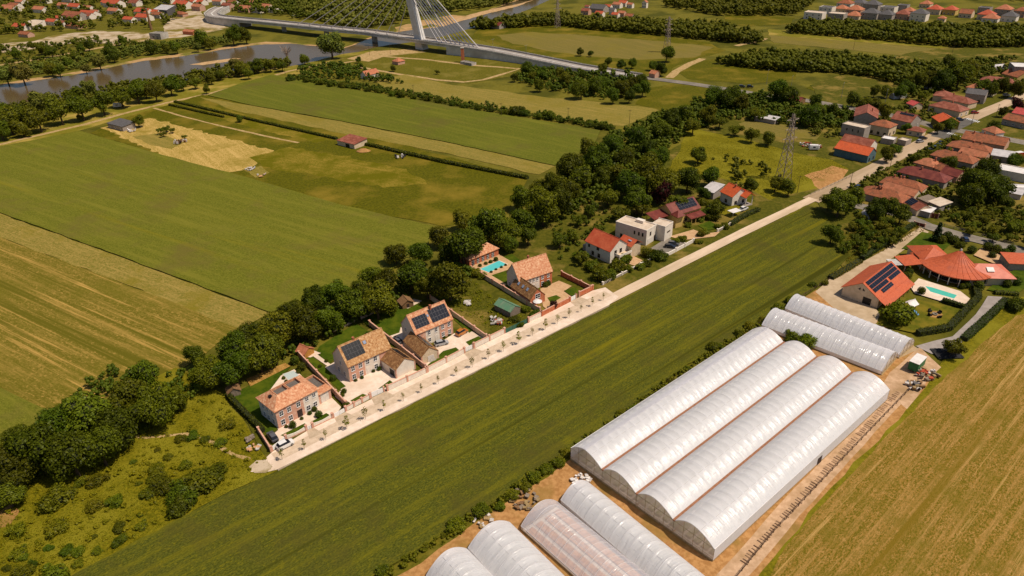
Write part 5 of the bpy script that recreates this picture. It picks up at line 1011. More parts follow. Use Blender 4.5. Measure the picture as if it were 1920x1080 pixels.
vh('pale sheet-roofed shed behind the burgundy gate', (1741, 378), (1762, 387), 2.6, 6, 'shed', 'render_grey', 'roof_pale', r=.8, cat='shed')
vh('second pale sheet-roofed shed in the yard behind the mauve roof', (1722, 372), (1740, 380), 2.4, 5, 'shed', 'wood_grey', 'wood_grey', r=.7, cat='shed')
t, w, d, e, r = vh('grey flat building with large white-framed solar array', (1859, 291), (1899, 297), 3.0, 8, 'shed', 'render_grey', 'roof_metal', r=.8)
vh('long white flat roof below the red truck', (1868, 318), (1930, 330), 3.6, 9, 'flat', 'render_white', 'roof_white', cat='hall')
vh('small flat-roofed garden house by the plots', (1885, 360), (1915, 366), 2.4, 5, 'shed', 'roof_metal', 'roof_metal', r=.6, cat='shed')
vh('long silver metal shed in the gardens under the wood', (1415, 219), (1453, 226), 2.4, 6, 'shed', 'render_grey', 'roof_metal', r=.5, cat='shed')
# houses by the river and levee
house('cabin', 'dark grey flat cabin on the levee beside a round tree', (201, 231), (229, 238), 2.8, depth=8, roof='shed', r=.8, wall='render_grey', tile='roof_grey', cat='cabin', auto={'front': 3})
house('field_barn', 'small barn with mauve roof between the vine rows', (632, 263), (664, 271), 2.6, depth=9, roof='shed', r=.9, wall='render_cream', tile='roof_crimson', cat='barn', doors=(('front', .6, 3, 2, 'black_part'),))
house('cottage', 'white cottage with orange roof below the bridge path', (676, 139.5), (686, 141.5), 3.0, depth=12, roof='gy', r=2.4, wall='render_white', tile='tile_salmon', auto={'front': 1})
house('cottage', 'tiny brick-roofed cottage nearest the bridge pylon', (735, 114), (746, 116), 2.6, depth=7, roof='hip', r=2, wall='render_pink', tile='tile_salmon')
house('brick_ruin', 'tall brick chimney stub on a low concrete base by the ramp', (863, 116), (884, 120), 1.6, depth=5, roof='flat', wall='concrete', tile='concrete_dark', cat='ruin')
house('cottage', 'small brick ruin beside the track at the end of the ramp', (1217, 137), (1228, 139), 3, depth=6, roof='gx', r=1.6, wall='render_pink', tile='tile_salmon', cat='ruin')
house('farmhouse', 'lone dark red roof among the trees behind the bridge cables', (921, 46), (936, 48), 3.4, depth=9, roof='gx', r=2.4, wall='render_grey', tile='roof_darkred')
c = P(868, 117); t = thing('brick_chimney', 'square orange brick chimney standing by the bridge ramp', 'chimney', (c[0], c[1], 1.7)); b = MB(); b.box(-1.2, 1.2, -1.2, 1.2, 0, 9); b.build('stack', M['brick_red'], t); b = MB(); b.box(-1.35, 1.35, -1.35, 1.35, 9, 9.5); b.build('cap', M['concrete'], t)
c = P(284, 56); t = thing('mill_chimney', 'slender old brick chimney on the rubble across the river', 'chimney', (c[0], c[1], 0)); b = MB(); b.bar((0, 0, 0), (0, 0, 20), 1.3, 10, .8); b.build('stack', M['wood_brown'], t); b = MB(); b.lathe([(.95, 19.8), (.95, 20.4)], 10); b.build('cap', M['concrete_dark'], t)
house('mill_ruin', 'roofless pale mill ruin beside the slender chimney', (279, 63), (300, 64), 5, depth=10, roof='flat', wall='concrete', tile='concrete_dark', cat='ruin', wins=(('front', .35, .5, 2.4, 2.5), ('front', .7, .5, 2.4, 2.5)))
house('kiosk', 'small orange-red shed by the riverside path', (342, 58.5), (361, 60), 3, depth=6, roof='gx', r=1.4, wall='brick_red', tile='tile_salmon', cat='shed')
# --- far rows
def far_row(items, fmt, group, name='far_house'):
    for i, (x, y, wpx, tile, wall, kind, z) in enumerate(sorted(items), 1):
        k = ppm(y); A = (x - wpx / 2, y - .03 * wpx); B = (x + wpx / 2, y + .05 * wpx); dep = min(12, wpx / k * .8)
        house(name, fmt.format(ordn(i)), A, B, z, depth=dep, roof=kind, wall=wall, tile=tile, group=group, auto={'front': 3}, wstyle='plain' if i % 2 else 'white', chim=0)
rw, rg, ro_, rs, rc = 'render_white', 'roof_grey', 'roof_red', 'tile_salmon', 'roof_crimson'
far_row([(1525, 24, 34, 'roof_pale', rw, 'flat', 6), (1548, 14, 24, rg, rw, 'flat', 6), (1567, 26, 30, 'roof_pale', 'render_grey', 'flat', 6), (1582, 6, 26, 'tile_old', rw, 'hip', 6), (1575, 16, 22, rs, 'render_cream', 'hip', 4), (1600, 18, 28, 'tile_salmon', 'render_pink', 'hip', 6), (1608, 5, 24, rg, rw, 'hip', 6), (1598, 29, 26, rs, 'render_cream', 'hip', 3.5), (1633, 8, 28, rg, 'render_grey', 'hip', 6), (1630, 24, 30, rg, 'render_grey', 'hip', 6), (1664, 14, 26, rg, rw, 'flat', 6), (1660, 27, 26, rg, 'render_grey', 'hip', 5), (1692, 10, 18, rg, 'render_grey', 'flat', 7), (1690, 26, 26, rc, 'render_pink', 'hip', 5), (1702, 20, 20, rs, 'render_pink', 'hip', 5), (1722, 25, 30, rg, rw, 'hip', 7), (1734, 7, 20, rs, 'render_cream', 'hip', 4), (1750, 17, 26, ro_, 'render_cream', 'hip', 5), (1780, 18, 24, ro_, 'render_yellow', 'hip', 5), (1765, 34, 14, rs, 'render_cream', 'hip', 3.5), (1810, 25, 24, 'tile_old', 'render_cream', 'gx', 4), (1845, 15, 22, rg, 'render_grey', 'flat', 6), (1848, 27, 30, ro_, 'render_cream', 'hip', 5), (1856, 34, 30, rs, rw, 'hip', 3.5), (1880, 17, 30, rs, 'render_grey', 'hip', 6), (1892, 30, 28, rg, rw, 'hip', 5), (1912, 20, 22, 'tile_old', 'render_pink', 'hip', 6)], 'suburban house beyond the far wood, {} from the left of its row', 'suburban houses beyond the far wood')
far_row([(1096, 20, 14, rc, 'render_pink', 'gx', 4), (1100, 12, 8, rc, rw, 'gx', 5), (1118, 16, 26, rg, 'render_grey', 'gx', 4), (1122, 25, 14, ro_, rw, 'gx', 4), (1138, 12, 12, ro_, rw, 'gx', 4), (1147, 18, 10, rg, rw, 'gx', 5), (1152, 27, 12, ro_, rw, 'gx', 4), (1155, 8, 14, rs, rw, 'gx', 4), (1166, 5, 14, ro_, rw, 'gx', 4), (1164, 24, 12, rs, 'render_pink', 'gx', 4), (1180, 8, 10, rs, rw, 'gx', 4), (1178, 30, 14, 'tile_old', 'render_grey', 'gx', 4), (1208, 4, 8, rs, rw, 'gy', 6)], 'house of the small far village, {} from its left end', 'houses of the small far village')
far_row([(10, 16, 24, rs, rw, 'gx', 3.5), (30, 3, 18, rs, rw, 'gx', 4), (32, 50, 22, ro_, rw, 'gx', 3.5), (52, 48, 24, 'roof_pale', rw, 'shed', 3.5), (62, 40, 18, 'roof_pale', rw, 'flat', 5), (92, 40, 17, ro_, rw, 'gx', 4), (112, 42, 12, rc, rw, 'gx', 4), (130, 29, 30, 'tile_old', 'render_grey', 'gx', 5), (158, 27, 26, ro_, rw, 'gx', 4.5), (133, 48, 24, 'tile_old', 'render_pink', 'hip', 3), (42, 64, 18, 'tile_old', 'render_pink', 'gx', 3), (112, 10, 18, rs, 'render_cream', 'gx', 4), (135, 12, 20, ro_, rw, 'gx', 4), (122, -2, 20, rc, rw, 'gx', 4), (160, 14, 14, rs, rw, 'gx', 4), (205, 6, 26, ro_, rw, 'gx', 5), (208, 20, 18, 'tile_salmon', rw, 'gx', 4), (222, 0, 16, rc, rw, 'gx', 4), (237, 36, 17, ro_, rw, 'gx', 3.5), (263, 32, 22, ro_, rw, 'gx', 4), (262, 22, 24, ro_, rw, 'gx', 4), (286, 22, 14, ro_, rw, 'gx', 4), (300, 18, 24, 'roof_metal', rg, 'shed', 6), (335, 8, 24, 'roof_red', rw, 'gx', 5), (352, 2, 18, ro_, rw, 'gx', 5), (366, 12, 16, rs, 'render_pink', 'gx', 5), (334, 26, 16, 'tile_old', 'render_pink', 'hip', 3), (95, -6, 20, rs, rw, 'gx', 4), (250, 3, 14, 'tile_old', rw, 'gx', 4), (310, 0, 18, rs, rw, 'gx', 4)], 'house of the town across the river, {} from the left', 'houses of the town across the river')
XT = [(15 + 23 * k + random.Random(k).uniform(-8, 8), random.Random(k + 99).uniform(-6, 34) if k < 15 else random.Random(k).uniform(-6, 4), random.Random(k).uniform(12, 20), random.Random(k).choice([rs, ro_, rs, 'tile_old', rc]), rw, 'gx', 4) for k in range(17)]
far_row(XT, 'small red-roofed house between gardens across the river, {} from the left', 'small houses between gardens across the river')
far_row([(405, 2, 16, rs, rw, 'gx', 5), (422, 10, 16, rc, 'render_pink', 'gx', 5), (432, 4, 14, 'tile_old', rw, 'gx', 5), (455, 16, 20, 'tile_salmon', 'render_pink', 'gx', 4), (474, 4, 14, rs, rw, 'gx', 4), (492, 13, 20, 'tile_salmon', 'render_cream', 'gx', 4), (478, 18, 18, 'roof_white', rw, 'flat', 3.5), (507, 18, 12, 'roof_white', rw, 'flat', 3.5), (440, -4, 16, ro_, rw, 'gx', 5), (520, 18, 10, 'roof_white', rw, 'flat', 3), (508, -2, 12, rs, rw, 'gx', 4), (685, 2, 12, ro_, rw, 'gx', 4), (732, 1, 14, ro_, rw, 'gx', 4), (1437, 4, 14, 'roof_pale', rw, 'flat', 5)], 'house at the bridge head and its far shore, {} from the left', 'houses at the bridge head')
# ================================================================ GREENHOUSES
film('film_white', (.9, .88, .9, 1), clear=.13, tr=.42, gloss=.06, rough=.3)
film('film_thin', (.9, .88, .92, 1), clear=.22, tr=.4, gloss=.07, rough=.2)
film('film_clear', (.86, .84, .9, 1), clear=.6, tr=.15, gloss=.1, rough=.2)
film('film_end', (.78, .66, .56, 1), clear=.5, tr=.5, gloss=.05)
mat('rib_steel', SR(226, 220, 218), rough=.4, metal=.3); mat('gutter', SR(170, 118, 86), SR(150, 100, 70), 1.5); mat('wood_frame', SR(178, 150, 104), SR(150, 122, 80), 2)
mat('bounce_floor', SR(240, 226, 206), SR(222, 206, 184), .6); mat('bed_soil', SR(222, 170, 122), SR(190, 138, 92), 1.2); mat('crop_bed', SR(140, 140, 84), SR(196, 184, 150), 1.2)  # pale floor added to bounce light into the film; beds lightened for it too
def arch_z(t, rise, peak):
    if t < peak: return rise * math.sin(math.pi / 2 * t / peak) ** .9
    return rise * max(0, math.cos(math.pi / 2 * (t - peak) / (1 - peak))) ** .9
def arch(w, rise, n=16, peak=.5):
    """arch points from y=0 to y=-w (height above the eave), highest at the given share of the width"""
    return [(-w * k / n, arch_z(k / n, rise, peak)) for k in range(n + 1)]
def film_bay(bl, w, rise, sag, m, nx=4, name='film_panel', peak=.5):
    pr = arch(w, rise, peak=peak); b = MB(); vs = []; fs = []; n = len(pr)
    for i in range(nx + 1):
        s = math.sin(math.pi * i / nx) * sag
        for j, (y, z) in enumerate(pr): vs.append((bl * i / nx, y, z - s * math.sin(math.pi * j / (n - 1))))
    for i in range(nx):
        for j in range(n - 1): fs.append((i * n + j, i * n + j + 1, (i + 1) * n + j + 1, (i + 1) * n + j))
    b.add(vs, fs); return b.mesh(name, M[m], smooth=True)
def rib(w, rise, r=.05, name='hoop', peak=.5, lift=.02):
    b = MB(); pr = arch(w, rise, peak=peak)
    for (a, c) in zip(pr, pr[1:]): b.bar((0, a[0], a[1] + lift), (0, c[0], c[1] + lift), r, 4)
    return b.mesh(name, M['rib_steel'])
def tube_wall(w, eave, rise, m, peak=.5):
    pr = arch(w, rise, peak=peak); b = MB(); b.add([(0, 0, 0)] + [(0, y, eave + z) for y, z in pr] + [(0, -w, 0)], [tuple(range(len(pr) + 2))]); return b.mesh('end_wall', M[m])
def span_house(name, label, origin, ang, w, L, nspan, eave, rise, bays, m, endm='film_end', skirt=.5, beds='crop_bed', side_panels=True, cat='greenhouse', group=None, ridge=True, sag=.1, bedn=5, hoop_r=.05, peak=.5):
    t = thing(name, label, cat, (origin[0], origin[1], .0), ang, group); bl = L / bays
    fb = film_bay(bl, w, rise, sag, m, peak=peak); hp = rib(w, rise, hoop_r, peak=peak, lift=-.06 if nspan > 1 else .02); ew = tube_wall(w, eave, rise, endm, peak)  # tunnel hoops lie over the film, their pale colour carrying the rib glints
    sb = MB(); sb.add([(0, 0, skirt), (bl, 0, skirt), (bl, 0, eave), (0, 0, eave)], [(0, 1, 2, 3)]); sbm = sb.mesh('side_panel', M[m])
    for s in range(nspan):
        y = -s * w
        for k in range(bays): link('film_panel', fb, t, loc=(k * bl, y, eave))
        for k in range(bays + 1): link('hoop', hp, t, loc=(k * bl, y, eave))
        for x in (0.02, L - .02):
            o = link('end_wall', ew, t, loc=(x, y, .02)); f = MB(); sx = -.03 if x < 1 else .03
            for q in (.0, .25, .5, .75, 1): f.bar((sx, -w * q, 0), (sx, -w * q, eave + arch_z(q, rise, peak) - .1 if 0 < q < 1 else eave), .045, 4)
            f.bar((sx, 0, eave), (sx, -w, eave), .04, 4); f.bar((sx, 0, 1.1), (sx, -w, 1.1), .04, 4); f.bar((sx, -.02, .25), (sx, -w + .02, .25), .22, 4); f.build('end_frame', M['wood_frame'], o)
        for q in (.2, .62, .82):
            b = MB(); zz = eave + arch_z(q, rise, peak) - .12; b.bar((0, y - w * q, zz), (L, y - w * q, zz), .05, 4); b.build('purlin', M['rib_steel'], t)
        if ridge:
            b = MB(); h = eave + rise + .04
            b.add([(0, -w * (peak - .1), h - .12), (L, -w * (peak - .1), h - .12), (L, -w * (peak + .02), h + .05), (0, -w * (peak + .02), h + .05), (0, -w * (peak + .035), h - .01), (L, -w * (peak + .035), h - .01)], [(0, 1, 2, 3), (3, 2, 5, 4)]); b.build('ridge_vent', M['film_white'], t)
        for q in range(bedn):
            yy = y - w * (q + .5) / bedn; b = MB(); b.box(1.2, L - 1.2, yy - w * .32 / bedn, yy + w * .32 / bedn, .45, .8 if beds == 'crop_bed' else .6); b.build('growing_bed', M[beds], t)
        b = MB(); b.box(.3, L - .3, y - w + .2, y - .2, .02 + LAYER[0], .1 + LAYER[0]); b.build('bounce_floor', M['bounce_floor'], t)
        if s: b = MB(); b.box(-.1, L + .1, y - .26, y + .26, eave - .05, eave + .3); b.build('gutter', M['gutter'], t)
    for y in (0, -nspan * w):
        if side_panels:
            for k in range(bays): link('side_panel', sbm, t, loc=(k * bl, y, .02))
        b = MB(); b.box(0, L, y - .06, y + .06, .02, skirt); b.build('skirting', M['wood_frame'], t)
        b = MB(); b.bar((0, y, eave), (L, y, eave), .07, 5); b.build('eave_rail', M['rib_steel'], t)
    return t
EV = 3.7
a0, a1 = P(1129.5, 881.7, EV), P(1470.3, 642.5, EV); dv = (a1 - a0)[:2]; LG = float(np.hypot(*dv)); dv /= LG; AG = math.atan2(dv[1], dv[0]); nv = np.array([dv[1], -dv[0]])
WG = float((P(1339.5, 1030.3, EV) - a0)[:2] @ nv) / 3
og = a0[:2] - nv * WG
span_house('span_greenhouse', 'huge white four-span plastic greenhouse beside the wheat field', og, AG, WG, LG, 4, EV, 2.4, 30, 'film_white', peak=.44, sag=.24, hoop_r=.06)
span = [o for o in bpy.data.objects if o.name == 'span_greenhouse'][0]
b = MB(); b.box(-.08, .08, -.9, .9, 0, 2.2); b.build('side_door', M['door_dark'], span, matrix=Matrix.Translation((LG * .545, -4 * WG - .02, 0)) @ Matrix.Rotation(math.pi / 2, 4, 'Z'))
def tunnel(label, A, B, L, eave, rise, bays, m, **kw):
    a, b = P(*A), P(*B); v = (b - a)[:2]; w = float(np.hypot(*v)); rz = math.atan2(v[1], v[0])
    # local x runs along the tunnel (away from the A-B end), local -y spans from A... so start at the corner that leaves the width on -y
    back = rz + math.pi / 2
    return span_house('tunnel_greenhouse', label, a, back, w, L, 1, eave, rise, bays, m, cat='greenhouse', **kw)
tunnel('plastic tunnel greenhouse nearer to the white four-span house, by the barn yard', (1651.6, 705), (1681, 671.5), 35, 1.5, 2.9, 17, 'film_thin', ridge=False, bedn=4, hoop_r=.07)
tunnel('plastic tunnel greenhouse closest to the solar barn', (1684, 673.4), (1712, 648.5), 35, 1.5, 2.9, 17, 'film_thin', ridge=False, bedn=4, hoop_r=.07)
tunnel('rightmost of the four tunnels cut by the bottom photo edge', (1103, 913), (1051, 946), 48, 1.4, 2.7, 20, 'film_white', ridge=False, sag=.16)
tunnel('clear tunnel showing pale beds, second from the right at the bottom edge', (1044, 949), (977, 995), 48, 1.4, 3.2, 22, 'film_clear', ridge=False, beds='bed_soil', bedn=4)
tunnel('third tunnel from the right at the bottom edge, grey streaked film', (956, 988), (878, 1036), 40, 1.4, 3.1, 18, 'film_white', ridge=False, sag=.16)
tunnel('leftmost tunnel at the bottom edge, mostly outside the photo', (876, 1038), (800, 1088), 36, 1.4, 3.1, 16, 'film_white', ridge=False, sag=.16)
# ================================================================ WALLS, HEDGES, GARDENS
def run(A, B, world=False):
    a, b = (np.array(A), np.array(B)) if world else (P(*A), P(*B)); v = (b - a)[:2]; return a, float(np.hypot(*v)), math.atan2(v[1], v[0])
def garden_wall(label, A, B, h=1.9, m='render_white', piers=3, pm='brick', cap='brick', th=.28, group=None, base=None, wave=False, name='garden_wall'):
    a, L, rz = run(A, B); t = thing(name, label, 'wall', (a[0], a[1], 0), rz, group); n = max(1, piers - 1)
    for k in range(n):
        x0, x1 = L * k / n + .25, L * (k + 1) / n - .25; b = MB()
        if wave:
            q = 9; pts = [(x0 + (x1 - x0) * i / q, h - .35 * math.sin(math.pi * i / q)) for i in range(q + 1)]
            b.add([(x, -th / 3, .55) for x, z in pts] + [(x, -th / 3, z) for x, z in pts] + [(x, th / 3, .55) for x, z in pts] + [(x, th / 3, z) for x, z in pts],
                  [(i, i + 1, q + 2 + i, q + 1 + i) for i in range(q)] + [(2 * q + 3 + i, 2 * q + 2 + i, 3 * q + 3 + i, 3 * q + 4 + i) for i in range(q)] + [(q + 1 + i, q + 2 + i, 3 * q + 4 + i, 3 * q + 3 + i) for i in range(q)])
            b.build('wall_panel', M[m], t); b = MB(); b.box(x0, x1, -th / 2, th / 2, 0, .55); b.build('wall_base', M[base or 'brick'], t)
        else:
            b.box(x0, x1, -th / 2, th / 2, 0, h); b.build('wall_panel', M[m], t); b = MB(); b.box(x0, x1, -th / 2 - .05, th / 2 + .05, h, h + .09); b.build('coping', M[cap], t)
    for k in range(piers):
        x = L * k / n if piers > 1 else 0; b = MB(); b.box(x - .25, x + .25, -.25, .25, 0, h + .25); o = b.build('pier', M[pm], t); b = MB(); b.box(x - .32, x + .32, -.32, .32, h + .25, h + .38); b.build('pier_cap', M[cap], o)
    return t
garden_wall('brick side wall along the meadow beside the dark parked car', (486, 812), (509, 848), 1.6, 'brick', 2)
garden_wall('low brick wall with scalloped white panel left of the hipped villa door', (537, 826), (575, 808), 1.5, 'render_white', 2, wave=True)
garden_wall('low brick wall with scalloped white panel right of the hipped villa door', (587, 803), (624, 785), 1.5, 'render_white', 2, wave=True)
garden_wall('low white wall and piers before the hipped villa garage', (649, 772), (694, 748), 1.5, 'render_white', 4)
garden_wall('white front wall before the black solar villa garage', (727, 734), (800, 700), 1.9, 'render_white', 3)
garden_wall('white front wall before the gridded solar villa', (802, 699), (871, 663), 1.9, 'render_white', 3)
garden_wall('white wall from the brick gatepost to the green fence', (889, 654), (946, 626), 1.9, 'render_white', 3)
garden_wall('white wall between green fence and red brick wall', (991, 606), (1015, 594), 1.9, 'render_white', 2)
garden_wall('red brick front wall before the brick annex', (1016, 594), (1068, 567), 1.9, 'brick_red', 3, 'brick_red')
garden_wall('red brick front wall right of the wooden gate', (1086, 557), (1111, 545), 1.9, 'brick_red', 2, 'brick_red')
garden_wall('side wall between the hipped villa and the black solar villa', (562, 670), (650, 764), 1.9, 'render_pink', 6)
garden_wall('side wall between the two solar villas', (694, 612), (798, 694), 1.9, 'render_pink', 6)
garden_wall('side wall between gridded solar villa and the weedy plot', (808, 563), (912, 638), 1.9, 'render_cream', 6)
garden_wall('side wall between the weedy plot and the brick annex', (884, 509), (1012, 587), 1.9, 'render_cream', 7)
garden_wall('red brick side wall right of the large brick house', (1053, 518), (1108, 546), 1.9, 'brick_red', 4, 'brick_red')
garden_wall('low white wall before the flat-roofed cube house', (1250, 482), (1300, 455), 1.4, 'render_white', 4, 'render_white', 'render_white')
garden_wall('low pale wall before the yellow house', (1345, 436), (1368, 424), 1.2, 'render_grey', 3, 'render_white', 'render_white')
garden_wall('pale posts and low wall before the orange-roofed house', (1130, 535), (1218, 490), 1.0, 'render_grey', 6, 'render_white', 'render_white')
garden_wall('pale boundary wall behind the lawn of the black solar villa', (625, 622), (664, 604), .5, 'render_cream', 3, 'render_cream', 'render_cream')
garden_wall('pale boundary wall behind the lawn of the gridded solar villa', (678, 598), (747, 566), .5, 'render_cream', 4, 'render_cream', 'render_cream')
def slat_fence(label, A, B, h, m, name='slat_fence', gap=1.0, n=5):
    a, L, rz = run(A, B); t = thing(name, label, 'fence', (a[0], a[1], 0), rz); k = max(1, int(L / 2.4))
    pm = MB().box(-.05, .05, -.05, .05, 0, h + .1).mesh('post', M['frame_dark']); bl = L / k; bm = MB().box(.05, bl - .05, -.02, .02, 0, h / n * .82).mesh('board', M[m])
    for i in range(k + 1): link('post', pm, t, loc=(i * bl, 0, 0))
    for i in range(k):
        for j in range(n): link('board', bm, t, loc=(i * bl, 0, .08 + j * h / n))
    return t
mat('green_panel', SR(64, 112, 92), SR(52, 98, 80), 1); mat('rail_dark', SR(96, 70, 50), SR(76, 54, 38), 1)
slat_fence('dark green panel fence before the weedy plot', (948, 626), (989, 606), 1.7, 'green_panel')
def gate(label, A, B, h, m):
    a, L, rz = run(A, B); t = thing('gate', label, 'gate', (a[0], a[1], 0), rz)
    for x in (0, L / 2 + .02): b = MB(); b.box(x + .02, x + L / 2 - .02, -.05, .05, .1, h); o = b.build('gate_leaf', M[m], t)
    for x in (-.2, L + .2): b = MB(); b.box(x - .2, x + .2, -.2, .2, 0, h + .3); b.build('post', M['brick'], t)
gate('white gate behind the white parked car', (512, 846), (535, 828), 1.5, 'frame_white'); gate('small white wicket at the hipped villa path', (577, 807), (585, 804), 1.3, 'frame_white'); gate('white sliding gate of the hipped villa garage', (627, 784), (647, 773), 1.4, 'frame_white')
gate('white sliding gate of the black solar villa', (697, 746), (719, 736), 1.7, 'frame_white'); gate('white sliding gate of the gridded solar villa', (872, 661), (886, 655), 1.7, 'frame_white'); gate('white gate beside the brick annex wall', (1070, 566), (1079, 561), 1.7, 'frame_white'); gate('brown wooden gate of the large brick house', (1080, 560), (1085, 558), 1.7, 'wood_brown')
gate('burgundy double gate on the side road', (1745, 409), (1757, 411), 2.2, 'roof_darkred'); gate('dark red latticed gate at the farm drive entrance', (1714, 422), (1732, 427), 1.5, 'roof_darkred')
def hedge(label, pts, w, h, m='leaf_hedge', group=None, n=None, size=.22, name='hedge', cat='hedge'):
    q = [P(*p) for p in pts]; t = thing(name, label, cat, (q[0][0], q[0][1], 0), 0, group); Q = []; bb = MB(); r_ = np.random.RandomState(len(label))
    for a, b in zip(q, q[1:]):
        v = (b - a)[:2]; L = float(np.hypot(*v)); u = v / L; nn = np.array([-u[1], u[0]]); k = int(L * (n or 34)); s = r_.rand(k) * L
        f = r_.rand(k); side = np.where(f < .45, r_.uniform(-.5, .5, k), np.where(f < .72, -.5, .5)) * w; z = np.where(f < .45, h, r_.uniform(.1, 1, k) * h) * r_.uniform(.9, 1.1, k)
        c = np.zeros((k, 3)); c[:, :2] = a[:2] - q[0][:2] + s[:, None] * u + side[:, None] * nn; c[:, 2] = z
        nr = r_.normal(size=(k, 3)); nr[:, 2] += .6; nr /= np.linalg.norm(nr, axis=1)[:, None]; tt = np.cross(nr, r_.normal(size=(k, 3))); tt /= np.linalg.norm(tt, axis=1)[:, None]; b2 = np.cross(nr, tt); S = size * r_.uniform(.6, 1.3, k)[:, None]
        Q.append(np.stack([c - tt * S, c + b2 * S * .7, c + tt * S, c - b2 * S * .7], 1))
        p0 = a[:2] - q[0][:2]; p1 = b[:2] - q[0][:2]; o = nn * w * .42
        bb.prism([tuple(p0 + o), tuple(p0 - o), tuple(p1 - o), tuple(p1 + o)], 0, h * .93)
    link('foliage', np_mesh('foliage', np.vstack(Q), [M[m]]), t); bb.build('hedge_core', M['core'], t); return t
hedge('clipped green hedge along the meadow side of the hipped villa', [(428, 745), (460, 778), (494, 812)], 1.3, 1.7)
hedge('dark clipped hedge curving around the playground lawn', [(1719, 629), (1778, 619), (1833, 562), (1828, 542)], 2.0, 1.8)
hedge('dark hedge on the stubble side of the villa driveway', [(1806, 640), (1846, 604), (1886, 566)], 2.2, 1.6)
hedge('bright green hedge between wheat and the farm drive', [(1557, 524), (1585, 508), (1611, 492)], 2.4, 1.3, m='leaf_light')
hedge('dark hedge along the farm drive to the side road', [(1616, 488), (1665, 456), (1713, 424)], 1.8, 1.7)
hedge('square dark hedge beside the villa pool', [(1766, 566), (1809, 580)], 1.5, 1.5)
hedge('low yellow-green hedge at the villa driveway gate', [(1864, 551), (1908, 554)], 1.6, 1.2, m='leaf_light')
hedge('row of hedge plants before the yellow house', [(1368, 424), (1400, 405), (1422, 396)], 2.0, 1.6)
hedge('long leafy crop row from the levee to the field barn', [(328, 192), (480, 228), (632, 262)], 1.6, 1.3, m='leaf_crop', n=26, size=.34, cat='crop row', name='crop_row')
hedge('short leafy crop row beside the long one near the levee', [(318, 198), (370, 210), (420, 221)], 1.3, 1.2, m='leaf_crop', n=26, size=.34, cat='crop row', name='crop_row')
hedge('long leafy crop row from the field barn to the tree belt', [(668, 268), (830, 305), (990, 336)], 2.2, 1.4, m='leaf_crop', n=34, size=.36, cat='crop row', name='crop_row')
# lawns, paths, pools of the villas
sheet('lawn', [(430, 742), (546, 689), (530, 706), (545, 720), (505, 738), (490, 752), (497, 775), (520, 806), (505, 820)], 'lawn'); sheet('vegetable_plot', [(462, 712), (535, 682), (545, 688), (470, 726)], 'bare_rows' if 'bare_rows' in M else field_mat('bare_rows', STREET + R(90), SR(176, 132, 66), SR(150, 112, 52), SR(196, 150, 84), row=1.2).name)
sheet('terrace', [(500, 742), (527, 706), (552, 694), (566, 706), (545, 722), (600, 725), (640, 765), (625, 786), (524, 828), (510, 818), (522, 808)], 'paving'); sheet('lawn', [(526, 818), (572, 795), (577, 803), (540, 822)], 'lawn'); sheet('lawn', [(583, 793), (612, 776), (622, 782), (590, 799)], 'lawn')
sheet('paving', [(610, 690), (650, 668), (735, 690), (800, 700), (726, 732), (655, 768), (628, 745), (640, 733)], 'paving'); sheet('lawn', [(573, 673), (587, 670), (613, 693), (649, 726), (636, 733), (610, 708)], 'lawn'); sheet('lawn', [(594, 660), (600, 650), (667, 608), (692, 623), (685, 636), (640, 660), (616, 686)], 'lawn'); sheet('path', [(585, 668), (592, 664), (622, 686), (617, 690)], 'paving')
sheet('lawn', [(709, 731), (731, 714.5), (739, 720), (722, 729)], 'lawn'); sheet('lawn', [(657, 753), (680, 740), (690, 743), (664, 757)], 'lawn'); sheet('terrace', [(560, 668), (572, 655), (592, 660), (602, 664), (582, 672)], 'paving')
sheet('paving', [(730, 632), (752, 615), (800, 660), (850, 628), (872, 616), (915, 640), (880, 657), (805, 696), (790, 690)], 'paving'); sheet('lawn', [(678, 601), (747, 568), (806, 575), (767, 595), (752, 613), (749, 625.5), (727, 633), (700, 620)], 'lawn'); sheet('lawn', [(831, 660), (855, 653), (863, 660), (838, 671), (806, 690), (800, 688)], 'lawn'); sheet('lawn', [(873, 643), (897, 632), (907, 638), (880, 650)], 'lawn'); sheet('lawn', [(850, 600), (856, 596), (890, 620), (880, 626)], 'lawn')
sheet('shed_terrace', [(750, 578), (776, 562), (792, 566), (765, 580)], 'paving')
sheet('lawn', [(895, 500), (960, 478), (990, 500), (960, 520), (965, 545), (940, 545), (900, 515)], 'lawn'); sheet('pool_terrace', [(885, 500), (935, 478), (962, 494), (960, 505), (915, 520), (893, 508)], 'paving_warm')
sheet('forecourt', [(1013, 543), (1048, 528), (1072, 538), (1057, 548), (1070, 557), (1078, 562), (1068, 566), (1030, 586), (1018, 576)], 'paving_warm'); sheet('lawn', [(1057, 547), (1076, 540), (1094, 550), (1072, 557)], 'lawn'); sheet('lawn', [(1026, 560), (1043, 555), (1052, 560), (1033, 571)], 'lawn'); sheet('path', [(905, 518), (915, 514), (950, 535), (940, 542)], 'paving_warm')
sheet('forecourt', [(1160, 490), (1180, 478), (1205, 490), (1190, 500)], 'paving_warm'); sheet('forecourt', [(1215, 470), (1250, 448), (1290, 458), (1255, 480)], 'asphalt'); sheet('forecourt', [(1255, 445), (1300, 432), (1320, 440), (1350, 436), (1340, 445), (1280, 452)], 'paving_warm'); sheet('lawn', [(1308, 424), (1330, 416), (1352, 428), (1325, 434)], 'lawn'); sheet('yard', [(1345, 400), (1375, 385), (1400, 392), (1372, 410)], 'meadow')
sheet('lawn', [(1640, 610), (1700, 560), (1760, 572), (1815, 585), (1775, 615), (1716, 627)], 'lawn_dry' if 'lawn_dry' in M else mat('lawn_dry', SR(88, 96, 24), SR(76, 86, 18), 1.5, c3=SR(112, 108, 34), scale3=.2, coord='geo').name)
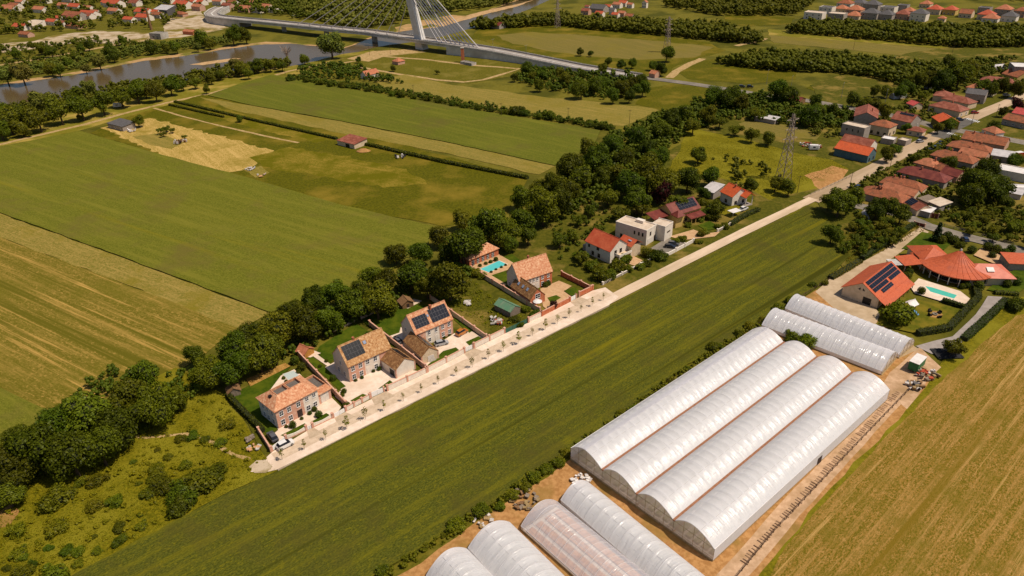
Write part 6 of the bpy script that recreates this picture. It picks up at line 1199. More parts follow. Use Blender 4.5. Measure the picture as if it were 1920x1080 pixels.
sheet('lawn', [(1690, 468), (1728, 436), (1790, 452), (1770, 470), (1720, 470)], 'lawn'); sheet('lawn', [(1850, 545), (1880, 520), (1915, 500), (1940, 530), (1900, 556)], 'lawn')
sheet('villa_forecourt', [(1825, 480), (1840, 466), (1900, 482), (1895, 500), (1860, 495)], 'paving_warm'); sheet('pool_terrace', [(1706, 540), (1722, 524), (1800, 548), (1818, 562), (1806, 578), (1762, 566), (1715, 552)], 'paving'); sheet('fire_pit_ground', [(1740, 592), (1748, 585), (1762, 586), (1768, 593), (1756, 598), (1744, 597)], 'dirt', step=1, amp=.15)
def pool(label, pts, c, m='pool'):
    q = [P(*p) for p in pts]; ctr = sum(q) / len(q); t = thing('swimming_pool', label, 'pool', (ctr[0], ctr[1], 0))
    loc = [tuple((p - ctr)[:2]) for p in q]; b = MB(); b.prism([(x * 1.09, y * 1.09) for x, y in loc], .0, .42); b.build('pool_edge', M['paving'], t)
    wmat = bpy.data.materials.new('pool_water'); wmat.use_nodes = True; bs = wmat.node_tree.nodes['Principled BSDF']; bs.inputs['Base Color'].default_value = c; bs.inputs['Roughness'].default_value = .08
    b = MB(); b.add([(x, y, .44) for x, y in loc], [tuple(range(len(loc)))]); o = b.build('water', wmat, t)
    if o.data.polygons[0].normal.z < 0: o.data.flip_normals()
pool('pale covered pool behind the hipped villa', [(531, 704), (551, 697), (561, 706.5), (543.5, 717)], SR(196, 206, 200)); pool('turquoise pool before the brick pool house', [(900.5, 506.3), (935.8, 490.8), (950.8, 497.5), (916.7, 512.5)], SR(96, 206, 206)); pool('narrow turquoise pool below the round red roof', [(1734, 538.5), (1747, 541), (1793.5, 555.5), (1788, 562), (1744, 549)], SR(86, 196, 172))
BALLS = [(537, 801, 4), (566, 786, 4), (581, 776, 5), (590, 769, 6), (549, 799, 8), (598, 779, 8), (532, 710, 4), (537, 716, 4), (560, 698, 5), (566, 690, 9), (553, 678, 9), (667, 714, 4), (679, 709, 4), (700, 697, 4), (711, 693, 5), (625, 711, 7), (833, 633, 3), (843, 629, 3), (900, 499, 4), (911, 495, 4), (920, 492, 4), (930, 488, 5), (921, 511, 3), (930, 506, 3), (940, 502, 3), (948, 498, 3), (1023, 536, 6), (1028, 533, 6), (642, 742, 5), (645, 735, 6), (650, 762, 8), (600, 688, 4), (612, 678, 4), (690, 628, 6)]
row(BALLS, '{} clipped ball shrub from the left around the brick villas', 'clipped ball shrubs of the villas', bush_px, 'ball', name='ball_shrub', cat='shrub')
LB = [(1170, 488, 12), (1155, 500, 14), (1112, 500, 14), (1090, 480, 12), (1130, 516, 15), (1145, 518, 12), (1200, 500, 9), (1212, 494, 9), (1215, 475, 11), (1228, 480, 12), (1240, 482, 11), (1280, 450, 8), (1268, 455, 8), (1312, 440, 8), (1322, 436, 8), (1305, 455, 5), (1314, 455, 5), (1313, 412, 7), (1292, 423, 6), (1325, 400, 12), (1338, 408, 10), (1360, 425, 8), (1345, 425, 6), (1318, 380, 9), (1340, 388, 12), (1125, 505, 10), (1180, 505, 8), (985, 580, 8), (1000, 590, 9), (890, 515, 10), (905, 520, 8), (1015, 505, 6), (965, 600, 9), (975, 610, 7)]
row([(x, y - r * .2, r * 1.35, rnd.choice(('bush', 'bushlight'))) for x, y, r in LB], '{} garden bush from the left along the lane houses', 'garden bushes of the lane houses', bush_px, 'bushlight', name='garden_bush')
VB = [(1756, 446, 14, 'cone0'), (1765, 452, 9), (1776, 446, 9), (1788, 452, 9), (1800, 458, 10, 'bush'), (1822, 470, 8), (1852, 465, 9), (1868, 470, 9), (1884, 475, 8), (1700, 520, 9), (1705, 512, 7), (1804, 538, 6), (1812, 535, 8), (1835, 540, 10), (1727, 548, 8), (1860, 480, 7), (1905, 530, 10), (1895, 470, 8), (1888, 535, 8)]
row(VB, '{} garden shrub from the left around the round-roofed villa', 'shrubs around the round-roofed villa', bush_px, 'ball', name='garden_shrub', cat='shrub')
SV = scatter([(1560, 370), (1640, 340), (1700, 310), (1760, 270), (1800, 250), (1790, 262), (1720, 305), (1640, 345)], 16, 9, 3)
row([(x, y, rnd.uniform(5, 9)) for x, y in SV], '{} roadside bush from the left along the village street', 'roadside bushes of the village street', bush_px, 'bushlight', name='roadside_bush')
SAP = [(530, 864), (571.6, 845), (611.7, 826.6), (651.4, 806.3), (686, 788), (720.7, 772), (756.7, 754), (790, 738), (822, 722), (855.6, 706), (885.7, 691), (915.7, 675), (944, 661), (971.7, 647), (998.3, 632), (1022.3, 620), (1045.7, 609), (1067.3, 598), (1089.3, 587), (1110, 576), (1131, 565)]
for i, (x, y) in enumerate(SAP, 1):
    p = P(x, y); t = thing('sapling', '{} young street tree from the white car along the pale pavement'.format(ordn(i)), 'sapling', (p[0], p[1], LAYER[0] + .03), rnd.uniform(0, 6), 'young street trees')
    s = rnd.uniform(.75, 1.4); link('crown', CR['sap%d' % (i % 2)], t, loc=(0, 0, 1.0), scale=(s * .95, s * .95, s * .75)); b = MB(); b.bar((0, 0, 0), (0, 0, 2.4), .045, 5, .025); b.build('trunk', M['bark'], t)
p = P(540, 118); t = plant('dead_tree', 'leafless pale tree at the near river bank', 'tree', p, 7, 'sap0', None, trunk=False)
for c in list(t.children): bpy.data.objects.remove(c)
r_ = random.Random(3); b = MB(); b.bar((0, 0, 0), (0, 0, 6), .5, 6, .3)
for k in range(26):
    a = r_.uniform(0, 6.28); z = r_.uniform(3, 7); s = r_.uniform(2, 5.5); q = Vector((s * .6 * math.cos(a), s * .6 * math.sin(a), z + s * 1.3)); b.bar((0, 0, z), q, .16, 4, .06)
    for j in range(4): a2 = a + r_.uniform(-.8, .8); b.bar(q * .8 + Vector((0, 0, z * .2)), q + Vector((1.8 * math.cos(a2), 1.8 * math.sin(a2), r_.uniform(.5, 2.5))), .09, 3, .04)
b.build('branches', mat('dead_bark', SR(176, 150, 128), SR(150, 126, 104), 2), t)
tree_px(1038, 572, 8, 'purple', 'small purple-leaved tree at the brick annex corner', None, name='purple_tree')
p = P(1008, 578); t = thing('parasol', 'white round parasol beside the brick annex gable', 'parasol', (p[0], p[1], .4)); b = MB(); b.lathe([(1.5, 2.2), (1.0, 2.45), (.05, 2.65)], 10); b.build('canopy', M['roof_white'], t); b = MB(); b.bar((0, 0, 0), (0, 0, 2.6), .04, 5); b.build('pole', M['steel'], t)
# ================================================================ CARS
mat('car_glass', SR(34, 36, 42), rough=.08); mat('tyre', SR(28, 26, 26)); mat('rim', SR(170, 168, 166), rough=.3, metal=.6); mat('lamp_glass', SR(220, 214, 200), rough=.1)
def paint(name, c): 
    m = mat(name, c, rough=.25, spec=.5); m.node_tree.nodes['Principled BSDF'].inputs['Coat Weight'].default_value = .6; return m
for nme, c in (('white', SR(242, 236, 230)), ('black', SR(36, 36, 40)), ('silver', SR(176, 174, 174)), ('grey', SR(96, 94, 96)), ('orange', SR(196, 118, 44)), ('red', SR(176, 34, 34)), ('blue', SR(44, 58, 86))): paint('paint_' + nme, c)
def loft(secs, nm, m):
    """body from cross-sections (x, half width bottom, half width top, z0, z1)"""
    b = MB(); vs = []; fs = []
    for x, wb, wt, z0, z1 in secs: vs += [(x, -wb, z0), (x, -wb, (z0 + z1) / 2), (x, -wt, z1), (x, wt, z1), (x, wb, (z0 + z1) / 2), (x, wb, z0)]
    for i in range(len(secs) - 1):
        for k in range(6): fs.append((i * 6 + k, (i + 1) * 6 + k, (i + 1) * 6 + (k + 1) % 6, i * 6 + (k + 1) % 6))
    fs += [tuple(range(6)), tuple(range(len(vs) - 6, len(vs)))[::-1]]; b.add(vs, fs); return b.mesh(nm, m)
WHEEL = MB()
for k in range(2): pass
WHEEL.add([(.32 * math.cos(t), s * .11, .32 * math.sin(t)) for s in (-1, 1) for t in [6.283 * i / 14 for i in range(14)]], [(i, (i + 1) % 14, 14 + (i + 1) % 14, 14 + i) for i in range(14)] + [tuple(range(14))[::-1], tuple(range(14, 28))]); WHEELM = WHEEL.mesh('wheel', M['tyre'])
RIM = MB(); RIM.add([(.2 * math.cos(6.283 * i / 10), s * .12, .2 * math.sin(6.283 * i / 10)) for s in (-1, 1) for i in range(10)], [tuple(range(10)), tuple(range(10, 20))]); RIMM = RIM.mesh('rim', M['rim'])
CARM = {}
def car(label, x, y, deg, color, tall=1.0, group=None, z=None):
    p = P(x, y); t = thing('car', label, 'car', (p[0], p[1], LAYER[0] + .02 if z is None else z), R(deg), group); m = M['paint_' + color]; k = (color, tall)
    if k not in CARM:
        T = tall
        body = loft([(-2.12, .72, .7, .38, .72 * T), (-2.0, .84, .8, .25, .92 * T), (-1.2, .88, .84, .22, .97 * T), (.6, .88, .84, .22, .96 * T), (1.35, .87, .8, .22, .9 * T), (1.95, .82, .72, .25, .76 * T), (2.15, .7, .66, .36, .62 * T)], 'body', m)
        cab = loft([(-1.98, .76, .7, .9 * T, .94 * T), (-1.55, .78, .62, .92 * T, 1.42 * T), (-.2, .8, .64, .92 * T, 1.5 * T), (.35, .8, .62, .92 * T, 1.44 * T), (1.2, .78, .74, .9 * T, .95 * T)], 'glasshouse', M['car_glass'])
        top = loft([(-1.5, .6, .58, 1.40 * T, 1.46 * T), (-.2, .65, .62, 1.47 * T, 1.54 * T), (.32, .62, .6, 1.42 * T, 1.48 * T)], 'roof_panel', m)
        CARM[k] = (body, cab, top)
    body, cab, top = CARM[k]; link('body', body, t); link('glasshouse', cab, t); link('roof_panel', top, t)
    for sx in (-1.3, 1.32):
        for sy in (-.8, .8): o = link('wheel', WHEELM, t, loc=(sx, sy, .32)); link('rim', RIMM, o)
    for sy in (-.58, .58):
        b = MB(); b.box(2.02, 2.13, sy - .15, sy + .15, .5 * tall, .62 * tall); b.build('headlight', M['lamp_glass'], t); b = MB(); b.box(-2.11, -2.04, sy - .14, sy + .14, .6 * tall, .74 * tall); b.build('tail_light', M['paint_red'], t)
car('white compact car parked at the near end of the street', 536, 839, 41, 'white', 1.12); car('dark grey car inside the gate of the hipped villa', 512, 824, 128, 'grey', 1.05)
car('orange car in the yard of the gridded solar villa', 866, 628, 48, 'orange', 1.15); car('silver car behind the gridded solar villa garage', 828, 648, 22, 'silver'); car('grey car in the shade left of the gridded solar villa', 745, 643, 130, 'grey')
car('dark grey wagon before the white cube house', 1262, 461, -18, 'grey'); car('small black car before the white cube house', 1256, 466, -18, 'black', .95); car('white car beside the bright orange cross-gabled house', 1394, 395, 38, 'white', 1.05)
car('silver car on the verge of the village street', 1724, 268, 20, 'silver'); car('black car beside the silver one on the verge', 1730, 262, 8, 'black')
for i, (x, y) in enumerate([(1744, 285), (1753, 280), (1761, 276), (1766, 271)], 1): car('{} dark car of the angled row across the street'.format(ordn(i)), x, y, -5, 'black' if i % 2 else 'blue', group='dark cars parked in a row')
car('silver car before the orange-roofed house at the crossing', 1764, 243, -10, 'silver'); car('silver car far up the village street', 1886, 181, 5, 'silver', 1.1); car('small dark blue car at the zebra crossing', 1799, 227, 0, 'blue'); car('red car on the verge past the crossing', 1827, 214, 0, 'red'); car('blue-grey car at the lower end of the village street', 1609, 354, 30, 'blue')
car('dark blue car at the gate of the round-roofed villa', 1808, 453, 80, 'blue'); car('dark car on the main road, the left of two', 1391, 164.5, -14, 'black', z=.4); car('dark car on the main road, the right of two', 1406, 165, -14, 'black', 1.1, z=.4)
def box_truck(label, x, y, deg, cm, w=2.3, L=5.2, h=2.6):
    p = P(x, y); t = thing('box_truck', label, 'truck', (p[0], p[1], .4), R(deg)); b = MB(); b.box(-L / 2, L / 2 - 1.6, -w / 2, w / 2, .7, h + .5); b.build('cargo_box', M[cm], t); b = MB(); b.box(-L / 2, L / 2 - 1.6, -w / 2, w / 2, h + .502, h + .56); b.build('box_roof', M['roof_white'], t)
    loft([(L / 2 - 1.55, w / 2 - .05, w / 2 - .1, .5, 2.3), (L / 2 - .5, w / 2 - .05, w / 2 - .2, .5, 2.2), (L / 2, w / 2 - .1, w / 2 - .2, .5, 1.3)], 'cab', M[cm]) ; link('cab', loft([(L / 2 - 1.55, w / 2 - .05, w / 2 - .1, .5, 2.3), (L / 2 - .5, w / 2 - .05, w / 2 - .2, .5, 2.2), (L / 2, w / 2 - .1, w / 2 - .2, .5, 1.3)], 'cab', M[cm]), t)
    for sx in (-L / 2 + .9, L / 2 - .8):
        for sy in (-w / 2 + .1, w / 2 - .1): o = link('wheel', WHEELM, t, loc=(sx, sy, .4), scale=1.25); link('rim', RIMM, o)
box_truck('red box truck with white top by the solar array building', 1910, 298, 15, 'paint_red')
p = P(1716, 692); t = thing('cargo_container', 'green cargo box with white roof on the greenhouse yard', 'container', (p[0], p[1], .4), R(42)); mat('green_box', SR(38, 122, 76), SR(30, 106, 64), 1, rough=.5)
b = MB(); b.box(-2.6, 2.6, -1.25, 1.25, .45, 2.9); b.build('body', M['green_box'], t); b = MB(); b.box(-2.68, 2.68, -1.33, 1.33, 2.9, 3.02); b.build('roof', M['roof_white'], t); b = MB(); b.box(-2.64, -2.602, -1.0, 1.0, .6, 2.7); b.build('rear_door', M['green_box'], t)
for sx in (-1.6, 1.6):
    for sy in (-1.1, 1.1): o = link('wheel', WHEELM, t, loc=(sx, sy, .3)); link('rim', RIMM, o)
# ================================================================ BRIDGE
NE = [(405, 13, 5.4), (391, 19, 5.8), (382, 26, 6.0), (386, 31, 6.1), (400, 34, 6.3), (447, 39, 6.8), (483, 42, 7.2), (560, 50, 7.8), (620, 56.5, 8), (680, 62, 8), (770, 75, 8), (836, 85, 7.4), (920, 98, 5.6), (1000, 114, 3.8), (1073, 129, 2.2), (1187, 148, .5)]
np_ = [P(x, y, z) for x, y, z in NE]; BW = 15.0
fe = []
for i, q in enumerate(np_):
    d_ = np_[min(i + 1, len(np_) - 1)] - np_[max(i - 1, 0)]; d_ = d_[:2] / np.hypot(*d_[:2]); fe.append(np.array([q[0] - d_[1] * BW, q[1] + d_[0] * BW, q[2]]))
br = thing('cable_stayed_bridge', 'white cable-stayed bridge with one leaning pylon over the river', 'bridge', (np_[10][0], np_[10][1], 0)); B0 = np.array([np_[10][0], np_[10][1], 0])
def deck_strip(f0, f1, z0, z1, name, m, i0=0, i1=None, closed=True):
    i1 = len(np_) if i1 is None else i1; b = MB(); vs = []; fs = []
    for i in range(i0, i1):
        a, c = np_[i] - B0, fe[i] - B0; p0 = a + (c - a) * f0; p1 = a + (c - a) * f1
        zz0 = z0(i) if callable(z0) else p0[2] + z0
        vs += [(p0[0], p0[1], zz0), (p1[0], p1[1], zz0), (p1[0], p1[1], p1[2] + z1), (p0[0], p0[1], p0[2] + z1)]
    for k in range(i1 - i0 - 1):
        for j in range(4): fs.append((k * 4 + j, k * 4 + (j + 1) % 4, (k + 1) * 4 + (j + 1) % 4, (k + 1) * 4 + j))
    n = len(vs); fs += [(0, 1, 2, 3), (n - 1, n - 2, n - 3, n - 4)]; b.add(vs, fs); return b.build(name, M[m], br)
mat('bridge_asphalt', SR(172, 160, 150), SR(158, 146, 136), .3); mat('bridge_concrete', SR(232, 224, 214), SR(214, 206, 196), .3, c3=SR(196, 186, 174), scale3=.1)
deck_strip(0, 1, -1.6, -.05, 'deck', 'bridge_concrete'); deck_strip(.12, .44, -.049, .0, 'carriageway', 'bridge_asphalt'); deck_strip(.56, .88, -.049, .0, 'carriageway', 'bridge_asphalt')
deck_strip(0, .015, -.5, 1.0, 'parapet', 'bridge_concrete'); deck_strip(.985, 1, -.5, 1.0, 'parapet', 'bridge_concrete'); deck_strip(.46, .54, -.049, .25, 'median', 'bridge_concrete'); deck_strip(.095, .11, -.049, .8, 'guard_rail', 'steel'); deck_strip(.89, .905, -.049, .8, 'guard_rail', 'steel')
deck_strip(.008, .03, lambda i: 0, -1.602, 'retaining_wall', 'bridge_concrete', 0, 6); deck_strip(.97, .99, lambda i: 0, -1.602, 'retaining_wall', 'bridge_concrete', 0, 6); deck_strip(.008, .03, lambda i: 0, -.6, 'retaining_wall', 'bridge_concrete', 11, 16); deck_strip(.97, .99, lambda i: 0, -.6, 'retaining_wall', 'bridge_concrete', 11, 16)
deck_strip(.03, .97, lambda i: 0, -1.61, 'ramp_fill', 'concrete_dark', 0, 6); deck_strip(.03, .97, lambda i: 0, -1.61, 'ramp_fill', 'concrete_dark', 11, 14)
mid = [(a + c) / 2 - B0 for a, c in zip(np_, fe)]
def at_mid(x):                                    # deck centre nearest to pixel column x
    for i in range(len(NE) - 1):
        if NE[i][0] <= x <= NE[i + 1][0] and i >= 3:
            f = (x - NE[i][0]) / (NE[i + 1][0] - NE[i][0]); return mid[i] + (mid[i + 1] - mid[i]) * f
for x in (520, 600, 690):
    c = at_mid(x); b = MB(); b.box(-3.2, 3.2, -1.0, 1.0, 0, c[2] - 1.62); b.build('pier', M['concrete'], br, loc=(c[0], c[1], 0), rz=R(-50))
base = at_mid(776); along = np.array([mid[9][0] - mid[10][0], mid[9][1] - mid[10][1], 0]); along /= np.linalg.norm(along)
topp = base + along * 15.5 + np.array([0, 0, 64.0]); side = np.array([-along[1], along[0], 0])
b = MB(); vs = []
for c, hw, hl in ((base + np.array([0, 0, -base[2]]) - along * 1.5, 3.6, 4.2), (base, 3.0, 3.6), (topp, 2.0, 2.2)):
    for sa, sb in ((-1, -1), (1, -1), (1, 1), (-1, 1)): vs.append(c + along * sa * hl + side * sb * hw)
b.add(vs, [(0, 3, 2, 1), (8, 9, 10, 11)] + [(i * 4 + j, i * 4 + (j + 1) % 4, (i + 1) * 4 + (j + 1) % 4, (i + 1) * 4 + j) for i in range(2) for j in range(4)]); mat('pylon_white', SR(236, 230, 224), SR(222, 214, 206), .2); b.build('pylon', M['pylon_white'], br)
mat('cable', SR(222, 212, 208), rough=.4)
for k in range(10):
    c = at_mid(810 + 8.6 * k); tp = base + (topp - base) * (.55 + .045 * k); b = MB(); b.bar(c, tp, .4, 5, caps=False); b.build('cable', M['cable'], br)
for k in range(10):
    c = at_mid(735 - 21 * k); tp = base + (topp - base) * (.55 + .045 * k); b = MB(); b.bar(c, tp, .28, 5, caps=False); b.build('cable', M['cable'], br)
c = P(859, 97) - B0; b = MB(); b.bar(c, base + (topp - base) * .97, .3, 5, caps=False); b.build('cable', M['cable'], br)
for k in range(9):
    x = 480 + 62 * k; c = at_mid(x)
    if c is None: continue
    b = MB(); b.bar(c + np.array([0, 0, .2]), c + np.array([0, 0, 8]), .12, 5, .07)
    for s in (-1, 1): b.bar(c + np.array([0, 0, 8]), c + side * s * 2 + np.array([0, 0, 8.4]), .07, 4)
    b.build('lamp_post', M['steel'], br)
# ================================================================ MASTS, POLES, SMALL THINGS
def lattice(label, x, y, H, bw=5.0):
    p = P(x, y); t = thing('lattice_mast', label, 'mast', (p[0], p[1], 0), R(25)); wd = lambda z: bw / 2 * (1 - z / H * .86) if z < H * .55 else bw / 2 * .527 * (1 - (z / H - .55) * 1.5)
    lv = [H * q for q in (0, .14, .27, .39, .5, .6, .69, .77, .85, .92, 1.0)]; b = MB()
    for sx in (-1, 1):
        for sy in (-1, 1):
            l = MB()
            for a, c in zip(lv, lv[1:]): l.bar((sx * wd(a), sy * wd(a), a), (sx * wd(c), sy * wd(c), c), .15, 4)
            l.build('leg', M['mast_steel'], t)
    for a, c in zip(lv, lv[1:]):
        for s in (-1, 1):
            b.bar((-wd(a), s * wd(a), a), (wd(c), s * wd(c), c), .09, 3).bar((wd(a), s * wd(a), a), (-wd(c), s * wd(c), c), .09, 3).bar((s * wd(a), -wd(a), a), (s * wd(c), wd(c), c), .09, 3).bar((s * wd(a), wd(a), a), (s * wd(c), -wd(c), c), .09, 3)
    b.build('bracing', M['mast_steel'], t)
    for q in (.62, .76, .9):
        a = MB(); z = H * q; L = 4.2 if q < .7 else 3.4
        for s in (-1, 1): a.bar((0, .3, z), (s * L, 0, z + .5), .09, 3).bar((0, -.3, z), (s * L, 0, z + .5), .09, 3).bar((0, 0, z + 1.2), (s * L, 0, z + .5), .09, 3).bar((s * L, 0, z + .5), (s * L, 0, z - .9), .07, 4)
        a.build('cross_arm', M['mast_steel'], t)
mat('mast_steel', SR(186, 166, 152), SR(160, 140, 126), 1, rough=.6)
lattice('tall lattice power mast in the green field beside the village', 1468, 337, 30); lattice('lattice power mast beyond the bridge meadow', 1250, 98, 27, 4.5); lattice('lattice power mast at the top behind the river trees', 1045, 52, 27, 4.5)
def pole(label, x, y, h=8.5, lamp=False, m='bark', group=None, deg=0):
    p = P(x, y); t = thing('street_lamp' if lamp else 'utility_pole', label, 'lamp' if lamp else 'pole', (p[0], p[1], 0), R(deg), group); b = MB(); b.bar((0, 0, 0), (0, 0, h), .13, 6, .08); b.build('shaft', M[m], t)
    if lamp: b = MB(); b.bar((0, 0, h - .1), (1.3, 0, h + .25), .05, 5); b.box(1.1, 1.8, -.12, .12, h + .2, h + .32); b.build('lamp_head', M['steel'], t)
    else:
        b = MB(); b.box(-.9, .9, -.06, .06, h - .6, h - .48); b.build('cross_bar', M[m], t)
for i, (x, y) in enumerate(sorted([(297, 178), (645, 104), (693, 104), (872, 120), (732, 102), (776, 182), (940, 218), (1065, 228), (1180, 232), (492, 142), (535, 140), (1600, 93), (1785, 100), (1495, 362), (1592, 355), (1665, 328), (1773, 280), (1745, 340), (1866, 222), (1820, 237), (1635, 375)]), 1): pole('{} wooden utility pole from the left of the photo'.format(ordn(i)), x, y, 8.0, group='wooden utility poles')
for i, (x, y) in enumerate([(1437, 158), (1482, 170), (1577, 184), (1658, 198)], 1): pole('{} grey street lamp from the left along the main road'.format(ordn(i)), x, y, 9, True, 'steel', 'street lamps of the main road', 60)
def rail_fence(label, pts, h, m, step=3.0, name='rail_fence'):
    q = [P(*p) for p in pts]; t = thing(name, label, 'fence', (q[0][0], q[0][1], 0)); pm = MB().box(-.06, .06, -.06, .06, 0, h).mesh('post', M[m])
    for a, b in zip(q, q[1:]):
        L = float(np.linalg.norm(b - a)); n = max(1, int(L / step))
        for k in range(n): c = a + (b - a) * k / n - q[0]; link('post', pm, t, loc=(c[0], c[1], 0))
        for z in (h * .5, h * .93): o = MB(); o.bar((a - q[0]) + np.array([0, 0, z]), (b - q[0]) + np.array([0, 0, z]), .045, 4); o.build('rail', M[m], t)
rail_fence('long dark rail fence between concrete lane and stubble field', [(1378, 1088), (1450, 1000), (1540, 905), (1640, 800), (1725, 712)], 1.3, 'rail_dark', 2.4)
rail_fence('thin wire fence between wheat and the farm drive', [(1420, 612), (1500, 560), (1555, 526)], 1.2, 'rail_dark', 3)
rail_fence('thin fence along the orchard side of the side road', [(1770, 425), (1860, 450), (1960, 478)], 1.3, 'wood_grey', 3)
rail_fence('garden fence below the field beside the village', [(1520, 366), (1600, 330)], 1.2, 'wood_grey', 3)
# lane planks
pm = MB().box(-.1, .1, -.7, .7, 0, .07).mesh('plank', mat('plank_pale', SR(176, 140, 106), SR(196, 158, 122), 2)); lane = thing('plank_row', 'row of short dark planks laid along the concrete lane', 'planks', P(1385, 1050), AG)
l0, l1 = P(1392, 1058), P(1684, 736); LL = float(np.linalg.norm(l1 - l0)); off = np.array([-math.sin(AG), math.cos(AG)]) * .3
for k in range(92):
    if k % 11 == 7: continue
    c = l0 + (l1 - l0) * (k + .5) / 92 - P(1385, 1050); th = rnd.uniform(-.1, .1)
    link('plank', pm, lane, matrix=Matrix.Rotation(-AG, 4, 'Z') @ Matrix.Translation((c[0] + rnd.uniform(-.15, .15), c[1] + rnd.uniform(-.15, .15), LAYER[0] + .04)) @ Matrix.Rotation(AG + th, 4, 'Z') @ Matrix.Diagonal((rnd.uniform(.7, 1.3), rnd.uniform(.7, 1.2), 1, 1)))
# junk beside the yard
mat('junk_red', SR(196, 86, 54), SR(160, 64, 40), 2); mat('junk_white', SR(226, 214, 206), SR(190, 180, 172), 2); mat('net_black', SR(34, 32, 34), SR(50, 46, 46), 2)
def pile(label, x, y, r, n, mats, name='junk_pile', cat='pile', hmax=1.0):
    p = P(x, y); t = thing(name, label, cat, (p[0], p[1], LAYER[0] + .03)); rr = random.Random(label)
    for k in range(n):
        a = rr.uniform(0, 6.28); q = r * math.sqrt(rr.random()); s = (rr.uniform(.2, .7), rr.uniform(.15, .5), rr.uniform(.1, hmax * .5)); b = MB(); b.box(-s[0], s[0], -s[1], s[1], 0, s[2] * 2)
        b.build(rr.choice(('crate', 'board', 'sheet_scrap')), M[rr.choice(mats)], t, matrix=Matrix.Translation((q * math.cos(a), q * math.sin(a), rr.uniform(0, .25))) @ Matrix.Rotation(rr.uniform(0, 6.28), 4, 'Z') @ Matrix.Rotation(rr.uniform(-.3, .3), 4, 'X'))
pile('heap of red and white crates below the green cargo box', 1738, 706, 2.8, 40, ['junk_red', 'junk_white', 'wood_frame', 'wood_grey']); pile('heap of boards and dark scrap at the fence below the crates', 1714, 726, 2.2, 30, ['junk_white', 'wood_brown', 'net_black', 'wood_frame', 'roof_grey'])
pile('white plastic scraps before the big greenhouse end', 1088, 905, 2.2, 26, ['junk_white', 'roof_white'], hmax=.25); pile('planks and frames in the overgrown bed by the tunnels', 985, 940, 3.2, 30, ['wood_grey', 'wood_frame', 'wood_brown'], hmax=.4); pile('plastic heap between bush and left tunnels', 905, 978, 2.0, 16, ['junk_white', 'wood_frame'], hmax=.3)
pile('rubble and tiles in the weedy plot by its green fence', 930, 605, 2.2, 24, ['junk_red', 'junk_white', 'concrete', 'wood_grey'], hmax=.6); pile('pale stones heaped in the weedy plot', 879, 570, 1.4, 12, ['concrete', 'junk_white'], hmax=.5); pile('grey pallets lying in the meadow by the hedge', 469, 826, 1.0, 8, ['wood_grey'], hmax=.5, name='pallet_stack'); pile('pale rubble beside the end of the street', 478, 842, 1.3, 14, ['concrete', 'bed_soil'], hmax=.3)
pile('scrap and boards around the levee garden hut', 338, 268, 3.5, 22, ['wood_frame', 'junk_white', 'net_black', 'wood_brown'], hmax=1.6); pile('white scrap heap by the levee cabin tree', 247, 247, 2.5, 12, ['junk_white', 'roof_white'], hmax=1.4); pile('blue and white scraps in the field corner', 470, 318, 2.5, 12, ['junk_white', 'roof_metal'], hmax=.5); pile('pale slab in the field corner', 492, 330, 2.5, 10, ['junk_white', 'bed_soil'], hmax=.25); pile('grey wreck in the meadow below the crop row', 750, 296, 2.6, 14, ['roof_grey', 'net_black', 'junk_white'], hmax=1.2)
p = P(682, 284); t = thing('earth_heap', 'earth heap beside the field barn', 'heap', (p[0], p[1], .3)); b = MB(); rr = random.Random(2); n = 18; ring = []
vs = [((3.6 * k / 5) * math.cos(6.283 * i / n) * rr.uniform(.9, 1.1), (2.6 * k / 5) * math.sin(6.283 * i / n) * rr.uniform(.9, 1.1), max(0, 1.3 * math.cos(math.pi / 2 * k / 5) + rr.uniform(-.12, .12)) if k < 5 else 0) for k in range(6) for i in range(n)]
b.add(vs, [(k * n + i, k * n + (i + 1) % n, (k + 1) * n + (i + 1) % n, (k + 1) * n + i) for k in range(5) for i in range(n)]); b.build('mound', M['dirt'], t, smooth=True)
pile('white scraps and boards beside the village shed', 1520, 275, 5, 26, ['junk_white', 'roof_white', 'wood_brown', 'junk_red'], hmax=1.2)
p = P(1775, 665); t = thing('shade_netting', 'black shade netting heaped under the lone tree', 'netting', (p[0], p[1], .4)); b = MB(); n = 14; rr = random.Random(4); vs = [(i * .55 - 3.6, j * .4 - 2.6, max(.05, 1.1 * math.exp(-((i - 7) ** 2 / 18 + (j - 6) ** 2 / 14)) + rr.uniform(-.18, .18))) for i in range(n) for j in range(n)]
b.add(vs, [(i * n + j, (i + 1) * n + j, (i + 1) * n + j + 1, i * n + j + 1) for i in range(n - 1) for j in range(n - 1)]); b.build('net_sheet', M['net_black'], t)
# playground, fire pit, caravan
p = P(1703, 585); t = thing('play_house', 'playhouse tower with white roof and blue slide on the lawn', 'playhouse', (p[0], p[1], .4), R(30)); roof_mesh('gx', 3.4, 2.6, 2.6, .9, .3).build('roof', M['roof_white'], t); mat('slide_blue', SR(96, 150, 196), rough=.4)
for sx in (-1.4, 1.4):
    for sy in (-1, 1): b = MB(); b.box(sx - .08, sx + .08, sy - .08, sy + .08, 0, 2.6); b.build('post', M['wood_frame'], t)
b = MB(); b.box(-1.5, 1.5, -1.1, 1.1, 1.2, 1.3); b.build('platform', M['wood_frame'], t); b = MB(); b.extrude([(-1.1, 1.25), (-3.2, .1), (-3.2, .2), (-1.1, 1.38)], -.4, .4, 'x'); b.build('slide', M['slide_blue'], t)
p = P(1752, 592); t = thing('fire_pit', 'round stone fire pit with dark seats on the villa lawn', 'fire pit', (p[0], p[1], .42)); b = MB(); b.lathe([(.7, 0), (.75, .4), (.5, .4), (.45, .1)], 12); b.build('ring', M['concrete_dark'], t)
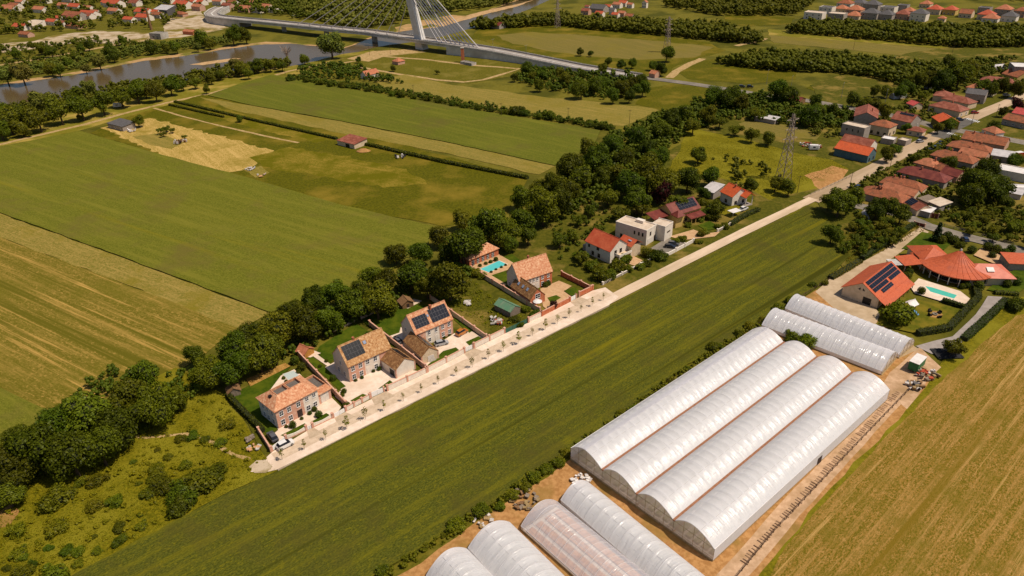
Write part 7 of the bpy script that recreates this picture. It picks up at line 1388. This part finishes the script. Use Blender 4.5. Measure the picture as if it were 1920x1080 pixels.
for k in range(4): a = k * 1.5 + .4; b = MB(); b.box(-.5, .5, -.4, .4, 0, .5); b.box(-.5, .5, .3, .42, .5, .95); b.build('seat', M['black_part'], t, matrix=Matrix.Translation((1.9 * math.cos(a), 1.9 * math.sin(a), 0)) @ Matrix.Rotation(a - math.pi / 2, 4, 'Z'))
def caravan(label, x, y, deg):
    p = P(x, y); t = thing('caravan', label, 'caravan', (p[0], p[1], .4), R(deg)); link('body', loft([(-2.4, 1.0, .9, .6, 1.8), (-2.1, 1.1, 1.0, .4, 2.5), (2.0, 1.1, 1.0, .4, 2.5), (2.5, 1.0, .9, .6, 1.7)], 'body', M['roof_white']), t)
    b = MB(); b.box(-.6, .6, -1.12, -1.06, 1.3, 1.9); b.build('window', M['pane'], t)
    for sy in (-.95, .95): o = link('wheel', WHEELM, t, loc=(0, sy, .32)); link('rim', RIMM, o)
caravan('small white caravan on the levee below the river trees', 221, 202, 10); caravan('white caravan beside the blue-walled house', 1525, 282, -10)
p = P(1376, 405); t = thing('white_canopy', 'flat white canopy on posts in the garden beside the lane', 'canopy', (p[0], p[1], 0), R(30)); b = MB(); b.box(-2.4, 2.4, -1.6, 1.6, 2.3, 2.42); b.build('sheet', M['roof_white'], t)
for sx in (-2.2, 2.2):
    for sy in (-1.4, 1.4): b = MB(); b.box(sx - .05, sx + .05, sy - .05, sy + .05, 0, 2.3); b.build('post', M['steel'], t)
p = P(1621, 408); t = thing('small_polytunnel', 'small white polytunnel in the overgrown orchard', 'greenhouse', (p[0], p[1], 0), R(70)); pr = [(-1.5 * math.cos(math.pi * k / 10), 1.9 * math.sin(math.pi * k / 10) + .3) for k in range(11)]; b = MB(); b.extrude([(-1.5, 0)] + pr + [(1.5, 0)], -2.5, 2.5, 'x'); b.build('cover', M['roof_metal'], t)
for lab, x, y, dg, s in (('white polytunnel in the garden right of the red hipped houses', 1745, 165, 10, 1.6), ('grey polytunnel beside the pink-red cottage roof', 1683, 184, 10, 1.5), ('white domed polytunnel behind the crimson long roof', 1871, 130, 10, 1.6), ('long pale polytunnel in the plots at the right edge', 1900, 362, -12, 1.8)):
    p = P(x, y); t = thing('small_polytunnel', lab, 'greenhouse', (p[0], p[1], 0), R(dg)); b = MB(); b.extrude([(-1.5 * s, 0)] + [(h * s, z * s) for h, z in pr] + [(1.5 * s, 0)], -3 * s, 3 * s, 'x'); b.build('cover', M['roof_metal'], t)
